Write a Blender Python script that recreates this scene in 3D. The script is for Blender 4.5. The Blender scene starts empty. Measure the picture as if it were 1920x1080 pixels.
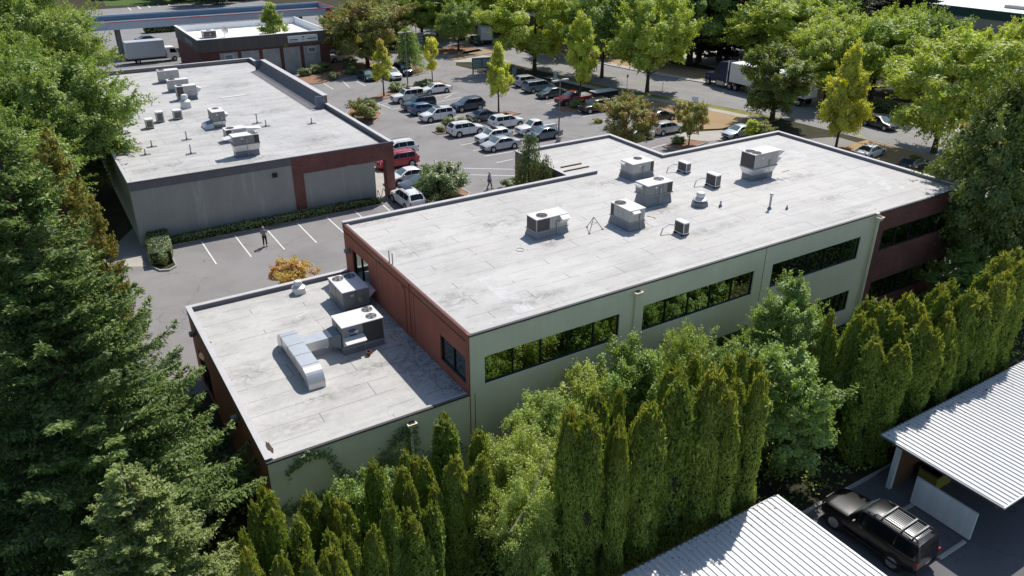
import bpy, bmesh, math, random
import numpy as np
from mathutils import Vector, Matrix
from math import sin, cos, pi, sqrt, radians, atan2, hypot

# ------------------------------------------------------------------ camera, world, sun, exposure
SC = bpy.context.scene
COL = SC.collection
CAM = np.array([-17.0458, -31.7439, 26.2927]); FPX = 1465.2676
YAW, PITCH, ROLL = 0.55576, 0.46650, 0.0040
_fw = np.array([sin(YAW)*cos(PITCH), cos(YAW)*cos(PITCH), -sin(PITCH)])
_r = np.array([cos(YAW), -sin(YAW), 0.0]); _u = np.cross(_r, _fw)
RT, UP = cos(ROLL)*_r + sin(ROLL)*_u, -sin(ROLL)*_r + cos(ROLL)*_u
cd = bpy.data.cameras.new("camera"); cam = bpy.data.objects.new("camera", cd); COL.objects.link(cam)
M = Matrix.Identity(4)
for i in range(3):
    M[i][0], M[i][1], M[i][2], M[i][3] = RT[i], UP[i], -_fw[i], CAM[i]
cam.matrix_world = M
cd.sensor_width = 36; cd.lens = FPX/1920*36; cd.clip_start = 0.5; cd.clip_end = 3000
SC.camera = cam
SUN_EL = radians(55); SUN_AZ = atan2(0.864, 0.504)      # azimuth measured from +Y towards +X
wd = bpy.data.worlds.new("World"); SC.world = wd; wd.use_nodes = True
nt = wd.node_tree; nt.nodes.clear()
sky = nt.nodes.new("ShaderNodeTexSky"); sky.sky_type = 'NISHITA'; sky.sun_disc = False
sky.sun_elevation = SUN_EL; sky.sun_rotation = SUN_AZ; sky.air_density = 1.0; sky.dust_density = 0.6
bg = nt.nodes.new("ShaderNodeBackground"); bg.inputs[1].default_value = 0.112
wo = nt.nodes.new("ShaderNodeOutputWorld")
nt.links.new(sky.outputs[0], bg.inputs[0]); nt.links.new(bg.outputs[0], wo.inputs[0])
sl = bpy.data.lights.new("sun", 'SUN'); sl.energy = 4.25; sl.angle = radians(0.53); sl.color = (1, 0.955, 0.89)
so = bpy.data.objects.new("sun", sl); COL.objects.link(so)
sv = Vector((sin(SUN_AZ)*cos(SUN_EL), cos(SUN_AZ)*cos(SUN_EL), sin(SUN_EL)))
so.rotation_euler = sv.to_track_quat('Z', 'Y').to_euler(); so.location = (0, 0, 80)
SC.view_settings.view_transform = 'Standard'; SC.view_settings.look = 'None'
SC.view_settings.exposure = 0.22; SC.view_settings.gamma = 1.0
SC.render.engine = 'CYCLES'
SC.cycles.max_bounces = 7; SC.cycles.diffuse_bounces = 4; SC.cycles.transmission_bounces = 4
SC.cycles.transparent_max_bounces = 4

def G(px, py, z=0.0):
    """real-world point of a photograph pixel on the horizontal plane at height z"""
    d = _fw + RT*(px-960)/FPX - UP*(py-540)/FPX
    P = CAM + d*((z-CAM[2])/d[2]); return Vector((P[0], P[1], z))
def PR(P):
    d = np.array(P, float)-CAM; z = d@_fw
    return 960+FPX*(d@RT)/z, 540-FPX*(d@UP)/z
def ZAT(x, y, py):
    """height above (x, y) that is seen at picture row py"""
    lo, hi = -5.0, 60.0
    for _ in range(50):
        m = (lo+hi)/2
        if (np.array([x, y, m])-CAM)@_fw < 1 or PR((x, y, m))[1] < py: hi = m
        else: lo = m
    return (lo+hi)/2
def PXM(x, y, z=0):
    return FPX/((np.array([x, y, z])-CAM)@_fw)

# ------------------------------------------------------------------ object helpers
def tag(o, label=None, cat=None, group=None, kind=None):
    if label: o['label'] = label
    if cat: o['category'] = cat
    if group: o['group'] = group
    if kind: o['kind'] = kind
    return o
def thing(name, label, cat, loc=(0, 0, 0), rz=0.0, group=None):
    o = bpy.data.objects.new(name, None); COL.objects.link(o)
    o.empty_display_size = .3; o.location = loc; o.rotation_euler = (0, 0, rz)
    return tag(o, label, cat, group)
KIDS = {}
def link(name, me, parent=None):
    o = bpy.data.objects.new(name, me); COL.objects.link(o)
    if parent is not None:
        o.parent = parent; KIDS.setdefault(parent.name, []).append(o)
    return o
def copy_tree(o, parent=None):
    c = o.copy(); COL.objects.link(c)
    if parent is not None:
        c.parent = parent; KIDS.setdefault(parent.name, []).append(c)
    for k in list(KIDS.get(o.name, [])): copy_tree(k, c)
    return c
class MB:
    def __init__(s): s.v, s.f, s.m = [], [], []
    def add(s, vs, fs, m=0):
        n = len(s.v); s.v += [tuple(q) for q in vs]
        s.f += [tuple(i+n for i in f) for f in fs]; s.m += [m]*len(fs); return s
    def box(s, a, b, m=0):
        x0, y0, z0 = a; x1, y1, z1 = b
        return s.add([(x0,y0,z0),(x1,y0,z0),(x1,y1,z0),(x0,y1,z0),(x0,y0,z1),(x1,y0,z1),(x1,y1,z1),(x0,y1,z1)],
            [(0,3,2,1),(4,5,6,7),(0,1,5,4),(1,2,6,5),(2,3,7,6),(3,0,4,7)], m)
    def hexa(s, bot, top, m=0):
        return s.add(list(bot)+list(top), [(0,3,2,1),(4,5,6,7),(0,1,5,4),(1,2,6,5),(2,3,7,6),(3,0,4,7)], m)
    def prism(s, poly, z0, z1, m=0):
        n = len(poly); vs = [(p[0],p[1],z0) for p in poly]+[(p[0],p[1],z1) for p in poly]
        return s.add(vs, [tuple(range(n-1,-1,-1)), tuple(range(n,2*n))]+[(i,(i+1)%n,n+(i+1)%n,n+i) for i in range(n)], m)
    def poly(s, pts, m=0): return s.add(pts, [tuple(range(len(pts)))], m)
    def tube(s, pts, r, n=8, m=0, cap=True):
        pts = [Vector(q) for q in pts]; rs = r if isinstance(r, (list, tuple)) else [r]*len(pts)
        vs, fs = [], []; k = len(pts); ref = None
        for i, q in enumerate(pts):
            d = (pts[min(i+1,k-1)]-pts[max(i-1,0)]).normalized()
            if ref is None: ref = d.orthogonal().normalized()
            a = (ref-d*ref.dot(d)).normalized(); ref = a; b = d.cross(a)
            for j in range(n):
                t = 2*pi*j/n; vs.append(q+(a*cos(t)+b*sin(t))*rs[i])
        for i in range(k-1):
            for j in range(n):
                fs.append((i*n+j, i*n+(j+1)%n, (i+1)*n+(j+1)%n, (i+1)*n+j))
        if cap: fs += [tuple(range(n-1,-1,-1)), tuple(range((k-1)*n, k*n))]
        return s.add(vs, fs, m)
    def lathe(s, prof, c=(0,0,0), n=20, axis='z', m=0):
        vs, fs = [], []; k = len(prof)
        for (r, h) in prof:
            for j in range(n):
                t = 2*pi*j/n; a, b = r*cos(t), r*sin(t)
                q = (a, b, h) if axis == 'z' else ((a, h, b) if axis == 'y' else (h, a, b))
                vs.append((q[0]+c[0], q[1]+c[1], q[2]+c[2]))
        for i in range(k-1):
            for j in range(n):
                fs.append((i*n+j, i*n+(j+1)%n, (i+1)*n+(j+1)%n, (i+1)*n+j))
        fs += [tuple(range(n-1,-1,-1)), tuple(range((k-1)*n, k*n))]
        return s.add(vs, fs, m)
    def mesh(s, name, mats, smooth=False, fix=True):
        me = bpy.data.meshes.new(name); me.from_pydata(s.v, [], s.f)
        for q in (mats if isinstance(mats, (list, tuple)) else [mats]): me.materials.append(q)
        if any(s.m): me.polygons.foreach_set('material_index', s.m)
        if fix:
            b = bmesh.new(); b.from_mesh(me); bmesh.ops.recalc_face_normals(b, faces=b.faces[:]); b.to_mesh(me); b.free()
        if smooth:
            me.polygons.foreach_set('use_smooth', [True]*len(me.polygons))
            try: me.set_sharp_from_angle(angle=radians(38))
            except Exception: pass
        me.update(); return me
    def build(s, name, mats, parent=None, smooth=False, fix=True):
        return link(name, s.mesh(name, mats, smooth, fix), parent)
def bevel(o, w=.03, seg=2):
    b = bmesh.new(); b.from_mesh(o.data)
    bmesh.ops.bevel(b, geom=b.edges[:], offset=w, segments=seg, affect='EDGES', clamp_overlap=True)
    b.to_mesh(o.data); b.free(); return o
def qmesh(name, V, mats, midx=None, F=None):
    """fast mesh of separate quads: V is (n,4,3)"""
    n = len(V); me = bpy.data.meshes.new(name)
    me.vertices.add(4*n); me.vertices.foreach_set('co', np.ascontiguousarray(V, dtype=np.float32).ravel())
    me.loops.add(4*n); me.loops.foreach_set('vertex_index', np.arange(4*n, dtype=np.int32))
    me.polygons.add(n); me.polygons.foreach_set('loop_start', np.arange(0, 4*n, 4, dtype=np.int32))
    try: me.polygons.foreach_set('loop_total', np.full(n, 4, dtype=np.int32))
    except Exception: pass
    for q in (mats if isinstance(mats, (list, tuple)) else [mats]): me.materials.append(q)
    if midx is not None: me.polygons.foreach_set('material_index', np.asarray(midx, dtype=np.int32))
    me.update(calc_edges=True); me.validate(); return me

# ------------------------------------------------------------------ materials
def lin(r, g, b):
    f = lambda c: (c/255/12.92) if c/255 <= .04045 else ((c/255+.055)/1.055)**2.4
    return (f(r), f(g), f(b))
class NT:
    def __init__(s, name):
        s.m = bpy.data.materials.new(name); s.m.use_nodes = True; s.t = s.m.node_tree; s.t.nodes.clear()
        s.out = s.n("ShaderNodeOutputMaterial")
    def n(s, typ, **kw):
        q = s.t.nodes.new(typ)
        for k, v in kw.items(): setattr(q, k, v)
        return q
    def l(s, a, b): s.t.links.new(a, b)
    def setin(s, node, key, val):
        if hasattr(val, 'is_linked') or hasattr(val, 'links'): s.l(val, node.inputs[key])
        else:
            if isinstance(val, (tuple, list)) and len(val) == 3 and node.inputs[key].type == 'RGBA': val = (*val, 1)
            node.inputs[key].default_value = val
    def math(s, op, a, b=0.0, clamp=False):
        q = s.n("ShaderNodeMath", operation=op); q.use_clamp = clamp; s.setin(q, 0, a); s.setin(q, 1, b); return q.outputs[0]
    def mix(s, fac, a, b, mode='MIX'):
        q = s.n("ShaderNodeMix", data_type='RGBA', blend_type=mode)
        s.setin(q, 0, fac); s.setin(q, 6, a); s.setin(q, 7, b); return q.outputs[2]
    def noise(s, vec, scale, detail=4, rough=.55, dist=0.0):
        q = s.n("ShaderNodeTexNoise"); s.l(vec, q.inputs['Vector']); q.inputs['Scale'].default_value = scale
        q.inputs['Detail'].default_value = detail; q.inputs['Roughness'].default_value = rough; q.inputs['Distortion'].default_value = dist
        return q.outputs['Fac']
    def ramp(s, fac, stops):
        q = s.n("ShaderNodeValToRGB"); s.l(fac, q.inputs[0]); e = q.color_ramp.elements
        while len(e) < len(stops): e.new(.5)
        for i, (p, c) in enumerate(stops):
            e[i].position = p; c = c if isinstance(c, (tuple, list)) else (c, c, c); e[i].color = (*c, 1)
        return q.outputs[0]
    def coord(s, kind='Object'): return s.n("ShaderNodeTexCoord").outputs[kind]
    def world(s): return s.n("ShaderNodeNewGeometry").outputs['Position']
    def bump(s, h, dist=.02, strength=.5):
        q = s.n("ShaderNodeBump"); q.inputs['Distance'].default_value = dist; q.inputs['Strength'].default_value = strength
        s.l(h, q.inputs['Height']); return q.outputs[0]
    def bsdf(s, col, rough=.7, metal=0.0, spec=.4, normal=None, coat=0.0):
        q = s.n("ShaderNodeBsdfPrincipled"); s.setin(q, 'Base Color', col); s.setin(q, 'Roughness', rough); s.setin(q, 'Metallic', metal)
        q.inputs['Specular IOR Level'].default_value = spec; q.inputs['Coat Weight'].default_value = coat
        q.inputs['Coat Roughness'].default_value = .05
        if normal is not None: s.l(normal, q.inputs['Normal'])
        s.l(q.outputs[0], s.out.inputs[0]); return q
def simple(name, col, rough=.6, metal=0.0, var=.12, scale=6.0, spec=.4, bump=0.0, coat=0.0):
    t = NT(name); w = t.coord(); f = t.noise(w, scale, 5)
    c = t.mix(f, tuple(x*(1-var) for x in col), tuple(min(1, x*(1+var)) for x in col))
    f2 = t.noise(w, scale*.2, 3)
    c = t.mix(t.math('MULTIPLY', f2, var*1.2), c, tuple(x*.55 for x in col))
    t.bsdf(c, rough, metal, spec, t.bump(f, .01, bump) if bump else None, coat); return t.m
def roof_mat(name, col, rx, ry, dirt=.5, rough=.75):
    """white membrane roof: sheet seams, grime, repair blotches"""
    t = NT(name); w = t.world()
    mp = t.n("ShaderNodeMapping"); t.l(w, mp.inputs[0]); mp.inputs['Scale'].default_value = (rx, ry, 1)
    dn = t.noise(w, .35, 3)
    add = t.n("ShaderNodeVectorMath", operation='MULTIPLY_ADD'); cv = t.n("ShaderNodeCombineXYZ")
    t.l(dn, cv.inputs[0]); t.l(dn, cv.inputs[1]); t.l(cv.outputs[0], add.inputs[0]); add.inputs[1].default_value = (.12, .12, 0); t.l(mp.outputs[0], add.inputs[2])
    bk = t.n("ShaderNodeTexBrick"); t.l(add.outputs[0], bk.inputs['Vector']); bk.inputs['Scale'].default_value = 1.0
    bk.inputs['Mortar Size'].default_value = .014; bk.inputs['Mortar Smooth'].default_value = .3
    bk.inputs['Brick Width'].default_value = 3.6; bk.inputs['Row Height'].default_value = 1.0
    bk.inputs['Color1'].default_value = (1,1,1,1); bk.inputs['Color2'].default_value = (.955,.955,.96,1); bk.inputs['Mortar'].default_value = (.42,.41,.41,1)
    brk = t.math('GREATER_THAN', t.noise(w, .8, 2), .46)
    bw = t.mix(t.math('MULTIPLY', brk, 1.0), (.985,.985,.985), bk.outputs['Color'])
    big = t.ramp(t.noise(w, .16, 6, .65), [(.34, .80), (.58, 1.0)])
    mid = t.ramp(t.noise(w, .7, 7, .7, .8), [(.34, .84), (.52, 1.0)])
    mpn = t.n("ShaderNodeMapping"); t.l(w, mpn.inputs[0]); mpn.inputs['Scale'].default_value = (.16, 1.2, 1)
    strk = t.ramp(t.noise(mpn.outputs[0], 1.0, 6, .65), [(.38, .86), (.56, 1.0)])
    fine = t.ramp(t.noise(w, 14, 4, .7), [(.3, .93), (.7, 1.03)])
    sp = t.ramp(t.noise(w, 2.3, 8, .75, 1.2), [(.53, 1.0), (.63, .84), (.72, .62)])
    c = t.mix(1.0, col, bw, 'MULTIPLY')
    for q in (big, mid, strk, fine): c = t.mix(dirt*1.0, c, t.mix(1.0, c, q, 'MULTIPLY'))
    c = t.mix(dirt*.8, c, t.mix(1.0, c, sp, 'MULTIPLY'))
    warm = t.math('MULTIPLY', t.ramp(t.noise(w, .22, 4), [(.45, 0.0), (.7, 1.0)]), .5)
    c = t.mix(warm, c, t.mix(1.0, c, (1.0, .975, .93), 'MULTIPLY'))
    t.bsdf(c, rough, 0, .3, t.bump(t.noise(w, 9, 5), .012, .35)); return t.m
def brick_mat(name, c1, c2, mortar, sc=4.2):
    t = NT(name); w = t.world(); sp = t.n("ShaderNodeSeparateXYZ"); t.l(w, sp.inputs[0])
    cb = t.n("ShaderNodeCombineXYZ"); t.l(t.math('ADD', sp.outputs[0], sp.outputs[1]), cb.inputs[0]); t.l(sp.outputs[2], cb.inputs[1])
    bk = t.n("ShaderNodeTexBrick"); t.l(cb.outputs[0], bk.inputs['Vector']); bk.inputs['Scale'].default_value = sc
    bk.inputs['Color1'].default_value = (*c1,1); bk.inputs['Color2'].default_value = (*c2,1); bk.inputs['Mortar'].default_value = (*mortar,1)
    bk.inputs['Mortar Size'].default_value = .022; bk.inputs['Brick Width'].default_value = .95; bk.inputs['Row Height'].default_value = .36
    bk.inputs['Bias'].default_value = -.1
    n = t.ramp(t.noise(w, .9, 5, .65), [(.3, .75), (.7, 1.12)])
    c = t.mix(1.0, bk.outputs['Color'], n, 'MULTIPLY')
    t.bsdf(c, .85, 0, .25, t.bump(bk.outputs['Fac'], .01, -.5)); return t.m
def wall_mat(name, col, streak=.25, rough=.85, panel=0.0):
    t = NT(name); w = t.world()
    mp = t.n("ShaderNodeMapping"); t.l(w, mp.inputs[0]); mp.inputs['Scale'].default_value = (1.6, 1.6, .12)
    st = t.ramp(t.noise(mp.outputs[0], 1.1, 5, .65), [(.35, 1.0-streak), (.6, 1.0)])
    bl = t.ramp(t.noise(w, .35, 5, .6), [(.3, .9), (.7, 1.04)])
    c = t.mix(1.0, col, st, 'MULTIPLY'); c = t.mix(1.0, c, bl, 'MULTIPLY')
    if panel:
        lt = t.ramp(t.noise(mp.outputs[0], .7, 6, .7, .6), [(.55, 0.0), (.70, 1.0)])
        c = t.mix(t.math('MULTIPLY', lt, panel), c, tuple(min(1, x*2.0) for x in col))
    t.bsdf(c, rough, 0, .3, t.bump(t.noise(w, 60, 3), .004, .5)); return t.m
def ground_mat(name, cols, scale, rough=.92, fine=22.0, crack=0.0, bump=.3):
    t = NT(name); w = t.world()
    a = t.noise(w, scale, 7, .62, .4); k = len(cols)
    c = t.ramp(a, [(.28+.44*i/(k-1), cols[i]) for i in range(k)])
    f = t.ramp(t.noise(w, fine, 4, .7), [(.25, .8), (.75, 1.14)]); c = t.mix(1.0, c, f, 'MULTIPLY')
    if crack:
        v = t.n("ShaderNodeTexVoronoi", feature='DISTANCE_TO_EDGE'); v.inputs['Scale'].default_value = crack
        nv = t.n("ShaderNodeTexNoise"); t.l(w, nv.inputs['Vector']); nv.inputs['Scale'].default_value = .9; nv.inputs['Detail'].default_value = 5
        ad = t.n("ShaderNodeVectorMath", operation='MULTIPLY_ADD'); t.l(nv.outputs['Color'], ad.inputs[0]); ad.inputs[1].default_value = (2.2,2.2,0); t.l(w, ad.inputs[2]); t.l(ad.outputs[0], v.inputs['Vector'])
        ln = t.ramp(v.outputs['Distance'], [(0.0, 1.0), (.008, 0.0)])
        gate = t.math('GREATER_THAN', t.noise(w, .13, 2), .53)
        c = t.mix(t.math('MULTIPLY', t.math('MULTIPLY', ln, gate), .45), c, tuple(x*.35 for x in cols[0]))
        oil = t.ramp(t.noise(w, .55, 6, .7), [(.62, 1.0), (.8, .78)]); c = t.mix(1.0, c, oil, 'MULTIPLY')
    t.bsdf(c, rough, 0, .25, t.bump(t.noise(w, fine, 4), .02, bump)); return t.m
def leaf_mat(name, c1, c2, trans=.35, tip=None, gloss=.04, patch=None, hue=1.0, K=1.7):
    """leaf cards: colour varies leaf by leaf and clump by clump; thin leaves let light through"""
    c1 = tuple(x*K for x in c1); c2 = tuple(x*K for x in c2)
    t = NT(name); geo = t.n("ShaderNodeNewGeometry"); oc = t.coord(); oi = t.n("ShaderNodeObjectInfo")
    c = t.mix(geo.outputs['Random Per Island'], c1, c2)
    cl = t.noise(oc, .9, 3, .6)
    c = t.mix(1.0, c, t.ramp(cl, [(.3, .72), (.7, 1.25)]), 'MULTIPLY')
    if patch:
        pm = t.ramp(t.noise(oc, patch[1], 3, .6), [(patch[2], 0.0), (patch[2]+.12, 1.0)])
        c = t.mix(t.math('MULTIPLY', pm, .8), c, t.mix(geo.outputs['Random Per Island'], patch[0], tuple(x*.6 for x in patch[0])))
    if tip:
        gz = t.n("ShaderNodeSeparateXYZ"); t.l(t.coord('Generated'), gz.inputs[0])
        zz = t.math('ADD', gz.outputs[2], t.math('MULTIPLY', t.math('SUBTRACT', geo.outputs['Random Per Island'], .5), .3))
        c = t.mix(t.ramp(zz, [(tip[1], 0.0), (tip[2], 1.0)]), c, tip[0])
    c = t.mix(1.0, c, t.ramp(oi.outputs['Random'], [(0, (.78, .85, .78)), (1, (1.2, 1.12, 1.12))]), 'MULTIPLY')
    d = t.n("ShaderNodeBsdfDiffuse"); t.l(c, d.inputs[0])
    tr = t.n("ShaderNodeBsdfTranslucent"); t.l(t.mix(1.0, c, (2.65*hue*trans, 2.5*trans, .8*trans), 'MULTIPLY'), tr.inputs[0])
    m1 = t.n("ShaderNodeAddShader"); t.l(d.outputs[0], m1.inputs[0]); t.l(tr.outputs[0], m1.inputs[1])
    g = t.n("ShaderNodeBsdfGlossy"); g.inputs['Roughness'].default_value = .5; g.inputs[0].default_value = (.9, .95, .9, 1)
    m2 = t.n("ShaderNodeMixShader"); m2.inputs[0].default_value = gloss; t.l(m1.outputs[0], m2.inputs[1]); t.l(g.outputs[0], m2.inputs[2])
    t.l(m2.outputs[0], t.out.inputs[0]); return t.m
def glass_mat(name, col=(.012,.016,.018), rough=.03, spec=.6, metal=0.0):
    t = NT(name); w = t.world(); t.bsdf(col, rough, metal, spec, t.bump(t.noise(w, 1.3, 2), .02, .06)); return t.m
def paint_mat(name):
    t = NT(name); oi = t.n("ShaderNodeObjectInfo"); w = t.coord()
    f = t.ramp(t.noise(w, 2.5, 4), [(.3, .93), (.7, 1.03)])
    t.bsdf(t.mix(1.0, oi.outputs['Color'], f, 'MULTIPLY'), .32, .0, .5, None, .7); return t.m

MT = {}
MT['roof'] = roof_mat('main_roof_membrane', (.555,.537,.51), .62, .95, .6)
MT['roof_low'] = roof_mat('low_roof_membrane', (.565,.55,.52), .62, .8, .75)
MT['roof_gray'] = roof_mat('gray_roof_membrane', (.52,.51,.495), .8, .55, .8)
MT['roof_white'] = simple('bright_white_roof', (.8,.8,.79), .7, 0, .06, .6)
def patch_mat():
    t = NT('worn_white_coating'); w = t.world(); b = t.bsdf((.68,.672,.66), .65)
    tr = t.n("ShaderNodeBsdfTransparent"); mx = t.n("ShaderNodeMixShader")
    f = t.ramp(t.noise(w, 1.3, 6, .7, .6), [(.30, 0.0), (.56, .72)]); t.l(f, mx.inputs[0]); t.l(tr.outputs[0], mx.inputs[1]); t.l(b.outputs[0], mx.inputs[2]); t.l(mx.outputs[0], t.out.inputs[0]); return t.m
MT['patch'] = patch_mat()
MT['coping'] = simple('parapet_coping', (.52,.50,.50), .55, 0, .12, 1.5)
MT['coping_dark'] = simple('dark_metal_edge', (.06,.06,.065), .55, 0, .2, 2)
MT['parapet_in'] = simple('parapet_inner_felt', (.17,.165,.175), .85, 0, .25, 1.2)
MT['cream'] = wall_mat('cream_green_wall_paint', (.88,.80,.59), .05)
MT['red'] = wall_mat('red_brown_wall_paint', (.40,.14,.095), .12)
MT['graywall'] = wall_mat('gray_stucco_wall', (.37,.37,.335), .05, .9, .34)
MT['whitewall'] = wall_mat('white_board', (.72,.74,.73), .2)
MT['brick'] = brick_mat('red_brick', (.25,.085,.068), (.16,.062,.052), (.22,.19,.17))
MT['brick_dark'] = brick_mat('dark_brick', (.17,.06,.05), (.11,.045,.04), (.12,.10,.1))
MT['block'] = brick_mat('gray_block', (.40,.39,.37), (.35,.34,.33), (.27,.27,.26), 1.6)
MT['fascia'] = wall_mat('gray_brown_fascia', (.13,.115,.105), .15)
MT['asphalt'] = ground_mat('weathered_asphalt', [(.205,.193,.187),(.255,.242,.235),(.285,.272,.265)], .22, .93, 30, .16)
MT['street'] = ground_mat('street_asphalt', [(.225,.218,.212),(.26,.252,.246),(.285,.277,.27)], .25, .93, 30, .12)
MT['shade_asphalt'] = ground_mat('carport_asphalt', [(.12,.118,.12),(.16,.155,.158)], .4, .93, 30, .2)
MT['concrete'] = ground_mat('sidewalk_concrete', [(.38,.35,.31),(.46,.43,.385)], .5, .9, 18)
MT['kerb'] = ground_mat('kerb_concrete', [(.36,.34,.31),(.46,.44,.41)], 1.2, .9, 18)
MT['line'] = ground_mat('white_road_paint', [(.62,.62,.60),(.80,.80,.78)], 2.2, .7, 26)
MT['yellow_line'] = ground_mat('faded_yellow_paint', [(.40,.32,.18),(.48,.40,.25)], 2.2, .8, 26)
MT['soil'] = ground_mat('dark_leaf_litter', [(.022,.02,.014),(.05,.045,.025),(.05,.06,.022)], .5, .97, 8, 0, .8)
MT['mulch'] = ground_mat('bark_mulch', [(.20,.105,.06),(.29,.165,.10),(.34,.21,.14)], 1.2, .95, 14, 0, .8)
MT['drygrass'] = ground_mat('dry_lawn', [(.32,.215,.115),(.37,.26,.145),(.27,.22,.10)], .22, .95, 18, 0, .8)
MT['grass'] = ground_mat('verge_grass', [(.13,.145,.035),(.20,.20,.055),(.28,.22,.085)], .35, .95, 18, 0, .8)
MT['greengrass'] = ground_mat('far_green_grass', [(.06,.11,.025),(.09,.14,.03)], .1, .95, 6)
MT['glass'] = glass_mat('dark_window_glass', (.32,.38,.32), .02, .5, 1.0)
MT['frame'] = simple('black_window_frame', (.02,.022,.024), .5)
MT['paint'] = paint_mat('car_paint')
MT['carglass'] = glass_mat('car_glass', (.008,.011,.013), .12, .3)
MT['screen'] = glass_mat('windscreen_glass', (.15,.215,.21), .06, .7, .35)
MT['tyre'] = simple('tyre_rubber', (.02,.02,.021), .85)
MT['rim'] = simple('alloy_rim', (.45,.46,.47), .35, .6)
MT['black'] = simple('black_plastic', (.018,.018,.02), .6)
MT['chrome'] = simple('chrome', (.7,.7,.7), .18, 1.0)
MT['lamp'] = simple('lamp_lens', (.75,.78,.8), .12, 0, .05, 8, .8)
MT['red_lamp'] = simple('red_lamp_lens', (.42,.02,.02), .2, 0, .1, 8, .7)
MT['orange_lamp'] = simple('plate', (.5,.5,.46), .5)
MT['unit'] = simple('unit_beige_metal', (.43,.42,.40), .5, 0, .1, 2.5)
MT['unit_gray'] = simple('unit_gray_metal', (.26,.26,.255), .5, 0, .12, 2.5)
MT['lid'] = simple('unit_white_lid', (.70,.68,.67), .5, 0, .08, 1.4)
MT['curb'] = simple('galvanised_curb', (.17,.195,.23), .42, .3, .18, 2.0)
MT['galv'] = simple('shiny_galvanised_duct', (.64,.645,.645), .36, .55, .16, 1.6)
MT['vent'] = simple('vent_aluminium', (.62,.62,.62), .4, .3, .1, 3)
MT['dark'] = simple('dark_recess', (.02,.02,.022), .8)
MT['rust'] = simple('fan_rust', (.16,.05,.035), .7)
MT['pipe'] = simple('pipe_grey', (.36,.36,.36), .5, .2)
MT['blue'] = simple('blue_plastic', (.10,.22,.42), .5)
MT['white'] = simple('white_paint', (.76,.76,.75), .5, 0, .06)
MT['greenboard'] = simple('green_sign_board', (.10,.15,.13), .5)
MT['navy'] = simple('navy_truck_paint', (.008,.02,.075), .4, 0, .1, 3, .3, 0, .15)
MT['redpaint'] = simple('red_sign_paint', (.48,.045,.04), .45)
MT['post'] = simple('grey_post', (.22,.22,.22), .5, .3)
MT['wood'] = simple('wood_brown', (.16,.085,.045), .8, 0, .25, 5)
MT['bark'] = simple('tree_bark', (.085,.065,.05), .95, 0, .35, 5, .2, .8)
MT['barkpale'] = simple('pale_bark', (.30,.26,.21), .9, 0, .25, 5, .2, .5)
MT['louver'] = None
def louver_mat():
    t = NT('coil_fins'); oc = t.coord(); sp = t.n("ShaderNodeSeparateXYZ"); t.l(oc, sp.inputs[0])
    s = t.math('SINE', t.math('MULTIPLY', t.math('ADD', sp.outputs[0], sp.outputs[1]), 55.0))
    c = t.mix(t.math('ADD', t.math('MULTIPLY', s, .3), .4, True), (.045,.043,.045), (.15,.145,.145))
    c = t.mix(t.noise(oc, 3, 5), c, (.06,.05,.05)); t.bsdf(c, .6, .2); return t.m
MT['louver'] = louver_mat()
def metal_roof_mat():
    t = NT('white_ribbed_metal'); w = t.world()
    st = t.ramp(t.noise(w, 1.1, 7, .7, .5), [(.66, 1.0), (.78, .55)]); b = t.ramp(t.noise(w, .4, 4), [(.3, .9), (.7, 1.03)])
    c = t.mix(1.0, (.60,.605,.61), st, 'MULTIPLY'); c = t.mix(1.0, c, b, 'MULTIPLY')
    t.bsdf(c, .42, .05, .45); return t.m
MT['ribbed'] = metal_roof_mat()
# leaves
MT['l_maple'] = leaf_mat('leaf_maple', (.060,.092,.022), (.115,.142,.034), .38, K=1.83)
MT['l_bright'] = leaf_mat('leaf_bright', (.100,.140,.024), (.165,.185,.036), .42, K=1.68)
MT['l_yellow'] = leaf_mat('leaf_yellow', (.165,.195,.028), (.27,.265,.045), .42, K=1.4)
MT['l_orange'] = leaf_mat('leaf_orange', (.23,.20,.05), (.34,.27,.08), .34, None, .03, ((.44,.22,.11), .6, .42), K=1.3)
MT['l_olive'] = leaf_mat('leaf_olive', (.075,.088,.024), (.135,.135,.038), .36, None, .04, ((.20,.115,.045), .35, .5), K=1.61)
MT['l_lime'] = leaf_mat('leaf_lime', (.155,.185,.03), (.235,.245,.04), .42, None, .04, ((.33,.30,.05), .5, .52), K=1.68)
MT['l_orangetip'] = leaf_mat('leaf_orange_tip', (.20,.215,.035), (.28,.265,.045), .42, ((.40,.27,.06), .70, 1.05), K=1.5)
MT['l_olivegreen'] = leaf_mat('leaf_olive_green', (.070,.092,.022), (.130,.142,.036), .38, None, .04, ((.17,.135,.04), .4, .56), K=1.6)
MT['l_ash'] = leaf_mat('leaf_ash', (.08,.128,.045), (.125,.17,.06), .36, K=1.61)
MT['l_cotton'] = leaf_mat('leaf_cottonwood', (.046,.062,.014), (.092,.104,.024), .30, None, .045, K=2.03)
MT['l_bush'] = leaf_mat('leaf_bush', (.062,.105,.022), (.125,.16,.042), .36, K=1.69)
MT['l_hedge'] = leaf_mat('leaf_hedge', (.06,.09,.027), (.12,.145,.05), .25, None, .08, K=1.6)
MT['l_fir'] = leaf_mat('needle_fir', (.040,.060,.020), (.090,.106,.034), .22, None, .02, ((.062,.092,.054), .28, .54), .9, K=2.47)
MT['l_gold'] = leaf_mat('needle_gold', (.095,.098,.02), (.15,.135,.028), .25, K=1.5)
MT['l_dark'] = leaf_mat('needle_dark', (.014,.026,.014), (.03,.045,.02), .15, K=1.3)
MT['l_blue'] = leaf_mat('needle_bluegreen', (.022,.040,.034), (.045,.066,.05), .15, K=1.4)
MT['l_arb'] = leaf_mat('arborvitae_spray', (.056,.082,.015), (.118,.145,.027), .34, ((.17,.165,.03), .88, 1.12), .02, K=1.81)
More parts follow.
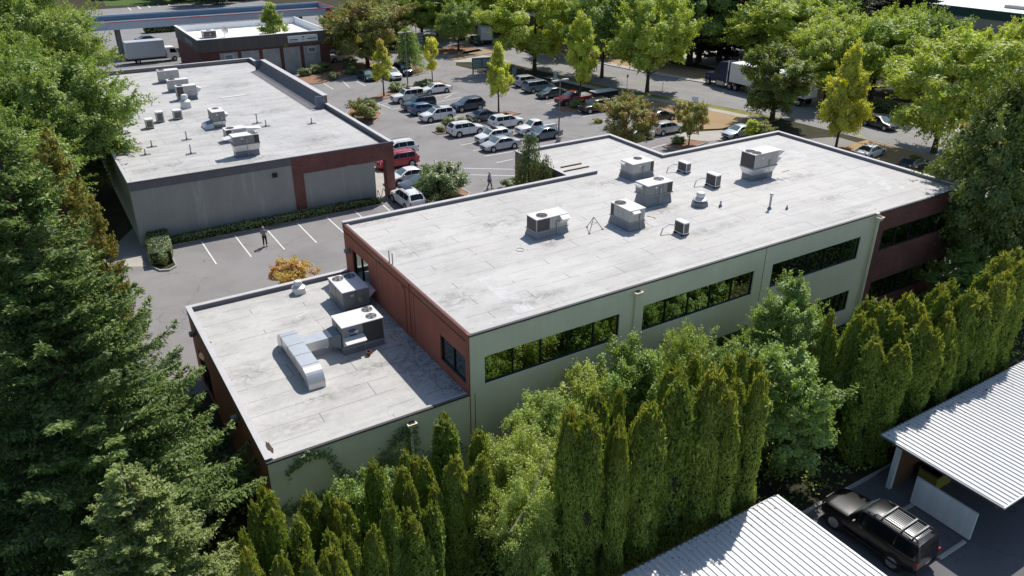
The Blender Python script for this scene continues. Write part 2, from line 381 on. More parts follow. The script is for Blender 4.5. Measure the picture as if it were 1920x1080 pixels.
MT['l_weep'] = leaf_mat('weeping_spray', (.050,.075,.02), (.095,.115,.032), .25, K=1.4)
MT['l_willow'] = leaf_mat('willow_leaf', (.085,.118,.026), (.155,.175,.042), .38, K=1.78)
MT['l_gcover'] = leaf_mat('ground_cover_leaf', (.09,.135,.026), (.155,.185,.04), .38, K=1.68)
MT['core'] = simple('inner_twigs', (.02,.026,.01), .95, 0, .4, 3)

# ------------------------------------------------------------------ ground and roads
def sheet(name, pts, z, mat, kind='structure', label=None, cat=None, group=None):
    o = MB().poly([(p[0], p[1], z) for p in pts]).build(name, mat)
    if o.data.polygons[0].normal.z < 0: o.data.flip_normals()
    return tag(o, label, cat, group, kind)
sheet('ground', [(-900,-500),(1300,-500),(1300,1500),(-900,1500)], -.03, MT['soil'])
sheet('parking_lot', [(-22,10.5),(40,10.5),(40,-3),(66,-3),(66,27),(52,31),(52,62),(47,90),(52,99),(36,112),(34,128),(-34,128),(-34,104),(11,104),(11,80),(-14,36)], 0, MT['asphalt'])
NC = [(47,150),(51,120),(54.5,98),(57.5,74),(59.6,62),(62.2,53.5),(65.2,44),(67,36),(68,24),(68.5,10),(69,-25),(69,-80)]
def off(line, d):
    out = []
    for i, q in enumerate(line):
        a = Vector(line[max(i-1,0)]); b = Vector(line[min(i+1,len(line)-1)]); t = (b-a).normalized()
        out.append((q[0]-t.y*d, q[1]+t.x*d))       # positive d is away from the lots
    return out
def strip(name, d0, d1, z, mat, i0=0, i1=None):
    a = off(NC, d0)[i0:i1]; b = off(NC, d1)[i0:i1]
    m = MB()
    for i in range(len(a)-1): m.poly([(*a[i],z),(*a[i+1],z),(*b[i+1],z),(*b[i],z)])
    o = m.build(name, mat)
    for pl in o.data.polygons:
        if pl.normal.z < 0: pl.flip()
    return tag(o, kind='structure')
strip('street', 0, 12.2, .004, MT['street'])
strip('street_centre_line', 6.0, 6.16, .008, MT['yellow_line'])
strip('far_pavement', 12.4, 14.2, .06, MT['concrete'])
strip('far_verge', 14.2, 22, .03, MT['drygrass'])
def kerb_strip(name, d, i0, i1):
    a = off(NC, d)[i0:i1]; b = off(NC, d+.16)[i0:i1]; m = MB()
    for i in range(len(a)-1):
        m.hexa([(*a[i],-.02),(*a[i+1],-.02),(*b[i+1],-.02),(*b[i],-.02)], [(*a[i],.13),(*a[i+1],.13),(*b[i+1],.13),(*b[i],.13)])
    return tag(m.build(name, MT['kerb']), kind='structure')
kerb_strip('kerb', -.16, 3, 8); kerb_strip('kerb', 12.22, 0, 12); kerb_strip('kerb', -.16, 8, 12)
strip('verge_grass', -1.9, -.16, .09, MT['grass'], 3, 8)
strip('sidewalk', -3.4, -1.9, .10, MT['concrete'], 3, 8)
strip('verge_grass', -6.5, -.16, .085, MT['drygrass'], 8, 12)
# dry lawn between the lot and the pavement
lw = off(NC, -3.4)[3:8]
sheet('dry_lawn', [(51.5,62.5)]+[(p[0]-.02,p[1]) for p in lw if p[1] < 63]+[(61.5,34.5),(51.5,38.8)], .086, MT['drygrass'])
sheet('concrete_walk', [(48.6,36.6),(50.2,38.4),(61.8,34.2),(61.4,31.0),(51,33.6)], .02, MT['concrete'])
sheet('apron', [(48.5,92.5),(57,88),(55.6,99),(50,100)], .012, MT['concrete'])
sheet('far_street', [(57,104),(62,116),(140,175),(150,165)], .006, MT['street'])
sheet('far_lot', [(-60,128.5),(52,128.5),(44,200),(-60,200)], .003, MT['street'])
sheet('far_green', [(6,206),(30,200),(50,260),(10,270)], .01, MT['greengrass'])
sheet('far_pale_lot', [(84,52),(96,50),(130,120),(84,140)], .005, MT['concrete'])
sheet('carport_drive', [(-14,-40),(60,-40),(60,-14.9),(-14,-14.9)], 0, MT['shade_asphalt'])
sheet('alley_slab', [tuple(G(231,500)[:2]), tuple(G(276,500)[:2]), tuple(G(262,478)[:2]), tuple(G(231,482)[:2])], .006, MT['concrete'])
kb = MB().box((-14,-15.02,-.02),(60,-14.87,.13)).build('kerb', MT['kerb']); tag(kb, kind='structure')
# parking lines (painted strips)
def pline(a, b, w=.11, name='parking_line', mat='line', z=.006):
    a = Vector((a[0],a[1],0)); b = Vector((b[0],b[1],0)); t = (b-a).normalized(); n = Vector((-t.y,t.x,0))*w/2
    o = MB().poly([(*(a-n).xy,z),(*(b-n).xy,z),(*(b+n).xy,z),(*(a+n).xy,z)]).build(name, MT[mat])
    if o.data.polygons[0].normal.z < 0: o.data.flip_normals()
    return tag(o, kind='structure')
for i in range(6): pline((-7.325+2.74*i, 28.4), (-7.325+2.74*i, 33.6))
for (a, b) in [((813,181),(858,173.5)),((814,192.5),(864,182.5)),((834,184),(846,178)),((710,196.5),(729,194)),((734,204.5),(750,202)),
    ((760,219.5),(771,217.5)),((790,236.5),(836,229)),((836,224),(858,218)),((863,272.5),(889,267.5)),((887,282.5),(899,280.5)),((908,293),(962,284)),((931,305),(962,298.5)),((870,315.5),(968,317.5)),((870,327.5),(968,329.5)),
    ((607,156.5),(625,167.5)),((640,150),(655.5,164)),((668,152.5),(686,161.5)),((703,192),(733,203)),
    ((1006,190),(1021,187)),((1025,194.5),(1041,191.5)),((1093,218.5),(1130,211.5)),((1116,228),(1134,224.5)),((1203,267),(1247,252)),((1221,278),(1249,270)),((717,383.5),(731,395.5)),
    ((1218,200),(1260,190))]:
    pline(G(*a), G(*b), .12)
for k in range(6): pline(G(240+18*k, 14-2.3*k), G(246+18*k, 19-2.3*k), .3)

# ------------------------------------------------------------------ buildings
def wall(mb, axis, c, a0, a1, z0, z1, holes=(), inward=1, rev=.14, m=0):
    """wall face at x=c or y=c with real openings and their reveals; inward is the sign towards the inside"""
    us = sorted({a0, a1, *[h[0] for h in holes], *[h[1] for h in holes]})
    zs = sorted({z0, z1, *[h[2] for h in holes], *[h[3] for h in holes]})
    P = (lambda u, z, d=0: (u, c+d*inward, z)) if axis == 'y' else (lambda u, z, d=0: (c+d*inward, u, z))
    for i in range(len(us)-1):
        for j in range(len(zs)-1):
            cu, cz = (us[i]+us[i+1])/2, (zs[j]+zs[j+1])/2
            if any(h[0] < cu < h[1] and h[2] < cz < h[3] for h in holes): continue
            mb.poly([P(us[i],zs[j]),P(us[i+1],zs[j]),P(us[i+1],zs[j+1]),P(us[i],zs[j+1])], m)
    for (u0, u1, v0, v1) in holes:
        for q in (((u0,v0),(u1,v0)),((u1,v0),(u1,v1)),((u1,v1),(u0,v1)),((u0,v1),(u0,v0))):
            mb.poly([P(*q[0]),P(*q[1]),P(*q[1],rev),P(*q[0],rev)], m)
def window(axis, c, h, inward, parent, nm=4, fw=.06, label=None):
    """window band in an opening: frame part with glass and mullions as its own sub-parts"""
    u0, u1, v0, v1 = h; g, f = MB(), MB()
    d0, d1 = .07, .13
    def bx(mb, a, b, z0, z1, e0, e1):
        lo, hi = sorted((c+e0*inward, c+e1*inward))
        if axis == 'y': mb.box((a,lo,z0),(b,hi,z1))
        else: mb.box((lo,a,z0),(hi,b,z1))
    bx(f,u0,u1,v0,v0+fw,d0,d1); bx(f,u0,u1,v1-fw,v1,d0,d1); bx(f,u0,u0+fw,v0+fw,v1-fw,d0,d1); bx(f,u1-fw,u1,v0+fw,v1-fw,d0,d1)
    for i in range(1, nm):
        x = u0+(u1-u0)*i/nm; bx(f,x-fw/2,x+fw/2,v0+fw,v1-fw,d0,d1)
    w = f.build('window', MT['frame'], parent)
    for i in range(nm):
        a = u0+(u1-u0)*i/nm+.005; b = u0+(u1-u0)*(i+1)/nm-.005; bx(g,a,b,v0+.01,v1-.01,d1+.002,d1+.02)
    g.build('pane', MT['glass'], w)
    if label: w['label'] = label
    return w
def coping(name, runs, z, w, h, mat, parent, zin=None, seg=3.0):
    """cap stones along axis-aligned runs, cut into lengths with open joints"""
    mb = MB()
    for (x0, y0, x1, y1) in runs:
        L = max(x1-x0, y1-y0); n = max(1, round(L/seg))
        for i in range(n):
            a, b = i/n, (i+1)/n; g = .012
            if x1-x0 > y1-y0: mb.box((x0+L*a+(g if i else 0),y0,z),(x0+L*b,y1,z+h))
            else: mb.box((x0,y0+L*a+(g if i else 0),z),(x1,y0+L*b,z+h))
    return mb.build(name, mat, parent)

# ---- the two storey office building
X0, XR, XB, X3 = -2.09, 28.0, 28.0, 37.82; Y0, YD, YN = -3.90, 12.45, 19.62; H = 8.0; ZR = 7.80
WX0, WX1 = 15.1, 24.66
B = thing('office_building', 'two storey office building, flat white roof, cream front wall and red brown side wall', 'building', (0,0,0))
hf = [(-1.28,6.98,4.93,6.5),(8.6,17.1,4.93,6.52),(18.65,26.93,4.95,6.54)]
hl = [(0.2,6.98,1.15,2.65),(8.6,17.1,1.15,2.65),(18.65,23.3,1.15,2.65),(23.75,26.95,1.15,2.65)]
mb = MB(); wall(mb,'y',Y0,X0,XR,-.05,H-.06,hf+hl); mb.build('wall', MT['cream'], B, fix=False)
for h in hf: window('y',Y0,h,1,B,5,.05)
for h in hl: window('y',Y0,h,1,B,5)
hb = [(29.15,37.3,5.0,6.5),(29.15,37.3,1.1,2.65)]
mb = MB(); wall(mb,'y',Y0-.03,XB+.28,X3,-.05,H-.06,hb)
wall(mb,'x',X3,Y0-.03,12.86,-.05,H-.06,[(-3.4,11.5,5.0,6.5),(-3.4,11.5,1.1,2.65)],-1)
wall(mb,'y',12.86,WX1,X3,-.05,H-.06,[(26,37,5.0,6.5)],-1)
wall(mb,'x',WX1,12.86,YN,-.05,H-.06,[(14,19,5.0,6.5)],-1)
wall(mb,'y',YN,WX0,WX1,-.05,H-.06,[(16,24,4.9,6.4)],-1)
wall(mb,'x',WX0,YD,YN,-.05,H-.06,[],1)
mb.build('brick_wall', MT['brick'], B, fix=False)
for h in hb: window('y',Y0-.03,h,1,B,5)
window('x',X3,(-3.4,11.5,5.0,6.5),-1,B,8); window('x',X3,(-3.4,11.5,1.1,2.65),-1,B,8)
window('y',12.86,(26,37,5.0,6.5),-1,B,6); window('x',WX1,(14,19,5.0,6.5),-1,B,3); window('y',YN,(16,24,4.9,6.4),-1,B,5)
mb = MB(); hs = [(-3.45,-.75,4.93,6.45),(8.6,11.2,4.5,6.6)]
wall(mb,'x',X0,Y0,YD,-.05,H-.06,hs,1)
wall(mb,'y',YD,X0,WX0,-.05,H-.06,[(0,6,5,6.5),(8,14,5,6.5),(0,14,1,2.7)],-1)
mb.build('side_wall', MT['red'], B, fix=False)
for h in hs: window('x',X0,h,1,B,2)
for h in [(0,6,5,6.5),(8,14,5,6.5),(0,14,1,2.7)]: window('y',YD,h,-1,B,5)
mb = MB().box((XR,Y0-.10,-.05),(XB+.28,Y0+.05,H-.06)); mb.build('pilaster', MT['cream'], B)
# corner trims on the red wall
mb = MB().box((X0-.06,Y0-.0,-.05),(X0-.002,Y0+.28,H-.06)); mb.build('corner_trim', MT['red'], B)
mb = MB(); 
for y in (2.2,7.2): mb.box((X0-.012,y,4.6),(X0-.003,y+.03,H-.5))
mb.box((X0-.03,Y0+.3,H-.62),(X0-.003,YD,H-.56)); mb.build('panel_joint', MT['wood'], B)
mb = MB()
for x in (17.85,): mb.box((x,Y0-.012,-.05),(x+.03,Y0-.003,H-.07))
mb.box((X0+.22,Y0-.012,-.05),(X0+.25,Y0-.003,4.6)); mb.build('wall_joint', MT['coping_dark'], B)
roofpts = [(X0+.05,Y0+.03),(X3-.1,Y0+.03),(X3-.1,12.76),(WX1-.1,12.76),(WX1-.1,YN-.1),(WX0+.1,YN-.1),(WX0+.1,YD-.1),(X0+.05,YD-.1)]
MB().prism(roofpts, ZR-.3, ZR).build('roof', MT['roof'], B)
for (x0,x1) in ((X0+.02, X3-.3),): # near edges: low gravel stop only
    MB().box((X0-.05,Y0-.06,H-.16),(X3+.03,Y0+.10,H-.075)).build('roof_edge', MT['coping_dark'], B)
    MB().hexa([(X0+.2,Y0+.10,ZR-.01),(X3-.3,Y0+.10,ZR-.01),(X3-.3,Y0+.55,ZR-.01),(X0+.2,Y0+.55,ZR-.01)],
              [(X0+.2,Y0+.10,H-.085),(X3-.3,Y0+.10,H-.085),(X3-.3,Y0+.18,H-.085),(X0+.2,Y0+.55,ZR+.004)]).build('roof_cant', MT['roof'], B)
MB().box((X0-.05,Y0+.10,H-.16),(X0+.12,YD-.24,H-.075)).build('roof_edge', simple('red_brown_trim', (.17,.075,.06), .6), B)
MB().box((X0+.12,Y0+.14,ZR-.01),(X0+.26,YD-.24,H-.09)).build('roof_cant', MT['roof'], B)
PT = .26
runs = [(X0-.05,YD-PT,17.7,YD+.03),(WX0-.03,YD+.03,WX0+.16,YN-.0),(WX0+.16,YN-PT,WX1+.03,YN+.03),(WX1-PT,12.86+.03,WX1+.03,YN-PT),(WX1-PT,12.86-PT,X3+.03,12.86+.03),(X3-PT,Y0+.10,X3+.03,12.86-PT)]
inn = MB()
for (x0,y0,x1,y1) in runs: inn.box((x0+.02,y0+.02,ZR-.25),(x1-.02,y1-.02,H))
inn.build('parapet', MT['parapet_in'], B)
coping('coping', runs, H+.002, 0, .05, MT['coping'], B)
# raised curb seams beside the courtyard
mb = MB()
for (a,b) in (((730,588),(1043,529)),((775,648),(1160,576))):
    p = G(960+a[0]/8,240+a[1]/8,ZR+.06); q = G(960+b[0]/8,240+b[1]/8,ZR+.06)
    mb.box((p.x,p.y-.05,ZR-.01),(q.x,p.y+.03,ZR+.09))
mb.build('expansion_joint', MT['wood'], B)
# repair patches of fresh coating (thin sheets)
def patch(pts, dz=.005, z=ZR, par=B, mat='patch'):
    o = MB().poly([tuple(G(*q, z+dz)) for q in pts]).build('roof_patch', MT[mat], par)
    if o.data.polygons[0].normal.z < 0: o.data.flip_normals()
patch([(893,523),(920,517),(1003,580),(972,588)]); patch([(930,600),(1005,583),(992,602),(890,620)],.004)
patch([(1608,335),(1640,325),(1700,352),(1668,362)]); patch([(1375,276),(1395,270),(1425,285),(1402,290)],.004); patch([(1400,341),(1470,330),(1480,341),(1412,352)],.006)
patch([(1470,285),(1490,280),(1520,296),(1500,300)],.004)
def downspout(x, y, ztop, zbot, name_mat, par):
    d = MB().box((x-.075,y-.16,zbot),(x+.075,y-.04,ztop-.28)).build('downspout', MT[name_mat], par)
    f = MB().hexa([(x-.16,y-.24,ztop-.28),(x+.16,y-.24,ztop-.28),(x+.16,y-.005,ztop-.28),(x-.16,y-.005,ztop-.28)],[(x-.24,y-.36,ztop),(x+.24,y-.36,ztop),(x+.24,y-.005,ztop),(x-.24,y-.005,ztop)])
    h = f.build('scupper_box', MT[name_mat], d)
    MB().box((x-.17,y-.30,ztop+.003),(x+.17,y-.05,ztop+.006)).build('scupper_opening', MT['dark'], h)
downspout(7.97,Y0,7.62,.0,'cream',B); downspout(28.1,Y0-.10,7.75,.0,'cream',B)
# ---- low wing (same building)
LX, LY, LZ, LR = -11.98, 12.43, 4.72, 4.46
W2 = thing('low_wing', 'single storey wing with flat white roof and dark red side wall below the fir', 'building', (0,0,0))
mb = MB(); wall(mb,'y',Y0+.004,LX,X0-.003,-.05,LZ-.06,[]); mb.build('wall', MT['cream'], W2, fix=False)
mb = MB(); wall(mb,'x',LX,Y0+.004,LY,-.05,LZ-.06,[(8.2,11.2,.1,2.6)],1); wall(mb,'y',LY,LX,X0-.003,-.05,LZ-.06,[],-1); mb.build('side_wall', MT['red'], W2, fix=False)
window('x',LX,(8.2,11.2,.1,2.6),1,W2,3)
MB().box((LX+.05,Y0+.03,LR-.3),(X0-.01,LY-.1,LR)).build('roof', MT['roof_low'], W2)
MB().box((LX-.04,Y0-.05,LZ-.15),(X0-.06,Y0+.10,LZ-.07)).build('roof_edge', MT['coping_dark'], W2)
MB().hexa([(LX+.3,Y0+.10,LR-.01),(X0-.1,Y0+.10,LR-.01),(X0-.1,Y0+.5,LR-.01),(LX+.3,Y0+.5,LR-.01)],[(LX+.3,Y0+.10,LZ-.08),(X0-.1,Y0+.10,LZ-.08),(X0-.1,Y0+.2,LZ-.08),(LX+.3,Y0+.2,LZ-.08)]).build('roof_cant', MT['roof_low'], W2)
runs = [(LX-.05,Y0+.10,LX+.24,LY-.26),(LX-.05,LY-.26,X0-.02,LY+.04)]
inn = MB()
for (x0,y0,x1,y1) in runs: inn.box((x0+.02,y0+.02,LR-.2),(x1-.02,y1-.02,LZ))
inn.build('parapet', MT['parapet_in'], W2); coping('coping', runs, LZ+.002, 0, .045, MT['coping'], W2)
downspout(-5.35,Y0,4.3,0,'cream',W2)
def rpatch(pts,mat): patch(pts,.006,LR,W2,mat)
for q in ((393,642,10,4),(378,668,5,12),(505,838,5,12)):
    p = G(q[0],q[1],LR+.01); random.seed(q[0])
    MB().poly([(p.x+(.07+.06*random.random())*cos(k*pi/7),p.y+q[3]*(.025+.02*random.random())*sin(k*pi/7),LR+.012) for k in range(14)]).build('rust_patch', MT['bark'], W2)
# ---- grey stucco building with brick corner
gx0, gy0, gx1, gy1, gh, gr = -11.76, 35.14, 11.27, 84.2, 5.47, 5.0
Gb = thing('stucco_building', 'long single storey gray stucco building with a red brick corner and white flat roof', 'building')
mb = MB(); wall(mb,'y',gy0+.06,gx0,1.85,-.05,gh-.06); wall(mb,'y',gy0+.10,2.45,9.27,-.05,3.85); wall(mb,'x',9.27,gy0+.10,gy0+6,-.05,3.9,[],-1)
wall(mb,'x',gx0,gy0+.06,gy1,-.05,gh-.06,[],1); wall(mb,'y',gy1,gx0,gx1,-.05,gh-.06,[],-1); wall(mb,'x',8.6,gy0+6,gy1,-.05,4.2,[],-1)
mb.box((2.45,gy0+.12,3.85),(10.95,gy0+.5,3.99)); mb.build('wall', MT['graywall'], Gb, fix=False)
mb = MB(); mb.box((1.85,gy0,-.05),(2.45,gy0+.5,3.9)); mb.box((1.48,gy0,3.9),(gx1,gy0+.55,gh-.06)); mb.box((1.48,gy0+.003,-.05),(1.85,gy0+.05,3.9))
mb.box((10.45,gy0+.05,-.05),(gx1-.02,gy0+.9,3.9)); mb.box((gx1-.28,gy0+.55,3.9),(gx1,gy1,gh-.06)); mb.box((gx1-.5,gy0+.55,3.9),(gx1-.28,gy1,gr-.05))
for k in range(7): mb.box((gx1-.75,gy0+8+k*6.4,-.05),(gx1-.03,gy0+8.8+k*6.4,3.9))
mb.build('brick_front', MT['brick'], Gb)
wl = MB()
for k in range(6): wl.box((8.605,gy0+8+k*6.4,.3),(8.64,gy0+13+k*6.4,2.8))
wl.build('shop_window', MT['glass'], Gb)
MB().box((gx0+.1,gy0+.1,gr-.3),(gx1-.45,gy1-.1,gr)).build('roof', MT['roof_gray'], Gb)
MB().box((8.55,gy0+.5,3.8),(gx1-.5,gy1-.1,3.9)).build('soffit', MT['graywall'], Gb)
runs = [(gx0-.03,gy0-.03,gx1+.03,gy0+.16),(gx1-.34,gy0+.16,gx1+.03,52.9),(gx1-.34,76.9,gx1+.03,gy1-.3),(gx0-.03,gy0+.16,gx0+.2,gy1-.3),(gx0-.03,gy1-.3,gx1+.03,gy1+.03)]
inn = MB()
for (x0,y0,x1,y1) in runs: inn.box((x0+.04,y0+.04,gr-.2),(x1-.04,y1-.04,gh))
inn.build('parapet', MT['parapet_in'], Gb); coping('coping', runs[1:2], gh+.002, 0, .06, MT['coping'], Gb, seg=2.4); coping('coping', runs[2:], gh+.002, 0, .06, MT['coping'], Gb, seg=2.4); coping('coping', runs[:1], gh+.002, 0, .05, MT['coping_dark'], Gb)
# raised parapet section: curved felt slope on the roof side, metal end panels
zt = 6.35; rm = MB()
prof = [(gx1-2.1,gr+.01),(gx1-1.5,gr+.12),(gx1-1.0,gr+.42),(gx1-.62,gr+.9),(gx1-.5,zt)]
for i in range(4): rm.poly([(prof[i][0],53.0,prof[i][1]),(prof[i+1][0],53.0,prof[i+1][1]),(prof[i+1][0],76.8,prof[i+1][1]),(prof[i][0],76.8,prof[i][1])])
rm.build('roof_slope', MT['parapet_in'], Gb)
MB().box((gx1-.48,52.9,gr),(gx1,76.9,zt)).build('raised_parapet', MT['brick'], Gb)
for y in (52.75,76.9): MB().box((gx1-1.35,y,gr-.02),(gx1-.2,y+.14,zt+.02)).build('end_panel', MT['curb'], Gb)
coping('coping', [(gx1-.55,52.7,gx1+.06,77.05)], zt+.025, 0, .07, MT['coping'], Gb)
l = MB().box((-.3,gy0-.12,4.0),(0.1,gy0+.06,4.35)).build('wall_light', MT['black'], Gb)
l = MB().hexa([(-.2,-.18,0),(.2,-.18,0),(.2,0,0),(-.2,0,0)],[(-.16,-.1,.26),(.16,-.1,.26),(.16,0,.26),(-.16,0,.26)])
# ---- brick shop at the back
sh = 6.2
p1 = G(372,77,sh); p2 = G(612,55,sh); sx0, sx1, sy0 = p1.x, p2.x, (p1.y+p2.y)/2; sy1 = sy0+17.5
Sb = thing('brick_shop', 'low brown brick shop with bright white roof behind the gray building', 'building')
mb = MB(); wall(mb,'y',sy0,sx0,sx1,-.05,4.3); wall(mb,'x',sx0,sy0,sy1,-.05,4.3,[],1); wall(mb,'x',sx1,sy0,sy1,-.05,sh-.05,[],-1); wall(mb,'y',sy1,sx0,sx1,-.05,sh-.05,[],-1)
mb.build('wall', MT['brick_dark'], Sb, fix=False)
mb = MB()
for i in range(5):
    a = sx0+2.9+i*(sx1-sx0-4.0)/5; mb.box((a,sy0-.05,0),(a+2.75,sy0-.002,4.0))
mb.build('block_panel', MT['block'], Sb)
for i in (0,4):
    a = sx0+2.9+i*(sx1-sx0-4.0)/5+.7
    f = MB().box((a,sy0-.10,2.9),(a+1.35,sy0-.055,3.75)).build('window', MT['white'], Sb); MB().box((a+.1,sy0-.115,3.0),(a+1.25,sy0-.103,3.65)).build('pane', MT['curb'], f)
mb = MB(); mb.box((sx0-.12,sy0-.12,4.3),(sx1+.05,sy0+.25,sh)); mb.box((sx0-.12,sy0+.25,4.3),(sx0+.25,sy1,sh)); mb.box((sx1-.2,sy0+.25,4.3),(sx1+.05,sy1,sh)); mb.box((sx0+.25,sy1-.3,4.3),(sx1-.2,sy1+.05,sh)); mb.build('fascia', MT['fascia'], Sb)
MB().box((sx0+.2,sy0+.2,4.9),(sx1-.2,sy1-.2,5.15)).build('roof', MT['roof_white'], Sb)
il = MB(); il.box((sx1-.26,sy0+.3,5.1),(sx1-.205,sy1-.3,sh-.02)); il.box((sx0+.3,sy1-.36,5.1),(sx1-.3,sy1-.305,sh-.02)); il.box((sx0+.255,sy0+.3,5.1),(sx0+.31,sy1-.3,sh-.02)); il.build('parapet_lining', MT['roof_white'], Sb)
coping('coping', [(sx0-.15,sy0-.15,sx1+.08,sy0+.22),(sx0-.15,sy0+.22,sx0+.28,sy1),(sx1-.22,sy0+.22,sx1+.08,sy1),(sx0-.15,sy1,sx1+.08,sy1+.1)], sh+.003, 0, .06, MT['white'], Sb)
def text(name, body, size, mat, parent, loc, rot, ext=.01):
    c = bpy.data.curves.new(name, 'FONT'); c.body = body; c.size = size; c.extrude = ext; c.align_x = 'CENTER'; c.align_y = 'CENTER'; c.resolution_u = 3
    o = bpy.data.objects.new(name, c); COL.objects.link(o); dg = bpy.context.evaluated_depsgraph_get()
    me = bpy.data.meshes.new_from_object(o.evaluated_get(dg)); me.materials.clear(); me.materials.append(mat)
    bpy.data.objects.remove(o); o = link(name, me, parent); o.location = loc; o.rotation_euler = rot; return o
ps = G(578,66,5.3); ax = sx1-6.9
s = MB().box((ax,sy0-.42,4.75),(ax+4.9,sy0-.13,5.75)).build('shop_sign', MT['white'], Sb)
MB().box((ax+.15,sy0-.432,5.12),(ax+1.6,sy0-.422,5.24)).box((ax+.15,sy0-.432,4.92),(ax+1.6,sy0-.422,5.0)).box((ax+3.2,sy0-.432,5.12),(ax+4.7,sy0-.422,5.24)).build('lettering', MT['frame'], s)
text('numeral','7',.95,MT['frame'],s,(ax+2.45,sy0-.43,5.25),(pi/2,0,0))
lt = MB(); random.seed(5)
for i in range(7): lt.box((sx0-.16,sy0+4+i*.75,4.75+.1*(i%2)),(sx0-.125,sy0+4.5+i*.75,5.5))
lt.build('lettering', MT['unit_gray'], Sb)
# ---- petrol canopy
ch = 6.4; c1 = G(622,12,ch); c2 = G(225,43,ch); cb = G(580,2,ch)
Ca = thing('station_canopy', 'long white petrol station canopy with red stripe and round red emblem', 'canopy')
cx0, cx1, cy0, cy1 = c2.x-14, c1.x, (c1.y+c2.y)/2, (c1.y+c2.y)/2+9.5
mb = MB(); t = .2
mb.box((cx0,cy0,ch-1.3),(cx1,cy0+t,ch-.12)); mb.box((cx1-t,cy0+t,ch-1.3),(cx1,cy1-t,ch-.12)); mb.box((cx0,cy1-t,ch-1.3),(cx1,cy1,ch+.1)); mb.box((cx0,cy0+t,ch-1.3),(cx0+t,cy1-t,ch-.12)); mb.build('fascia', simple('canopy_fascia', (.50,.54,.60), .6), Ca)
mb = MB(); mb.box((cx0-.02,cy0-.02,ch-.118),(cx1+.02,cy0+t,ch)); mb.box((cx1-t,cy0+t,ch-.118),(cx1+.02,cy1-t,ch)); mb.build('red_stripe', MT['redpaint'], Ca)
MB().box((cx0+t,cy0+t,ch-1.2),(cx1-t,cy1-t,ch-.9)).build('roof', simple('canopy_deck', (.13,.17,.22), .8, 0, .3, .6), Ca)
MB().box((cx0+t,cy1-t-.3,ch-.9),(cx1-t,cy1-t-.005,ch-.1)).build('back_lining', simple('canopy_lining', (.16,.24,.32), .7), Ca)
rg = MB(); random.seed(3)
for i in range(34):
    x = cx0+2+i*(cx1-cx0-4)/34; y = cy0+.8+random.random()*3; rg.box((x,y,ch-.9),(x+.3+random.random()*1.6,y+.2,ch-.75+random.random()*.35))
rg.build('roof_pipe', MT['rust'], Ca)
rg = MB()
for i in range(9):
    x = cx0+5+i*(cx1-cx0-8)/9; rg.box((x,cy0+1.2,ch-.9),(x+.8,cy0+1.8,ch-.4))
rg.build('roof_box', MT['white'], Ca)
e = MB().lathe([(.62,0),(.62,.05)],(cx1-1.3,cy0-.06,ch-.72),24,'y').build('emblem', MT['redpaint'], Ca)
text('emblem_letter','K',.62,MT['white'],e,(cx1-1.3,cy0-.075,ch-.72),(pi/2,0,0))
for i in range(4):
    x = cx1-6-i*11; MB().box((x-.3,cy0+3,-.05),(x+.3,cy0+3.6,ch-1.25)).build('column', MT['post'], Ca); MB().box((x-.3,cy1-3.2,-.05),(x+.3,cy1-2.6,ch-1.25)).build('column', MT['post'], Ca)
# ---- warehouse far right
Wh = thing('warehouse', 'long cream warehouse with dark green band and white roof beyond the street trees', 'building')
wx = 137.5; mb = MB(); wall(mb,'x',wx,-60,66,-.1,6.0,[],1); wall(mb,'y',66,wx,wx+60,-.1,6.0,[],-1); mb.build('wall', wall_mat('warehouse_cream', (.52,.47,.36), .08), Wh, fix=False)
MB().box((wx-.1,-60,6.0),(wx+.4,66.1,7.6)).box((wx+.4,65.7,6.0),(wx+60,66.1,7.6)).build('green_band', simple('dark_green_band', (.05,.10,.075), .7), Wh)
MB().box((wx+.4,-60,7.2),(wx+70,65.7,7.4)).build('roof', MT['roof_white'], Wh)
MB().box((wx+7,44,7.4),(wx+9,52,8.0)).build('skylight', MT['unit'], Wh)
MB().box((wx-.05,50,0),(wx-.01,54,4)).build('dock_door', MT['frame'], Wh)
# ---- white roofed building behind the street trees
q1 = G(1100,18,5.5); q2 = G(1195,12,5.5)
Bk = thing('far_building', 'far white roofed building showing between the street tree tops', 'building')
MB().box((q1.x-14,q1.y,-.1),(q2.x+1,q1.y+26,5.2)).build('wall', MT['fascia'], Bk); MB().box((q1.x-14.2,q1.y-.3,5.2),(q2.x+1.2,q1.y+26,5.6)).build('roof', MT['roof_white'], Bk)
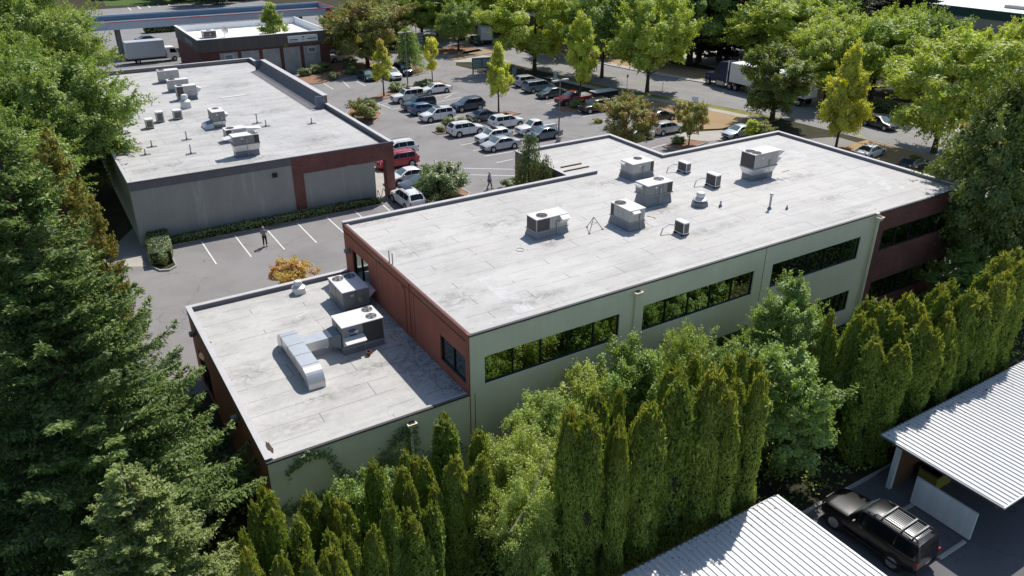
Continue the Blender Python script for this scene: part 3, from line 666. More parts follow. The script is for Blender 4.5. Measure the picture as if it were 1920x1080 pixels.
# ---- carports
def carport(name, label, x0, x1, y0, y1, z0, z1, posts, side):
    t = thing(name, label, 'carport'); n = int((x1-x0)/.135); V, F = [], []
    hs = [0,.035,.035,0]
    k = 0; xs = []
    x = x0
    while x < x1: xs += [(x,0),(x+.04,.055),(x+.14,.055),(x+.18,0)]; x += .29
    for (x,h) in xs: V += [(x,y0,z0+h),(x,y1,z1+h)]
    for i in range(len(xs)-1): F.append((2*i,2*i+2,2*i+3,2*i+1))
    MB().add(V,F).build('metal_roof', MT['ribbed'], t, fix=False)
    e = MB(); e.box((x0-.03,y0-.05,z0-.05),(x1,y0-.002,z0+.05)); e.build('eave_trim', MT['white'], t)
    e = MB(); e.box((x0-.05,y1+.002,z1-.06),(x1,y1+.06,z1+.03)); 
    e.hexa([(x0-.06,y0,z0-.04),(x0-.002,y0,z0-.04),(x0-.002,y1,z1-.04),(x0-.06,y1,z1-.04)],[(x0-.06,y0,z0+.02),(x0-.002,y0,z0+.02),(x0-.002,y1,z1+.02),(x0-.06,y1,z1+.02)]); e.build('gutter', MT['curb'], t)
    f = MB(); f.box((x0+.2,y0+.3,z0-.38),(x1-.2,y0+.42,z0-.06)); f.box((x0+.25,y1-.6,z1-.4),(x1-.2,y1-.48,z1-.06)); f.box((x0+.3,y0+.42,z0-.36),(x0+.45,y1-.6,z1-.1)); f.build('beam', MT['wood'], t)
    for (px,py,w) in posts: MB().box((px-w,py-w,-.02),(px+w,py+w,z0-.3)).build('post', MT['whitewall'], t)
    return t
cp = carport('carport','white ribbed metal carport with a low white side board beside the black SUV',14.3,44,-21.1,-15.2,3.0,3.0,[(14.9,-15.9,.11),(20,-15.9,.11),(25.5,-15.9,.11)],1)
bz = 1.65
MB().box((14.72,-20.1,.12),(14.82,-17.15,bz)).build('side_board', MT['whitewall'], cp)
MB().box((14.9,-16.0,0),(30,-15.95,2.6)).build('back_wall', MT['wood'], cp); MB().box((19.9,-20.3,0),(20,-16,2.5)).build('partition', MT['wood'], cp)
cp2 = carport('carport','white ribbed metal carport at the bottom edge of the picture left of the SUV',-6,7.1,-26.7,-15.15,2.5,2.5,[(6.2,-16.2,.09),(.5,-16.2,.09),(-5,-16.2,.09),(6.2,-22,.09)],1)
for k,(a,b) in enumerate((((1690,960),(1716,944)),((1768,1044),(1812,1020)))):
    p = G(*a); q = G(*b); o = MB().box((p.x-.3,p.y-.09,0),(max(q.x,p.x+1.5),p.y+.09,.14)).build('wheel_stop', MT['kerb'])
    bevel(o,.03,1); tag(o, ('concrete wheel stop in shade beside the SUV bonnet','concrete wheel stop behind the low white side board')[k],'wheel stop','wheel stops under the carports')

# ------------------------------------------------------------------ roof equipment
def fan(x, y, z, r, parent, blade='rust'):
    f = MB().lathe([(r*1.0,0),(r*1.0,.03),(r*.93,.035),(r*.93,.004)],(x,y,z),24).build('fan', MT['unit_gray'], parent)
    MB().lathe([(r*.93,0),(r*.93,.006)],(x,y,z+.003),24).build('fan_opening', MT['dark'], f)
    b = MB().lathe([(r*.22,.0),(r*.22,.03)],(x,y,z+.008),10,m=0)
    for k in range(4):
        a = k*pi/2+.5; da = .34
        b.add([(x+.2*r*cos(a-da),y+.2*r*sin(a-da),z+.012),(x+.86*r*cos(a-da),y+.86*r*sin(a-da),z+.012),(x+.86*r*cos(a+da),y+.86*r*sin(a+da),z+.03),(x+.2*r*cos(a+da),y+.2*r*sin(a+da),z+.02)],[(0,1,2,3)],0)
    b.build('blade', MT[blade], f, fix=False)
    g = MB()
    for k in (1,2,3,4): 
        rr = r*.92*k/4.4
        g.tube([(x+rr*cos(2*pi*j/20),y+rr*sin(2*pi*j/20),z+.042) for j in range(21)],.006,4)
    for k in range(6): a = k*pi/6; g.tube([(x-r*.93*cos(a),y-r*.93*sin(a),z+.046),(x+r*.93*cos(a),y+r*.93*sin(a),z+.046)],.006,4)
    g.build('fan_guard', MT['unit_gray'], f)
def rtu(label, zr, base, top, left, right, hc=.4, fans=(), coils=(), hoods=(), col='unit', inset=.0, taper=False, seams=(.5,), group='rooftop air conditioning units', dims=None):
    """packaged rooftop unit measured from the photograph: near bottom corner, near top corner, left and right top corners"""
    b = G(*base, zr); h = ZAT(b.x, b.y, top[1])-zr
    t = G(*top, zr+h); w = G(*right, zr+h).x-t.x; d = G(*left, zr+h).y-t.y
    if dims: w, d = dims[0] or w, dims[1] or d
    w, d = abs(w), abs(d)
    o = thing('rooftop_unit', label, 'air conditioner', (t.x+w/2, t.y+d/2, zr), 0, group)
    x0, x1, y0, y1 = -w/2, w/2, -d/2, d/2
    c = bevel(MB().box((x0+.03,y0+.03,hc),(x1-.03,y1-.03,h-.04)).build('cabinet', MT[col], o), .02, 1)
    bevel(MB().box((x0,y0,h-.05),(x1,y1,h)).build('lid', MT['lid'], o), .015, 1)
    s = MB()
    for u in seams: s.box((x0+w*u-.008,y0+.022,hc+.05),(x0+w*u+.008,y0+.035,h-.06)); s.box((x0+.022,y0+d*u-.008,hc+.05),(x0+.035,y0+d*u+.008,h-.06))
    s.box((x0+.02,y0+.02,hc+.05),(x1-.02,y0+.034,hc+.066)); s.build('panel_seam', MT['unit_gray' if col == 'unit' else 'dark'], c)
    i = inset
    if taper:
        m = hc*.5
        MB().hexa([(x0+i,y0+i,m),(x1-i,y0+i,m),(x1-i,y1-i,m),(x0+i,y1-i,m)],[(x0,y0,hc),(x1,y0,hc),(x1,y1,hc),(x0,y1,hc)]).build('curb_adapter', MT['galv'], o)
        MB().box((x0+i+.02,y0+i+.02,-.01),(x1-i-.02,y1-i-.02,m)).build('roof_curb', MT['curb'], o)
    else:
        k = MB().hexa([(x0+i-.05,y0+i-.05,-.01),(x1-i+.05,y0+i-.05,-.01),(x1-i+.05,y1-i+.05,-.01),(x0+i-.05,y1-i+.05,-.01)],[(x0+i+.05,y0+i+.05,hc),(x1-i-.05,y0+i+.05,hc),(x1-i-.05,y1-i-.05,hc),(x0+i+.05,y1-i-.05,hc)])
        k.build('roof_curb', MT['curb'], o)
    MB().box((x0-.01,y0-.01,hc-.02),(x1+.01,y0+.02,hc+.06)).box((x0-.01,y0+.02,hc-.02),(x0+.02,y1+.01,hc+.06)).build('base_rail', MT['unit_gray'], o)
    for (u, v, r) in fans: fan(x0+w*u, y0+d*v, h+.001, r, o, 'rust' if col == 'unit' else 'vent')
    for (f, a, bb) in coils:
        if f == '-y': q = MB().box((x0+w*a,y0+.01,hc+.08),(x0+w*bb,y0+.04,h-.08))
        elif f == '-x': q = MB().box((x0+.01,y0+d*a,hc+.08),(x0+.04,y0+d*bb,h-.08))
        else: q = MB().box((x1-.04,y0+d*a,hc+.08),(x1-.01,y0+d*bb,h-.08))
        q.build('coil_panel', MT['louver'], c)
    for (f, a, bb, z1, z0, pr) in hoods:      # sloped rain hood: along the face a..bb, from z1 down to z0, reaching pr out
        za, zb = hc+(h-hc)*z1, hc+(h-hc)*z0
        if f == '-y': A = [(x0+w*a,y0+.03),(x0+w*bb,y0+.03)]; dv = (0,-pr)
        elif f == '-x': A = [(x0+.03,y0+d*a),(x0+.03,y0+d*bb)]; dv = (-pr,0)
        else: A = [(x1-.03,y0+d*a),(x1-.03,y0+d*bb)]; dv = (pr,0)
        p, q = A; zm = za-(za-zb)*.35
        V = [(*p,za),(*q,za),(q[0]+dv[0],q[1]+dv[1],zm),(p[0]+dv[0],p[1]+dv[1],zm),(*p,zb),(*q,zb),(q[0]+dv[0]*.8,q[1]+dv[1]*.8,zm-.04),(p[0]+dv[0]*.8,p[1]+dv[1]*.8,zm-.04)]
        MB().add(V,[(0,1,2,3),(4,7,6,5),(0,3,7,4),(1,5,6,2),(3,2,6,7)]).build('intake_hood', MT['lid'] if z1 > .5 else MT[col], o)
    eb = .47 if any(f_ == '-y' and b_ > .6 for f_, a_, b_ in coils) else .62
    e = MB().box((x0+w*eb,y0-.06,hc+.15),(x0+w*eb+.16,y0+.03,hc+.5)); e.tube([(x0+w*eb+.08,y0-.03,hc+.15),(x0+w*eb+.08,y0-.05,.05),(x0+w*eb+.3,y0-.25,.03)],.02,6)
    e.build('electric_box', MT['pipe'], o)
    MB().box((x0+w*.30,y0+.016,hc+(h-hc)*.62),(x0+w*.30+.2,y0+.028,hc+(h-hc)*.62+.13)).build('label_plate', MT['lid'], o)
    return o, w, d, h
rtu('beige rooftop unit with one rusty fan, dark coils and rain hood, left of tripod', ZR, (1005.8,450), (1005.8,412.9), (985.8,401.7), (1066.7,399.2), .42, [(.3,.42,.36)], [('-x',.08,.92),('-y',.04,.42)], [('-y',.72,.98,.97,.35,.35)])
rtu('rearmost beige rooftop unit with one rusty fan beside the back parapet', ZR, (1187,339.5), (1187,308.9), (1163.3,299.3), (1226.3,300), .42, [(.62,.7,.34)], [('-y',.84,.98)], [('-x',.55,.95,.95,.55,.22)], seams=(.4,.75))
rtu('dark gray rooftop unit raised on a wide galvanised curb in the middle of the roof', ZR, (1218.9,391), (1215.2,349.6), (1190.7,339.3), (1263.3,338.5), .75, [(.72,.62,.36)], [('-y',.78,.96)], [('-x',.4,.95,.95,.5,.2)], 'unit_gray', .06, seams=(.3,.6))
rtu('beige rooftop unit with a rusty fan and small white hood between tripod and gray unit', ZR, (1178.2,435), (1181.9,396.3), (1143.3,378.5), (1213,389.6), .5, [(.33,.76,.38)], [('-x',.82,.97)], [('-y',.12,.55,.95,.6,.25)], seams=(.35,.6))
big, bw, bd, bh = rtu('large tall rooftop unit with two fans standing on tapered curb near the back right corner', ZR, (1418,343), (1416.7,291.1), (1388.1,282.7), (1462,281.2), .95, [(.17,.66,.36),(.2,.27,.36)], [('-x',.03,.97)], [('+x',.05,.95,1.0,.5,.75),('+x',.05,.95,.55,.1,.5)], 'unit', .16, True, seams=(.3,.75))
ua = rtu('white topped unit with two fans on the low roof beside the red wall', LR, (643,588), (641.1,550), (612.2,521), (690.7,536), .3, [(.28,.80,.34),(.72,.80,.34)], [], [('+x',.05,.6,.8,.2,.5)], 'unit_gray', .05, seams=(.5,))
ub = rtu('white topped unit with two fans joined to the shiny duct on the low roof', LR, (645,667), (640,616), (619.3,592), (718.9,594.4), .35, [(.82,.78,.30),(.78,.28,.30)], [('-y',.5,.97)], [('-y',.02,.5,.52,.12,.5)], 'unit_gray', .04, seams=(.5,))
o, w, d, h = ub
lg = MB().lathe([(.22,-w*0),(.22,.008)],(0,0,0),20,'y').build('oval_badge', simple('badge_blue', (.02,.06,.25), .4), o); lg.scale = (1,1,.45); lg.location = (-w*.26,-d/2+.018,h-.3)
MB().box((-w*.32,-d/2+.012,h-.62),(-w*.16,-d/2+.028,h-.55)).build('lettering', MT['frame'], o)
o, w, d, h = ua
MB().box((w*.08,-d/2+.012,h-.75),(w*.2,-d/2+.028,h-.5)).build('warning_label', simple('warning_yellow', (.65,.48,.03), .6), o)
# duct
def duct():
    zc = LR+.55; t = thing('air_duct', 'shiny galvanised T shaped air duct lying on the low roof', 'duct', (0,0,LR))
    a = G(556,615,LR+.95); b2 = G(586,690,LR+.95)
    xa, wd_ = (a.x+b2.x)/2-.30, .43; yA, yB = a.y+.35, b2.y-.5; hh = .62; z0 = .36
    prof = []                      # long run along Y with both ends turning down to the roof
    pts = []
    R = .62
    for k in range(7): an = pi/2*k/6; pts.append((yA-R+R*sin(pi/2-an)*0+R*cos(pi/2-an) if False else yA-R+R*sin(an) if False else 0, 0))
    out, inn_ = [], []
    for k in range(9):
        an = pi/2*(1-k/8); out.append((yA-.75+.75*sin(an), z0+hh-.75+.75*cos(an))) if False else None
    top, bot = [], []
    N = 8; Ro = .78; Ri = .16
    for k in range(N+1):
        an = pi/2*k/N; top.append((yA-Ro+Ro*cos(an), z0+hh-Ro+Ro*sin(an))); bot.append((yA-Ro+Ri*cos(an), z0+hh-Ro+Ri*sin(an)))
    top = [(yA, 0.0)]+top; bot = [(yA-Ro+Ri, 0.0)]+bot
    for k in range(N+1):
        an = pi/2*(1-k/N); top.append((yB+Ro-Ro*cos(an), z0+hh-Ro+Ro*sin(an))); bot.append((yB+Ro-Ri*cos(an), z0+hh-Ro+Ri*sin(an)))
    top.append((yB,0.0)); bot.append((yB+Ro-Ri,0.0))
    m = MB(); n = len(top); V = []
    for (q, r_) in zip(top, bot): V += [(xa-wd_,q[0],q[1]),(xa+wd_,q[0],q[1]),(xa+wd_,r_[0],r_[1]),(xa-wd_,r_[0],r_[1])]
    F = []
    for i in range(n-1):
        for j in range(4): F.append((4*i+j,4*i+(j+1)%4,4*i+4+(j+1)%4,4*i+4+j))
    m.add(V,F).build('main_duct', MT['galv'], t, smooth=False)
    sm = MB()
    for k in range(4):
        y = yB+.9+k*(yA-yB-1.8)/3; sm.box((xa-wd_-.025,y-.03,z0-.02),(xa+wd_+.025,y+.03,z0+hh+.02))
    sm.build('duct_flange', MT['galv'], t)
    e0 = ub[0].location; ex = e0.x-ub[1]/2
    ym = G(615,625,LR+.9).y-.1
    MB().box((xa+wd_-.01,ym-.42,z0+.05),(ex-.55,ym+.42,z0+hh-.06)).build('branch_duct', MT['galv'], t)
    MB().hexa([(ex-.55,ym-.44,z0+.03),(ex-.02,e0.y-.62,z0-.0),(ex-.02,e0.y+.55,z0-.0),(ex-.55,ym+.44,z0+.03)],[(ex-.55,ym-.44,z0+hh-.03),(ex-.02,e0.y-.62,z0+hh+.2),(ex-.02,e0.y+.55,z0+hh+.2),(ex-.55,ym+.44,z0+hh-.03)]).build('duct_collar', MT['curb'], t)
    for k in range(2): MB().box((xa-.3,yB+1.2+k*(yA-yB-2.5),0),(xa+.3,yB+1.3+k*(yA-yB-2.5),z0)).build('support', MT['curb'], t)
duct()
def roofvent(label, zr, px, r, hh, base='curb', sq=True):
    b = G(*px, zr); t = thing('roof_vent', label, 'roof vent', b, 0, 'mushroom roof vents')
    if sq: MB().hexa([(-r*.8,-r*.8,-.01),(r*.8,-r*.8,-.01),(r*.8,r*.8,-.01),(-r*.8,r*.8,-.01)],[(-r*.7,-r*.7,hh*.4),(r*.7,-r*.7,hh*.4),(r*.7,r*.7,hh*.4),(-r*.7,r*.7,hh*.4)]).build('curb_box', MT['vent'], t)
    else: MB().lathe([(r*1.15,-.01),(r*1.05,hh*.3),(r*1.0,hh*.32)],(0,0,0),6).build('curb_box', MT['curb'], t)
    MB().lathe([(r*.55,hh*.36),(r*.98,hh*.42),(r*1.0,hh*.5),(r*.62,hh*.62)],(0,0,0),24).build('skirt', MT['vent'], t, smooth=True)
    MB().lathe([(r*.5,hh*.60),(r*.55,hh*.64),(r*.58,hh*.86),(r*.5,hh*.96),(r*.2,hh)],(0,0,0),24).build('cap', MT['lid'], t, smooth=True)
    return t
roofvent('white mushroom vent by the back edge of the low roof', LR, (561,549), .42, .85)
roofvent('shiny mushroom vent on a six sided curb right of the gray rooftop unit', ZR, (1311.8,385), .5, .95, 'curb', False)
def split(label, zr, px, w=.95, d=.38, h=.85, rz=0, louvers=True, lines=1):
    b = G(*px, zr); t = thing('condenser_unit', label, 'condenser', b, rz, 'small condenser units on the roofs')
    bevel(MB().box((-d/2,-w/2,.1),(d/2,w/2,h)).build('cabinet', MT['white'], t), .02, 1)
    g = MB()
    if louvers:
        for k in range(9): g.box((d/2*(-.9)+d*.9*k/9,-w/2-.012,.18),(d/2*(-.9)+d*.9*k/9+d*.045,-w/2-.001,h-.08))
    g.build('side_grille', MT['dark'], t)
    MB().box((-d/2-.012,-w/2+.06,.17),(-d/2-.001,w/2-.06,h-.07)).build('coil_panel', MT['louver'], t)
    MB().box((-d/2-.08,-w/2+.05,0),(d/2+.08,-w/2+.15,.1)).box((-d/2-.08,w/2-.15,0),(d/2+.08,w/2-.05,.1)).build('foot_rail', MT['dark'], t)
    if lines: MB().tube([(-d/2,w/2-.1,.5),(-d/2-.35,w/2+.1,.55),(-d/2-.8,w/2+.1,.4),(-d/2-.95,w/2+.1,.02)],.045,7).build('line_set', MT['white'], t)
    return t
split('small white condenser furthest back, between the rear unit and the parapet', ZR, (1282,322.5), .95,.45,.8)
split('small white condenser with louvred side left of the large tall unit', ZR, (1336,349), 1.0,.5,.95)
split('small white condenser with a curved pipe close to the front right of the roof', ZR, (1277,438), .85,.45,.85)
def gsplit(label, x, y, w, d, h):
    t = thing('condenser_unit', label, 'condenser', (x,y,gr), 0, 'small condenser units on the roofs')
    bevel(MB().box((-w/2,-d/2,.08),(w/2,d/2,h)).build('cabinet', MT['unit'], t), .02, 1)
    MB().box((-w/2-.02,-d/2-.02,h),(w/2+.02,d/2+.02,h+.05)).build('lid', MT['lid'], t)
    g = MB()
    for k in range(6): g.box((-w/2+.1+k*(w-.2)/6,-d/2-.012,.2),(-w/2+.1+k*(w-.2)/6+(w-.2)/10,-d/2-.001,h-.12))
    g.build('louver', MT['dark'], t)
    MB().box((-w/2,-d/2,0),(w/2,d/2,.08)).build('foot_rail', MT['dark'], t)
for (lb, l, r, tp) in (('louvred condenser standing alone on the gray building roof',(327.8,225.5),(344,224),205),('louvred condenser half hidden by the maple on the gray building roof',(296,231),(309,229),208),('louvred condenser furthest under the maple leaves on the gray building roof',(276,243),(289,240),222)):
    a = G(*l,gr); b = G(*r,gr); gsplit(lb,(a.x+b.x)/2,a.y+.45,b.x-a.x,.9,(ZAT(a.x,a.y,tp+4)-gr))
def gunit(label, bl, br, tl, dpx, hc, fans, coils, hoods, inset, taper, col='unit', seams=(.5,)):
    a = G(*bl,gr); w = G(*br,gr).x-a.x; h = ZAT(a.x,a.y,tl)-gr
    t = G(*dpx, gr+h)
    top = PR((a.x,a.y,gr+h)); return rtu(label, gr, bl, top, dpx, (top[0]+10,top[1]), hc, fans, coils, hoods, col, inset, taper, seams, 'air conditioning units on the gray building roof', (w, None))
gunit('beige unit at the far end of the gray building roof, first from the back parapet', (300,157),(335.5,150),134,(290,131),.3,[(.2,.5,.4)],[],[],.05,False)
gunit('beige unit at the far end of the gray building roof, second from the back parapet', (317.5,174),(354,167),151.5,(311.5,148.5),.35,[(.25,.5,.4)],[],[],.05,False)
gunit('beige unit with dark coil and right hood behind the mushroom vent, gray building', (334.5,190),(371,184),163,(329,159.5),.45,[(.22,.5,.33)],[('-y',.03,.33)],[('+x',.05,.95,.8,.15,.6)],.08,False)
roofvent('white mushroom vent on a square curb among the far units of the gray building', gr, (349,202), .62, 1.5)
gunit('gray unit with blue duct cover in the middle of the gray building roof', (402,242),(424.5,237),211,(392,202),.7,[(.55,.7,.36)],[],[('+x',.1,.9,.7,.2,.45)],.1,True,'unit_gray')
a = G(384,243,gr); t = thing('duct_cover','low galvanised duct with a blue panel beside the middle unit','duct',(a.x,a.y,gr))
MB().hexa([(0,0,0),(1.5,0,0),(1.5,1.6,0),(0,1.6,0)],[(.1,.1,.35),(1.5,.1,.65),(1.5,1.5,.65),(.1,1.5,.35)]).build('cover', MT['galv'], t)
MB().hexa([(.35,.2,.43),(1.3,.2,.62),(1.3,1.3,.62),(.35,1.3,.43)],[(.35,.2,.46),(1.3,.2,.65),(1.3,1.3,.65),(.35,1.3,.46)]).build('blue_panel', MT['blue'], t)
gunit('white topped unit with a rounded end hidden behind the largest gray building unit', (425.5,268),(460,258),244.5,(418,239),.4,[(.3,.5,.38)],[('-y',.05,.28)],[('+x',.1,.9,.9,.3,1.5)],.05,False)
gunit('largest unit on the gray building roof, two fans and a tapered curb at the front', (442,298),(492,291),257.6,(430.5,251),1.15,[(.82,.75,.33),(.86,.3,.33)],[('-y',.8,.98)],[('-x',.1,.9,.9,.45,.7)],.12,True,'unit_gray',(.35,.8))
def pipe_vent(label, zr, px, top, r=.05, cap=False, pad=True):
    b = G(*px, zr); h = ZAT(b.x,b.y,top)-zr
    t = thing('vent_pipe', label, 'vent pipe', b, 0, 'vent pipes on the roofs')
    MB().tube([(0,0,-.02),(0,0,h)],r,10).build('pipe', MT['pipe'], t)
    MB().lathe([(r*2.2,0),(r*1.6,.12),(r*1.05,.16)],(0,0,0),12).build('flashing', MT['curb'], t)
    if cap: MB().lathe([(r*1.7,h-.02),(r*1.9,h+.05),(r*1.5,h+.14)],(0,0,0),12).build('cap', MT['vent'], t)
    if pad: MB().box((-.5,-.28,.003),(.45,.3,.012)).build('pad', MT['parapet_in'], t)
pipe_vent('tall capped vent pipe on the right half of the big roof', ZR, (1442.5,392), 366, .07, True, False)
pipe_vent('short dark vent pipe right of the shiny mushroom vent', ZR, (1350.5,387.5), 376.5, .06, False, False)
pipe_vent('short leaning vent pipe furthest right on the big roof', ZR, (1475,392.5), 384.5, .045, False, False)
pipe_vent('thin pipe through the low roof edge, farther of the pair by the red wall', LR+3.2, (731,500), 470, .035, False, False)
pipe_vent('thin pipe by the red wall, nearer of the pair', LR+3.2, (737,503), 475, .035, False, False)
for (lb,q,tp,c) in (('vent pipe on a dark pad under the maple edge, gray building roof',(285,275.5),263,0),('short vent pipe on the gray building roof nearest its left edge',(273,290.5),279,0),('vent pipe on a dark pad left of the blue panel unit, gray building roof',(350.5,262),246,0),('vent pipe on a dark pad nearest the front edge of the gray building roof',(358.5,288.5),271,0),('capped vent pipe behind the largest unit on the gray roof',(482.5,231),215,1),('thin vent pipe right of the capped pipe on the gray roof',(499,237),225,0),('vent pipe on a dark pad alone on the right of the gray roof',(584.5,232),221,0)):
    pipe_vent(lb, gr, q, tp, .06, bool(c))
a = G(1112,432,ZR); t = thing('roof_tripod','thin dark metal tripod standing on the big white roof','tripod',a)
hh = ZAT(a.x,a.y,407)-ZR
for k,an in enumerate((-2.6,-.3,1.6)): MB().tube([(0,0,hh),(.62*cos(an),.62*sin(an),.02)],.022,6).build('leg', MT['post'], t); MB().lathe([(.07,0),(.07,.03)],(.62*cos(an),.62*sin(an),0),10).build('foot', MT['dark'], KIDS[t.name][-1])
MB().tube([(.3*cos(an),.3*sin(an),hh*.55) for an in (-2.6,-.3,1.6,-2.6)],.012,5).build('brace', MT['post'], t)
a = G(975,468.5,ZR); tag(MB().tube([(a.x+.24*cos(k*pi/12),a.y+.24*sin(k*pi/12),a.z+.015) for k in range(25)],.018,5).build('roof_drain', MT['coping']), 'round drain ring flush in the big white roof', 'drain')
a = G(692,666,LR); t = thing('clay_pot','small rusty brown pot in front of the duct unit on the low roof','pot',a)
MB().lathe([(.09,0),(.13,.2),(.15,.24),(.11,.24),(.09,.08)],(0,0,0),14).build('pot', MT['rust'], t, smooth=True)
a = G(437,181,gr); o = MB().box((-1.5,-.2,0),(1.5,.2,.05)).build('roof_plank', MT['lid']); o.location = (a.x,a.y,gr); o.rotation_euler = (0,0,.05); tag(o,'white plank lying flat on the gray building roof','plank')
# gas and conduit pipes on stands
def conduit(label, zr, pts):
    t = thing('roof_conduit', label, 'conduit', pts[0], 0, 'conduits running over the roofs')
    P = [Vector(q)-pts[0] for q in pts]; MB().tube(P,.02,6).build('pipe', MT['wood'], t)
    for q in P[1:]: MB().tube([(q.x,q.y,0),(q.x,q.y,q.z)],.018,6).build('stand', MT['post'], t)
b = G(1212,415,ZR); e = G(1227,422,ZR); conduit('rusty conduit on a stand in front of the small white hood unit', ZR, [b+Vector((0,0,.35)), e+Vector((0,0,.5))])
b = G(1464,335,ZR); e = G(1478,331,ZR); conduit('rusty conduit on a stand right of the large tall unit', ZR, [b+Vector((0,0,.5)), e+Vector((0,0,.5))])
# shop roof items
a = G(387,72,5.15); o,_w,_d,_h = rtu('gray rooftop unit with dark base on the bright brick shop roof', 5.15, (382,72.5), (380,59), (377,56), (398,57), .25, [(.5,.5,.4)], [('-y',.05,.95)], [], 'unit_gray', .05, False, (.5,), 'air conditioning units on the shop roof', (2.1,1.6))
a = G(422,69,5.15); t = thing('satellite_dish','satellite dish on a small stand on the bright shop roof','satellite dish',a)
MB().tube([(0,0,0),(0,0,.8)],.05,8).build('mast', MT['post'], t)
d_ = MB().lathe([(0.01,0),(.35,.05),(.62,.16),(.64,.17),(.36,.08),(.02,.03)],(0,0,0),20).build('dish', MT['unit'], t, smooth=True); d_.location = (0,-.05,1.0); d_.rotation_euler = (radians(62),0,radians(25))

# ------------------------------------------------------------------ vehicles (front is +X)
def lerp(keys, x):
    if x <= keys[0][0]: return keys[0][1]
    for a, b in zip(keys, keys[1:]):
        if x <= b[0]: return a[1]+(b[1]-a[1])*(x-a[0])/max(b[0]-a[0],1e-6)
    return keys[-1][1]
SPEC = {  # L, W, roofline keys, cabin (cowl, screen top, roof rear, rear glass foot), belt, wheels (front, rear, radius), ground clearance
 'sedan': dict(L=4.75, W=1.80, top=[(-2.37,.72),(-2.28,.93),(-1.62,1.02),(-.95,1.36),(-.55,1.44),(.15,1.44),(.42,1.38),(1.18,.96),(2.0,.80),(2.28,.68),(2.37,.55)], cab=(1.18,.36,-.9,-1.62), belt=.93, wh=(1.42,-1.38,.33), gc=.2),
 'suv': dict(L=4.75, W=1.90, top=[(-2.37,.80),(-2.30,1.10),(-2.12,1.30),(-1.85,1.62),(-1.4,1.69),(.1,1.68),(.40,1.60),(1.10,1.12),(1.95,1.0),(2.25,.86),(2.37,.62)], cab=(1.10,.36,-1.85,-2.26), belt=1.06, wh=(1.42,-1.42,.37), gc=.25),
 'boxy': dict(L=4.70, W=1.92, top=[(-2.35,.80),(-2.33,1.10),(-2.28,1.3),(-2.15,1.74),(-1.9,1.80),(.25,1.79),(.48,1.72),(.92,1.16),(2.05,1.06),(2.30,.95),(2.35,.65)], cab=(.92,.42,-2.12,-2.29), belt=1.10, wh=(1.45,-1.40,.39), gc=.28),
 'wagon': dict(L=4.80, W=1.84, top=[(-2.4,.75),(-2.33,1.0),(-2.15,1.15),(-1.75,1.46),(-1.3,1.53),(.1,1.52),(.4,1.45),(1.12,1.0),(1.98,.86),(2.3,.72),(2.4,.55)], cab=(1.12,.36,-1.75,-2.25), belt=.97, wh=(1.45,-1.42,.34), gc=.22),
 'hatch': dict(L=4.30, W=1.78, top=[(-2.15,.75),(-2.1,.98),(-1.95,1.12),(-1.5,1.46),(-1.1,1.52),(.15,1.51),(.42,1.44),(1.1,1.0),(1.8,.86),(2.07,.72),(2.15,.55)], cab=(1.1,.38,-1.5,-2.02), belt=.97, wh=(1.3,-1.28,.33), gc=.2),
 'van': dict(L=5.0, W=1.95, top=[(-2.5,.8),(-2.46,1.1),(-2.4,1.3),(-2.2,1.68),(-1.9,1.74),(.6,1.73),(.95,1.62),(1.75,1.08),(2.2,.93),(2.42,.78),(2.5,.6)], cab=(1.75,.9,-2.16,-2.42), belt=1.05, wh=(1.52,-1.5,.35), gc=.22),
 'pickup': dict(L=5.5, W=1.92, top=[(-2.75,.8),(-2.73,1.14),(-.62,1.14),(-.60,1.30),(-.50,1.70),(-.3,1.78),(.45,1.77),(.68,1.68),(1.25,1.16),(2.35,1.06),(2.62,.92),(2.75,.62)], cab=(1.25,.62,-.47,-.585), belt=1.12, wh=(1.75,-1.65,.38), gc=.32),
}
def section(S, x):
    L, W = S['L'], S['W']; hw = W/2
    w = hw*lerp([(-L/2,.80),(-L/2+.12,.93),(-L/2+.5,.99),(-.4,1.0),(L/2-1.0,.99),(L/2-.45,.95),(L/2-.12,.86),(L/2,.72)], x)
    zt = lerp(S['top'], x); cow, st, rr, rf = S['cab']; bl = S['belt']
    cab = lerp([(rf-.02,0),(rr,1),(st,1),(cow+.02,0)], x)
    zb = min(bl, zt-.06)
    wr = w*(.93-.19*cab); zr = zt-.05-.02*cab
    zl = S['gc']+lerp([(-L/2,.12),(-L/2+.4,0),(L/2-.4,0),(L/2,.08)], x)
    zm = zl+(zb-zl)*.55
    return [(0,zl),(w*.86,zl),(w*.97,zl+.10),(w,zm),(w*.985,zb-.06),(w*.95,zb),(wr,zr),(wr*.80,zt-.005),(0,zt+.015)]
CARM = {}
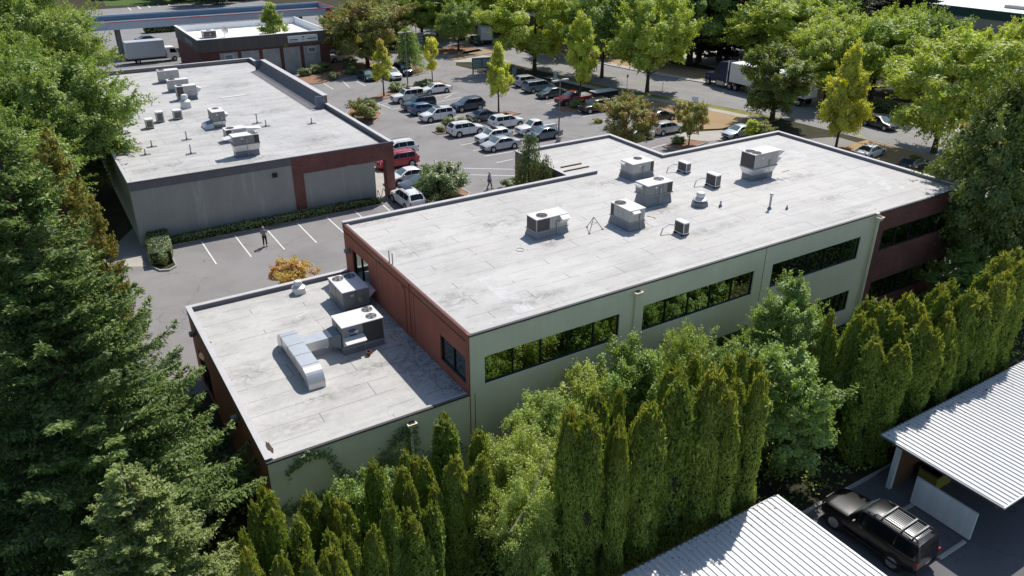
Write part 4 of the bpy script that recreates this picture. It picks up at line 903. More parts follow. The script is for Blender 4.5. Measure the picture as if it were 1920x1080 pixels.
def car_mesh(kind, hi=False):
    S = SPEC[kind]; L, W = S['L'], S['W']; cow, st, rr, rf = S['cab']; bl = S['belt']; key = kind
    ks = sorted({*[k[0] for k in S['top']], -L/2+.12, -L/2+.5, -.4, L/2-1.0, L/2-.45, L/2-.12, rf-.02, rr, st, cow+.02, -L/2+.4, L/2-.4})
    V, F = [], []; R = []
    for x in ks:
        s = section(S, x); ring = [(x,y,z) for y,z in s]+[(x,-y,z) for y,z in s[-2:0:-1]]; R.append(len(ring)); V += ring
    n = R[0]
    for i in range(len(ks)-1):
        for j in range(n): F.append((i*n+j,i*n+(j+1)%n,(i+1)*n+(j+1)%n,(i+1)*n+j))
    F += [tuple(range(n-1,-1,-1)), tuple(range((len(ks)-1)*n,len(ks)*n))]
    out = {}
    out['body'] = [MB().add(V,F).mesh(key+'_body', MT['paint'], True)]
    def lerp2(a, b, t): return (a[0]+(b[0]-a[0])*t, a[1]+(b[1]-a[1])*t)
    def side(x0, x1, sgn, k=5, f0=.10, f1=.93):
        V, F = [], []; xs = sorted({x0, x1, *[q for q in ks if x0 < q < x1]})
        for x in xs:
            s = section(S, x)
            hi_ = s[6][1]; 
            for f in (f0, f1):
                y, z = lerp2(s[5], s[6], f); V.append((x, sgn*(y+.010), z+.002))
        for i in range(len(xs)-1): F.append((2*i,2*i+2,2*i+3,2*i+1))
        return V, F
    # side windows: follow the roof slope at both ends
    x_front = cow-.18; x_rear = rr-.02 if kind in ('suv','boxy','wagon','hatch','van') else (rr-.35 if kind == 'sedan' else rr+.06)
    cuts = {'sedan': 2, 'suv': 3, 'boxy': 3, 'wagon': 3, 'hatch': 3, 'van': 3, 'pickup': 1}[kind]
    g = []
    fr = [0,.46,1] if cuts == 2 else ([0,.34,.68,1] if cuts == 3 else [0,1])
    for sgn in (1,-1):
        for a, b in zip(fr, fr[1:]):
            xa = x_front-(x_front-x_rear)*a-.025; xb = x_front-(x_front-x_rear)*b+.025
            Vv, Ff = side(xb, xa, sgn); g.append(MB().add(Vv,Ff).mesh(key+'_glass', MT['carglass']))
    out['side_window'] = g
    def across(x0, x1, e=.90):
        V, F = [], []; xs = sorted({x0, x1, *[q for q in ks if x0 < q < x1]})
        for x in xs:
            s = section(S, x); pts = [(s[6][0]*e, s[6][1]+.012), (s[7][0]*.98, s[7][1]+.012), (0, s[8][1]+.010)]
            V += [(x,y,z) for y,z in pts]+[(x,-y,z) for y,z in pts[-2::-1]]
        for i in range(len(xs)-1):
            for j in range(4): F.append((5*i+j,5*i+j+1,5*i+6+j,5*i+5+j))
        return V, F
    Vv, Ff = across(st+.04, cow-.06); out['windscreen'] = [MB().add(Vv,Ff).mesh(key+'_screen', MT['screen'])]
    Vv, Ff = across(rf+.03, rr-.02 if kind != 'pickup' else rr-.015, .86); out['rear_window'] = [MB().add(Vv,Ff).mesh(key+'_rearglass', MT['carglass'])]
    if kind == 'pickup':
        Vb = MB(); Vb.box((-2.66,-W/2*.82,1.158),(-.68,W/2*.82,1.166)); out['bed'] = [Vb.mesh(key+'_bed', MT['unit_gray'])]
    if hi is False and kind in ('suv','wagon','boxy','van'):
        rl = []
        for sgn in (1,-1):
            z = lerp(S['top'], -.5)-.01; y = W/2*.66*sgn; rl.append(MB().tube([(-1.75,y,z-.02),(-1.6,y,z+.05),(.1,y,z+.05),(.25,y,z-.02)],.02,5).mesh(key+'_rail', MT['black']))
        out['roof_rail'] = rl
    fx, rx, r = S['wh']; hw = W/2
    out['wheel_arch'] = [MB().lathe([(r*1.16,sg*(hw-.30)),(r*1.16,sg*(hw*1.0+.004))],(x,0,r+.02),22,'y').mesh(key+'_arch', MT['black']) for x in (fx,rx) for sg in (1,-1)]
    ty, ri = [], []
    for x in (fx,rx):
        for sg in (1,-1):
            o = sg*(hw+.022); i_ = sg*(hw-.2)
            ty.append(MB().lathe([(r*.6,i_),(r*.95,i_),(r,i_+sg*.03),(r,o-sg*.03),(r*.94,o),(r*.66,o)],(x,0,r),22,'y').mesh(key+'_tyre', MT['tyre']))
            m = MB().lathe([(r*.66,o+sg*.001),(r*.64,o+sg*.006),(r*.56,o-sg*.01)],(x,0,r),20,'y')
            m.lathe([(r*.2,o-sg*.01),(r*.14,o+sg*.012)],(x,0,r),10,'y')
            for k in range(5):
                a = 2*pi*k/5+.3; c_, s_ = cos(a), sin(a); t = .09*r/.35
                p = lambda rad, off: (x+c_*rad-s_*off, o+sg*.006, r+s_*rad+c_*off)
                m.add([p(r*.12,-t*.8),p(r*.6,-t*.6),p(r*.6,t*.6),p(r*.12,t*.8)],[(0,1,2,3)])
            ri.append(m.mesh(key+'_rim', MT['rim'], fix=False))
    out['wheel'] = ty; out['rim'] = ri
    zf = lerp(S['top'], L/2-.35)
    hl, tl = [], []
    for sg in (1,-1):
        y = sg*hw*.72; hl.append(MB().hexa([(L/2-.34,y-.20,zf-.22),(L/2-.055,y-.20,zf-.24),(L/2-.13,y+.12*sg+.02,zf-.24),(L/2-.34,y+.17,zf-.22)],[(L/2-.40,y-.19,zf-.075),(L/2-.12,y-.19,zf-.12),(L/2-.20,y+.11*sg+.02,zf-.11),(L/2-.44,y+.16,zf-.07)]).mesh(key+'_headlamp', MT['lamp']))
        zt_ = .78 if kind in ('sedan',) else .92
        if kind == 'pickup': zt_ = .9
        w_ = section(S, -L/2+.10)[4][0]; tl.append(MB().box((-L/2-.008,min(sg*w_*.99,sg*(w_-.15)),zt_-.12),(-L/2+.16,max(sg*w_*.99,sg*(w_-.15)),zt_+.12)).mesh(key+'_taillamp', MT['red_lamp']))
    out['headlight'] = hl; out['tail_light'] = tl
    gz = zf-.17
    out['grille'] = [MB().box((L/2-.10,-hw*.46,gz-.14),(L/2+.012,hw*.46,gz+.05)).box((L/2-.1,-hw*.6,S['gc']+.08),(L/2+.006,hw*.6,S['gc']+.2)).mesh(key+'_grille', MT['black'])]
    out['number_plate'] = [MB().box((-L/2-.018,-.16,.62),(-L/2+.03,.16,.75)).mesh(key+'_plate', MT['orange_lamp'])]
    out['rear_bumper'] = [MB().box((-L/2-.03,-hw*.8,S['gc']+.1),(-L/2+.1,hw*.8,S['gc']+.28)).mesh(key+'_bumper', MT['black'])]
    out['door_seam'] = []
    for sg in (1,-1):
        for x in ([cow-.12, cow-1.12, cow-2.05] if kind != 'pickup' else [cow-.12, cow-1.4]):
            s5 = section(S, x); pr = [(s5[2][0],s5[2][1]+.05),(s5[3][0],s5[3][1]),(s5[4][0],s5[4][1]),(s5[5][0],s5[5][1]-.01)]
            V_ = [q for (yy,zz) in pr for q in ((x-.012,sg*(yy+.004),zz),(x+.012,sg*(yy+.004),zz))]
            out['door_seam'].append(MB().add(V_,[(0,1,3,2),(2,3,5,4),(4,5,7,6)]).mesh(key+'_seam', MT['black'], fix=False))
    mi = []
    for sg in (1,-1): mi.append(bevel_mesh(MB().box((cow-.42,sg*(hw*.93)-.02,bl-.02),(cow-.30,sg*(hw*.93+.2)+.02*sg,bl+.13)).mesh(key+'_mirror', MT['paint'])))
    out['mirror'] = mi
    dh = []
    for sg in (1,-1):
        for x in ((cow-1.05, cow-2.0) if kind != 'pickup' else (cow-1.15,)): dh.append(MB().box((x,sg*hw*.985-.012,bl-.17),(x+.17,sg*hw*.985+.012,bl-.14)).mesh(key+'_handle', MT['paint']))
    out['door_handle'] = dh
    return out
def bevel_mesh(me, w=.025):
    b = bmesh.new(); b.from_mesh(me); bmesh.ops.bevel(b, geom=b.edges[:], offset=w, segments=1, affect='EDGES'); b.to_mesh(me); b.free(); return me
PAL = dict(white=(.72,.72,.71), silver=(.42,.43,.44), black=(.012,.013,.016), navy=(.02,.035,.075), blue=(.045,.10,.20), gray=(.07,.08,.095), green=(.02,.05,.055), red=(.36,.015,.03), cream=(.60,.57,.47), steel=(.13,.17,.22), maroon=(.25,.012,.015), brown=(.007,.0065,.007), pale=(.52,.58,.62))
def car(kind, colour, x, y, rz, label, group='cars parked in the office lot', scale=1.0, extra=None, name='parked_car', cat='car'):
    if kind not in CARM: CARM[kind] = car_mesh(kind)
    t = thing(name, label, cat, (x,y,.008), rz, group); t.scale = (scale,)*3
    for part, ms in CARM[kind].items():
        if part == 'rim': continue
        for i, me in enumerate(ms):
            o = link(part, me, t)
            if part in ('body','mirror','door_handle'): o.color = (*PAL[colour], 1)
            if part == 'wheel': link('rim', CARM[kind]['rim'][i], o)
    for e in (extra or ()):
        S = SPEC[kind]; zt = lerp(S['top'], -.3)
        if e == 'sunroof': MB().box((-.45,-.42,zt+.012),(.25,.42,zt+.024)).build('sunroof', MT['carglass'], t)
        if e == 'rack':
            m = MB()
            for k in range(7): m.box((-1.95+k*.33,-.68,zt+.10),(-1.88+k*.33,.68,zt+.15))
            m.box((-2.0,-.72,zt+.08),(.25,-.67,zt+.17)).box((-2.0,.67,zt+.08),(.25,.72,zt+.17)); m.build('roof_rack', MT['black'], t)
        if e == 'fullrack':
            for sg in (-1,1): MB().tube([(-2.05,.60*sg,zt-.02),(-1.95,.60*sg,zt+.10),(-.15,.60*sg,zt+.10),(-.02,.60*sg,zt-.01)],.028,8).build('roof_rail', MT['black'], t)
            m = MB()
            for x_ in (-1.75,-1.25,-.35): m.box((x_-.035,-.62,zt+.085),(x_+.035,.62,zt+.12))
            m.build('crossbar', MT['unit_gray'], t)
            m = MB()
            for k in range(9): m.box((-1.95,-.5+k*.115,zt+.012),(-.4,-.47+k*.115,zt+.03))
            m.build('roof_strip', MT['unit_gray'], t)
            for sg in (1,-1): MB().box((-1.9,sg*.955,.42),(1.0,sg*1.02,.50)).build('running_board', MT['black'], t)
        if e == 'spare': MB().lathe([(.1,-.0),(.34,0),(.36,.04),(.36,.16),(.3,.2),(.1,.2)],(-S['L']/2-.2,0,1.0),18,'x').build('spare_wheel', MT['tyre'], t)
    return t
def pc(kind, colour, px, py, face, label, **k):
    """car whose middle touches the ground at a photograph pixel; face is the heading"""
    p = G(px, py); a = {'E':0,'W':pi,'N':pi/2,'S':-pi/2}[face] if isinstance(face, str) else face
    return car(kind, colour, p.x, p.y, a, label, **k)
pc('boxy','white',764,190,'W','white boxy SUV with a sunroof, parked below the slim orange tipped tree',extra=['sunroof'])
pc('sedan','white',817,174,'W','white sedan parked nose in behind the white boxy SUV')
pc('boxy','green',785,205,'W','dark green off road car carrying a black roof rack',extra=['rack','spare'])
pc('hatch','blue',796,213,'E','blue hatchback squeezed between the dark off road car and a white SUV')
pc('suv','white',820,225,'W','white SUV with black roof glass next to the blue hatchback',extra=['sunroof'])
pc('suv','navy',877,206,'W','dark navy SUV in the middle row, its nose toward the white SUV')
pc('suv','white',874,252,'E','white SUV beside the small mulch corner, its rear to the left')
pc('sedan','gray',909,226,'E','dark gray sedan left of the yellow green tree trunk')
pc('suv','white',950,238,'E','white SUV with black rear window below the yellow green tree trunk',extra=['sunroof'])
pc('hatch','white',925,265,'W','white crossover between the silver sedan and the rear facing SUV',scale=1.04,extra=['sunroof'])
pc('sedan','silver',938,279,'W','silver sedan nearest the office in the middle row')
pc('pickup','white',1004,249,'W','white pickup truck with an open bed behind the weeping conifer',cat='pickup truck',name='pickup_truck',scale=.96)
pc('sedan','steel',1018,260,'W','steel blue sedan half hidden by the weeping conifer')
SG = 'cars parked along the street side row'
pc('suv','silver',990,161,'E','silver SUV first in the street side row',group=SG)
pc('van','steel',1009,171,'E','grayish blue minivan second in the street side row',group=SG,name='parked_minivan',cat='minivan')
pc('sedan','green',1034,182,'W','dark green sedan in the street side row before the red truck',group=SG)
pc('pickup','maroon',1074,194,'W','red pickup truck under the yellow green tree in the street side row',group=SG,name='pickup_truck',cat='pickup truck')
pc('boxy','black',1114,209,'W','black boxy SUV at the end of the street side row',group=SG,scale=.95)
pc('sedan','steel',1158,203,'E','gray blue car mostly hidden behind the black boxy SUV',group=SG)
EG = 'cars parked at the back of the office'
pc('sedan','white',1192,262,'W','white sedan showing only its screen behind the parapet and olive tree',group=EG)
pc('wagon','silver',1250,249,'E','silver beige station wagon beside the dry lawn',group=EG)
pc('sedan','black',1236,226,'E','black sedan parked behind the silver wagon',group=EG)
pc('sedan','pale',1385,256,'W','pale blue white sedan by the concrete walk behind the roof edge',group=EG)
pc('sedan','white',1629,294,.15,'white sedan with a dark roof between the building and the street',group=EG)
pc('hatch','black',1712,318,.1,'dark car almost hidden beyond the front right parapet',group=EG)
p = G(1638,241); car('wagon','black',p.x+1.0,p.y,-1.62,'long black car parked at the far street kerb','cars along the street')
p = G(1742,212); car('suv','pale',p.x,p.y,.2,'pale car glimpsed through the big bright tree across the street','cars across the street')
p = G(1795,200); car('sedan','white',p.x,p.y,.2,'white car across the street behind the big bright tree','cars across the street')
NG = 'cars in the far north row'
pc('sedan','green',688,149,'S','dark green sedan parked under the olive tree left of the slim orange tree',group=NG)
pc('suv','white',735,147,'S','white SUV parked behind the slim orange tipped tree',group=NG)
pc('suv','navy',756,139,'S','dark navy SUV parked beside the rounded island',group=NG)
pc('boxy','cream',640,115,'W','cream SUV parked right of the brick shop',group='cars by the brick shop')
pc('sedan','navy',622,99,'W','dark blue car behind the cream SUV by the brick shop',group='cars by the brick shop')
p = G(830,66); car('van','silver',p.x,p.y,-2.0,'silver van on the far side street at the top','cars along the street',name='parked_minivan',cat='minivan')
p = G(862,73); car('sedan','black',p.x,p.y,-1.9,'dark car behind the silver van on the street','cars along the street')
p = G(893,83); car('hatch','black',p.x,p.y,-1.75,'dark hatchback in front of the white service truck','cars along the street')
p = G(250,74); 
p = G(279,80); car('sedan','steel',p.x,p.y,.1,'blue gray car behind the white box truck','cars by the brick shop')
FG = 'cars in front of the gray building'
pc('suv','white',744,291,'W','white SUV rear showing past the brick corner pillar, behind the red SUV',group=FG)
pc('suv','red',744,312,'W','bright red SUV behind the brick corner pillar',group=FG)
pc('sedan','white',766,340,'W','white sedan nose in beside the brick pillar',group=FG)
pc('sedan','gray',792,353,'W','dark gray sedan half hidden behind the round green shrub',group=FG)
pc('suv','white',765,384,'N','white SUV with dark rear window at the end of the near stalls',group=FG,extra=['sunroof'])
# the near SUV beside the carports
car('boxy','brown',11.15,-17.75,pi/2+.03,'dark brown black SUV with roof rails parked between the two carports','cars by the carports',1.03,['fullrack'],'parked_suv','SUV')
# trucks
def wheel_pair(m, x, r, hw, parent):
    for sg in (1,-1):
        w = MB().lathe([(r*.55,sg*(hw-.28)),(r,sg*(hw-.26)),(r,sg*(hw-.02)),(r*.6,sg*hw)],(x,0,r),20,'y').build('wheel', MT['tyre'], parent)
        MB().lathe([(r*.55,sg*(hw+.002)),(r*.5,sg*(hw-.03)),(r*.2,sg*(hw+.02))],(x,0,r),16,'y').build('rim', MT['rim'], w)
def box_truck(label, x, y, rz, cargo, bl, bh, name, service=False):
    t = thing(name, label, 'truck', (x,y,.01), rz); W = 2.3; z0 = 1.0
    bevel(MB().box((-bl+1.0,-W/2,z0),(1.0,W/2,z0+bh)).build('cargo_box', cargo, t), .04, 1)
    MB().box((-bl+.9,-.45,.55),(3.0,.45,.8)).build('chassis', MT['black'], t)
    MB().box((-bl+1.02,-W/2-.01,z0-.10),(1.0,W/2+.01,z0)).build('skirt', MT['post'], t)
    c = [(1.15,.5),(3.05,.5),(3.15,.95),(3.1,1.35),(2.72,2.15),(2.5,2.35),(1.15,2.4)]; m = MB()
    n = len(c); V = [(a,-1.0,b) for a,b in c]+[(a,1.0,b) for a,b in c]
    m.add(V,[tuple(range(n)),tuple(range(2*n-1,n-1,-1))]+[(i,(i+1)%n,n+(i+1)%n,n+i) for i in range(n)]); bevel(m.build('cab', MT['white'], t), .05, 2)
    MB().add([(3.105,-.85,1.4),(3.105,.85,1.4),(2.755,.85,2.12),(2.755,-.85,2.12)],[(0,1,2,3)]).build('windscreen', MT['carglass'], t)
    for sg in (1,-1):
        MB().add([(1.75,sg*1.008,1.45),(2.95,sg*1.008,1.4),(2.62,sg*1.008,2.1),(1.75,sg*1.008,2.15)],[(0,1,2,3)]).build('side_window', MT['carglass'], t)
        MB().box((3.08,sg*.75-.18,.75),(3.17,sg*.75+.18,.95)).build('headlight', MT['lamp'], t)
    for q in (2.35,-bl+2.6): wheel_pair(None,q,.42,1.08,t)
    return t
p = G(305,117); box_truck('white box truck with a gray cargo box parked left of the brick shop', p.x-.2, p.y+1.3, .02, simple('cargo_gray', (.48,.50,.52), .5), 6.2, 2.7, 'box_truck')
p = G(908,80); box_truck('white service truck on the street under the trees at the top', p.x, p.y, 1.2, simple('cargo_pale', (.50,.56,.62), .5), 4.2, 2.2, 'service_truck')
def semi():
    p = G(1330,163); q = G(1500,210); d = Vector((.045,-1,0)).normalized(); ang = atan2(-d.y,-d.x)
    t = thing('semi_truck','dark blue semi truck tractor standing in tree shade on the street','truck',(p.x+2.2,p.y-1,.01),ang)
    pr = [(-3.2,1.0),(3.2,.75),(3.25,1.55),(3.1,1.75),(1.55,1.95),(1.2,2.9),(.9,3.0),(.5,3.75),(-1.3,3.95),(-1.35,1.2),(-3.2,1.15)]
    n = len(pr); m = MB(); V = [(a,-1.05,b) for a,b in pr]+[(a,1.05,b) for a,b in pr]
    m.add(V,[tuple(range(n)),tuple(range(2*n-1,n-1,-1))]+[(i,(i+1)%n,n+(i+1)%n,n+i) for i in range(n)]); m.build('cab', MT['navy'], t)
    MB().add([(1.53,-.9,2.0),(1.53,.9,2.0),(1.22,.9,2.8),(1.22,-.9,2.8)],[(0,1,2,3)]).build('windscreen', MT['carglass'], t)
    for sg in (1,-1):
        MB().add([(.3,sg*1.06,2.0),(1.25,sg*1.06,2.0),(1.05,sg*1.06,2.75),(.3,sg*1.06,2.75)],[(0,1,2,3)]).build('side_window', MT['carglass'], t)
        MB().box((-.9,sg*1.15-.15,.45),(.6,sg*1.15+.15,1.0)).build('fuel_tank', MT['rim'], t)
        MB().box((2.5,sg*.85-.2,1.15),(3.28,sg*.85+.2,1.4)).build('headlight', MT['lamp'], t)
        MB().tube([(-1.25,sg*1.1,1),(-1.25,sg*1.1,4.2)],.08,8).build('exhaust_stack', MT['chrome'], t)
    MB().box((3.2,-1.1,.4),(3.4,1.1,.8)).build('bumper', MT['chrome'], t)
    for x in (2.4,-1.9,-3.0): wheel_pair(None,x,.5,1.2,t)
    r = thing('semi_trailer','long white box trailer hitched behind the dark blue tractor','trailer',(p.x+2.2,p.y-1,.01),ang)
    bevel(MB().box((-15.5,-1.27,1.2),(-1.75,1.27,4.0)).build('trailer_box', MT['white'], r), .04, 1)
    MB().box((-15.3,-.5,.9),(-3.2,.5,1.2)).build('chassis', MT['black'], r)
    for x in (-13.2,-14.4): wheel_pair(None,x,.5,1.2,r)
    MB().box((-5.5,-.9,0),(-5.3,-.75,1.2)).build('landing_leg', MT['post'], r); MB().box((-5.5,.75,0),(-5.3,.9,1.2)).build('landing_leg', MT['post'], r)
semi()
p = G(1131,185); t = thing('utility_trailer','low black utility trailer with a pale flat cover behind the red pickup','trailer',(p.x,p.y,0))
MB().box((-2,-.9,.5),(2,.9,1.15)).build('tub', MT['black'], t); MB().box((-1.95,-.85,1.15),(1.95,.85,1.2)).build('cover', MT['lid'], t); wheel_pair(None,-.2,.35,1.0,t)
MB().tube([(2,0,.6),(3.1,0,.55)],.05,6).build('drawbar', MT['post'], t)

# ------------------------------------------------------------------ vegetation builders
def unit(v): return v/np.maximum(np.linalg.norm(v, axis=-1, keepdims=True), 1e-9)
def cards(c, n, t, L, W):
    """rhombic leaf cards at c, facing n, pointing along t, length L, width W"""
    n = unit(n); t = unit(t-n*(t*n).sum(1, keepdims=True)); b = np.cross(n, t)
    L = np.asarray(L).reshape(-1,1); W = np.asarray(W).reshape(-1,1)
    return np.stack([c-t*L*.5, c+b*W*.5-t*L*.05, c+t*L*.5, c-b*W*.5-t*L*.05], 1)
def rnd_dirs(rg, k): return unit(rg.normal(size=(k,3)))
def tree_mesh(seed, H, R, base, ncl, per, leaf, cr=(.16,.30), shape='round', trunk=.22, sparse=0.0, limbs=14, flat=.8):
    """broadleaf tree: leaf clumps along limbs in an uneven envelope; returns crown points and a trunk/limb mesh builder"""
    rg = np.random.default_rng(seed); Hc = H-base; C = []; lim = MB()
    cen = np.array([0,0,base+Hc*.5])
    while len(C) < ncl:
        d = rnd_dirs(rg, 1)[0]; rr = rg.uniform(.35, 1.0)**.55
        p = d*rr
        z = (p[2]+1)/2
        if shape == 'round': prof = 1.0
        elif shape == 'oval': prof = .82-.25*abs(z-.4)
        elif shape == 'cone': prof = max(.12, 1.08-z*.98)
        elif shape == 'vase': prof = .62+.5*z
        az = atan2(d[1], d[0]); lob = 1+.16*sin(3*az+seed)+.10*sin(5*az+2.1*seed)+.10*sin(7*z*2+az)
        q = np.array([p[0]*R*prof*lob, p[1]*R*prof*lob, base+Hc*z*.97])
        C.append(q)
    C = np.array(C); V = []
    for q in C:
        r = R*rg.uniform(*cr); k = int(per*rg.uniform(.6, 1.35)); 
        d = rnd_dirs(rg, k); rad = rg.uniform(.25, 1.0, k)**.45
        pts = q+d*(rad*r)[:,None]*np.array([1,1,flat])
        out = unit(q-np.array([0,0,base+Hc*.35])); nn = d*.9+np.array([0,0,.8])+out*.5+rg.normal(size=(k,3))*.42
        V.append(cards(pts, nn, rg.normal(size=(k,3))+np.array([0,0,-.5]), leaf*rg.uniform(.7,1.35,k), leaf*.62*rg.uniform(.7,1.3,k)))
    # loose outer leaves and sprigs that break the outline
    sel = C[rg.integers(0, ncl, ncl*3)]; o = unit(sel-cen); ln = R*rg.uniform(.2,.42,len(sel)); 
    for s_, o_, l_ in zip(sel, o, ln):
        k = max(6, int(per*.10)); f = rg.uniform(.3, 1, k)
        dd = unit(o_+rg.normal(size=3)*.35+np.array([0,0,.25]))
        pts = s_+dd*(f*l_)[:,None]+rg.normal(size=(k,3))*leaf*.45
        V.append(cards(pts, rg.normal(size=(k,3))+np.array([0,0,.8]), dd+rg.normal(size=(k,3))*.7, leaf*rg.uniform(.7,1.2,k), leaf*.55*rg.uniform(.7,1.2,k)))
    V = np.concatenate(V)
    lean = rg.normal(size=2)*.02*H; top = base+Hc*(.75 if shape != 'cone' else .95)
    path = [Vector((lean[0]*(z/top)**1.6, lean[1]*(z/top)**1.6, z)) for z in np.linspace(0, top, 8)]
    lim.tube([Vector((0,0,-.1))]+path, [trunk*1.5]+[trunk*(1.15 if i == 0 else 1.0)*(1-.85*i/7) for i in range(8)], 9)
    far = C[np.argsort(-np.linalg.norm(C-cen, axis=1))][:limbs*2]; rg.shuffle(far)
    for q in far[:limbs]:
        z0 = max(base*.8, min(q[2]-np.hypot(q[0],q[1])*rg.uniform(.6,1.0), top*.9)); a = Vector((lean[0]*(z0/top)**1.6, lean[1]*(z0/top)**1.6, z0)); b = Vector(q)
        m = a.lerp(b, .5)+Vector((0,0,-.04*H*rg.uniform(-.3,1))); w = trunk*.42*(1-z0/H*.6)
        lim.tube([a, a.lerp(m,.6), m, b], [w, w*.8, w*.6, w*.15], 6)
        for _ in range(2):
            e = b+Vector(rg.normal(size=3)*R*.22); lim.tube([m.lerp(b,.4), e], [w*.4, w*.08], 5)
    return V, lim
def col_mesh(seed, H, R, n=5200, tuft=(.20,.085), twin=0):
    """arborvitae column: fans of upright sprays on a lumpy cylinder with a rounded tip"""
    rg = np.random.default_rng(seed); V = []; cores = MB()
    stems = {0: [(0,0,H,R)], 1: [(-R*.42,0,H,R*.78),(R*.45,R*.15,H*.90,R*.72)], 2: [(-R*.5,R*.1,H*.86,R*.66),(R*.1,-R*.3,H,R*.7),(R*.52,R*.3,H*.78,R*.6)]}[twin]
    for (sx, sy, h, r) in stems:
        k = n//len(stems); z = rg.uniform(0,1,k)**.85; a = rg.uniform(0, 2*pi, k)
        ph = rg.uniform(0, 6.28, 4)
        prof = np.where(z < .12, .78+1.5*z, np.clip(1.0-.22*(z-.12), 0, 1))*np.where(z > .72, np.clip(1-((z-.72)/.29)**2.2, 0, 1)**.55, 1)
        lump = 1+.13*np.sin(2*a+ph[0]+z*5)+.12*np.sin(3*a+ph[1]-z*11)+.09*np.sin(z*34+ph[2]+2*a)+.08*np.sin(5*a+z*20+ph[3])
        rad = r*prof*lump*rg.uniform(.80, 1.06, k)
        c = np.stack([sx+rad*np.cos(a), sy+rad*np.sin(a), .1+z*h*.975+rg.normal(size=k)*.03], 1)
        out = np.stack([np.cos(a), np.sin(a), np.zeros(k)], 1)
        t = out*.42+np.array([0,0,1.0])+rg.normal(size=(k,3))*.28
        nn = out+rg.normal(size=(k,3))*.75
        s = h/6
        V.append(cards(c, nn, t, tuft[0]*rg.uniform(.7,1.5,k), tuft[1]*rg.uniform(.7,1.5,k)))
        cores.tube([(sx,sy,0),(sx,sy,h*.1),(sx,sy,h*.55),(sx,sy,h*.80),(sx,sy,h*.93)],[r*.5,r*.70,r*.70,r*.42,r*.08],9)
        m = 90; zz = rg.uniform(.55,1,m); aa = rg.uniform(0,2*pi,m); pr = np.clip(1-((np.clip(zz,.72,1)-.72)/.29)**2.2,0,1)**.55
        for j in range(3):
            cc = np.stack([sx+r*.9*pr*np.cos(aa)*rg.uniform(.8,1.2,m), sy+r*.9*pr*np.sin(aa)*rg.uniform(.8,1.2,m), .1+zz*h+rg.uniform(0,.16,m)],1)
            V.append(cards(cc, rg.normal(size=(m,3)), np.array([0,0,1])+rg.normal(size=(m,3))*.3, .26*rg.uniform(.7,1.3,m), .07*rg.uniform(.7,1.3,m)))
    return np.concatenate(V), cores
def fir_mesh(seed, H, R, z0=1.5, whorl=.42, per=7, dens=1.0, droop=.18, tl=.30, tip_up=.25, power=.85, wid=.30, irregular=.25):
    """conifer: whorls of boughs with side twigs carrying needle sprays"""
    rg = np.random.default_rng(seed); lim = MB(); c, n_, t_, L, W = [], [], [], [], []
    tr = .018*H; lim.tube([(0,0,-.2),(0,0,H*.3),(0,0,H*.7),(0,0,H)], [tr*1.25,tr*.9,tr*.45,.02], 9)
    z = z0
    while z < H-.15:
        f = (H-z)/(H-z0); bl = R*(f**power)*1.0+.25
        nb = per if f > .1 else 4
        for i in range(nb):
            a = rg.uniform(0, 2*pi); l = bl*rg.uniform(1-irregular*1.6, 1+irregular*.5); zz = z+rg.uniform(-.5,.5)*whorl
            dr = droop*rg.uniform(.5,1.4); tu = tip_up*rg.uniform(.6,1.5)
            s = np.linspace(0, 1, 9); rx = s*l; rz = zz-dr*l*np.sin(s*pi*.62)+tu*l*s**2.2
            P = np.stack([np.cos(a)*rx, np.sin(a)*rx, rz], 1)
            if l > 1.2: lim.tube([Vector(q) for q in P[::2]], [.012+.011*l*(1-k/4) for k in range(5)], 5, cap=False)
            side = np.array([-sin(a), cos(a), 0]); ax = np.array([cos(a), sin(a), 0])
            k = int((10+l*15)*dens); u = rg.uniform(.12, 1, k)**.75; sg = rg.choice([-1,1], k)
            base = np.stack([np.interp(u, s, P[:,j]) for j in range(3)], 1)
            tl_ = l*wid*(1.05-u)*rg.uniform(.5,1.2,k)+.16
            dirn = unit(side*sg[:,None]*.85+ax*rg.uniform(.35,.9,(k,1))+np.array([0,0,1])*rg.uniform(-.16,.20,(k,1)))
            m = np.maximum(1, (tl_/(tl*.62)).astype(int))
            for j in range(int(m.max())):
                ok = m > j; q = base[ok]+dirn[ok]*((j+.5)*tl*.62)
                kk = ok.sum(); q = q+rg.normal(size=(kk,3))*.035
                for _ in range(2):
                    c.append(q+rg.normal(size=(kk,3))*.045); t_.append(dirn[ok]+rg.normal(size=(kk,3))*.32+np.array([0,0,.12])); n_.append(np.array([0,0,1.0])+rg.normal(size=(kk,3))*.55)
                    L.append(tl*rg.uniform(.8,1.3,kk)); W.append(tl*.36*rg.uniform(.7,1.3,kk))
        z += whorl*(.75+.5*rg.random())*(1 if f > .25 else .7)
    k = 30; c.append(np.stack([rg.normal(size=k)*.06, rg.normal(size=k)*.06, H+rg.uniform(-.8,.15,k)],1)); n_.append(rg.normal(size=(k,3))); t_.append(np.array([0,0,1.])+rg.normal(size=(k,3))*.3); L.append(np.full(k,tl)); W.append(np.full(k,tl*.3))
    return cards(np.concatenate(c), np.concatenate(n_), np.concatenate(t_), np.concatenate(L), np.concatenate(W)), lim
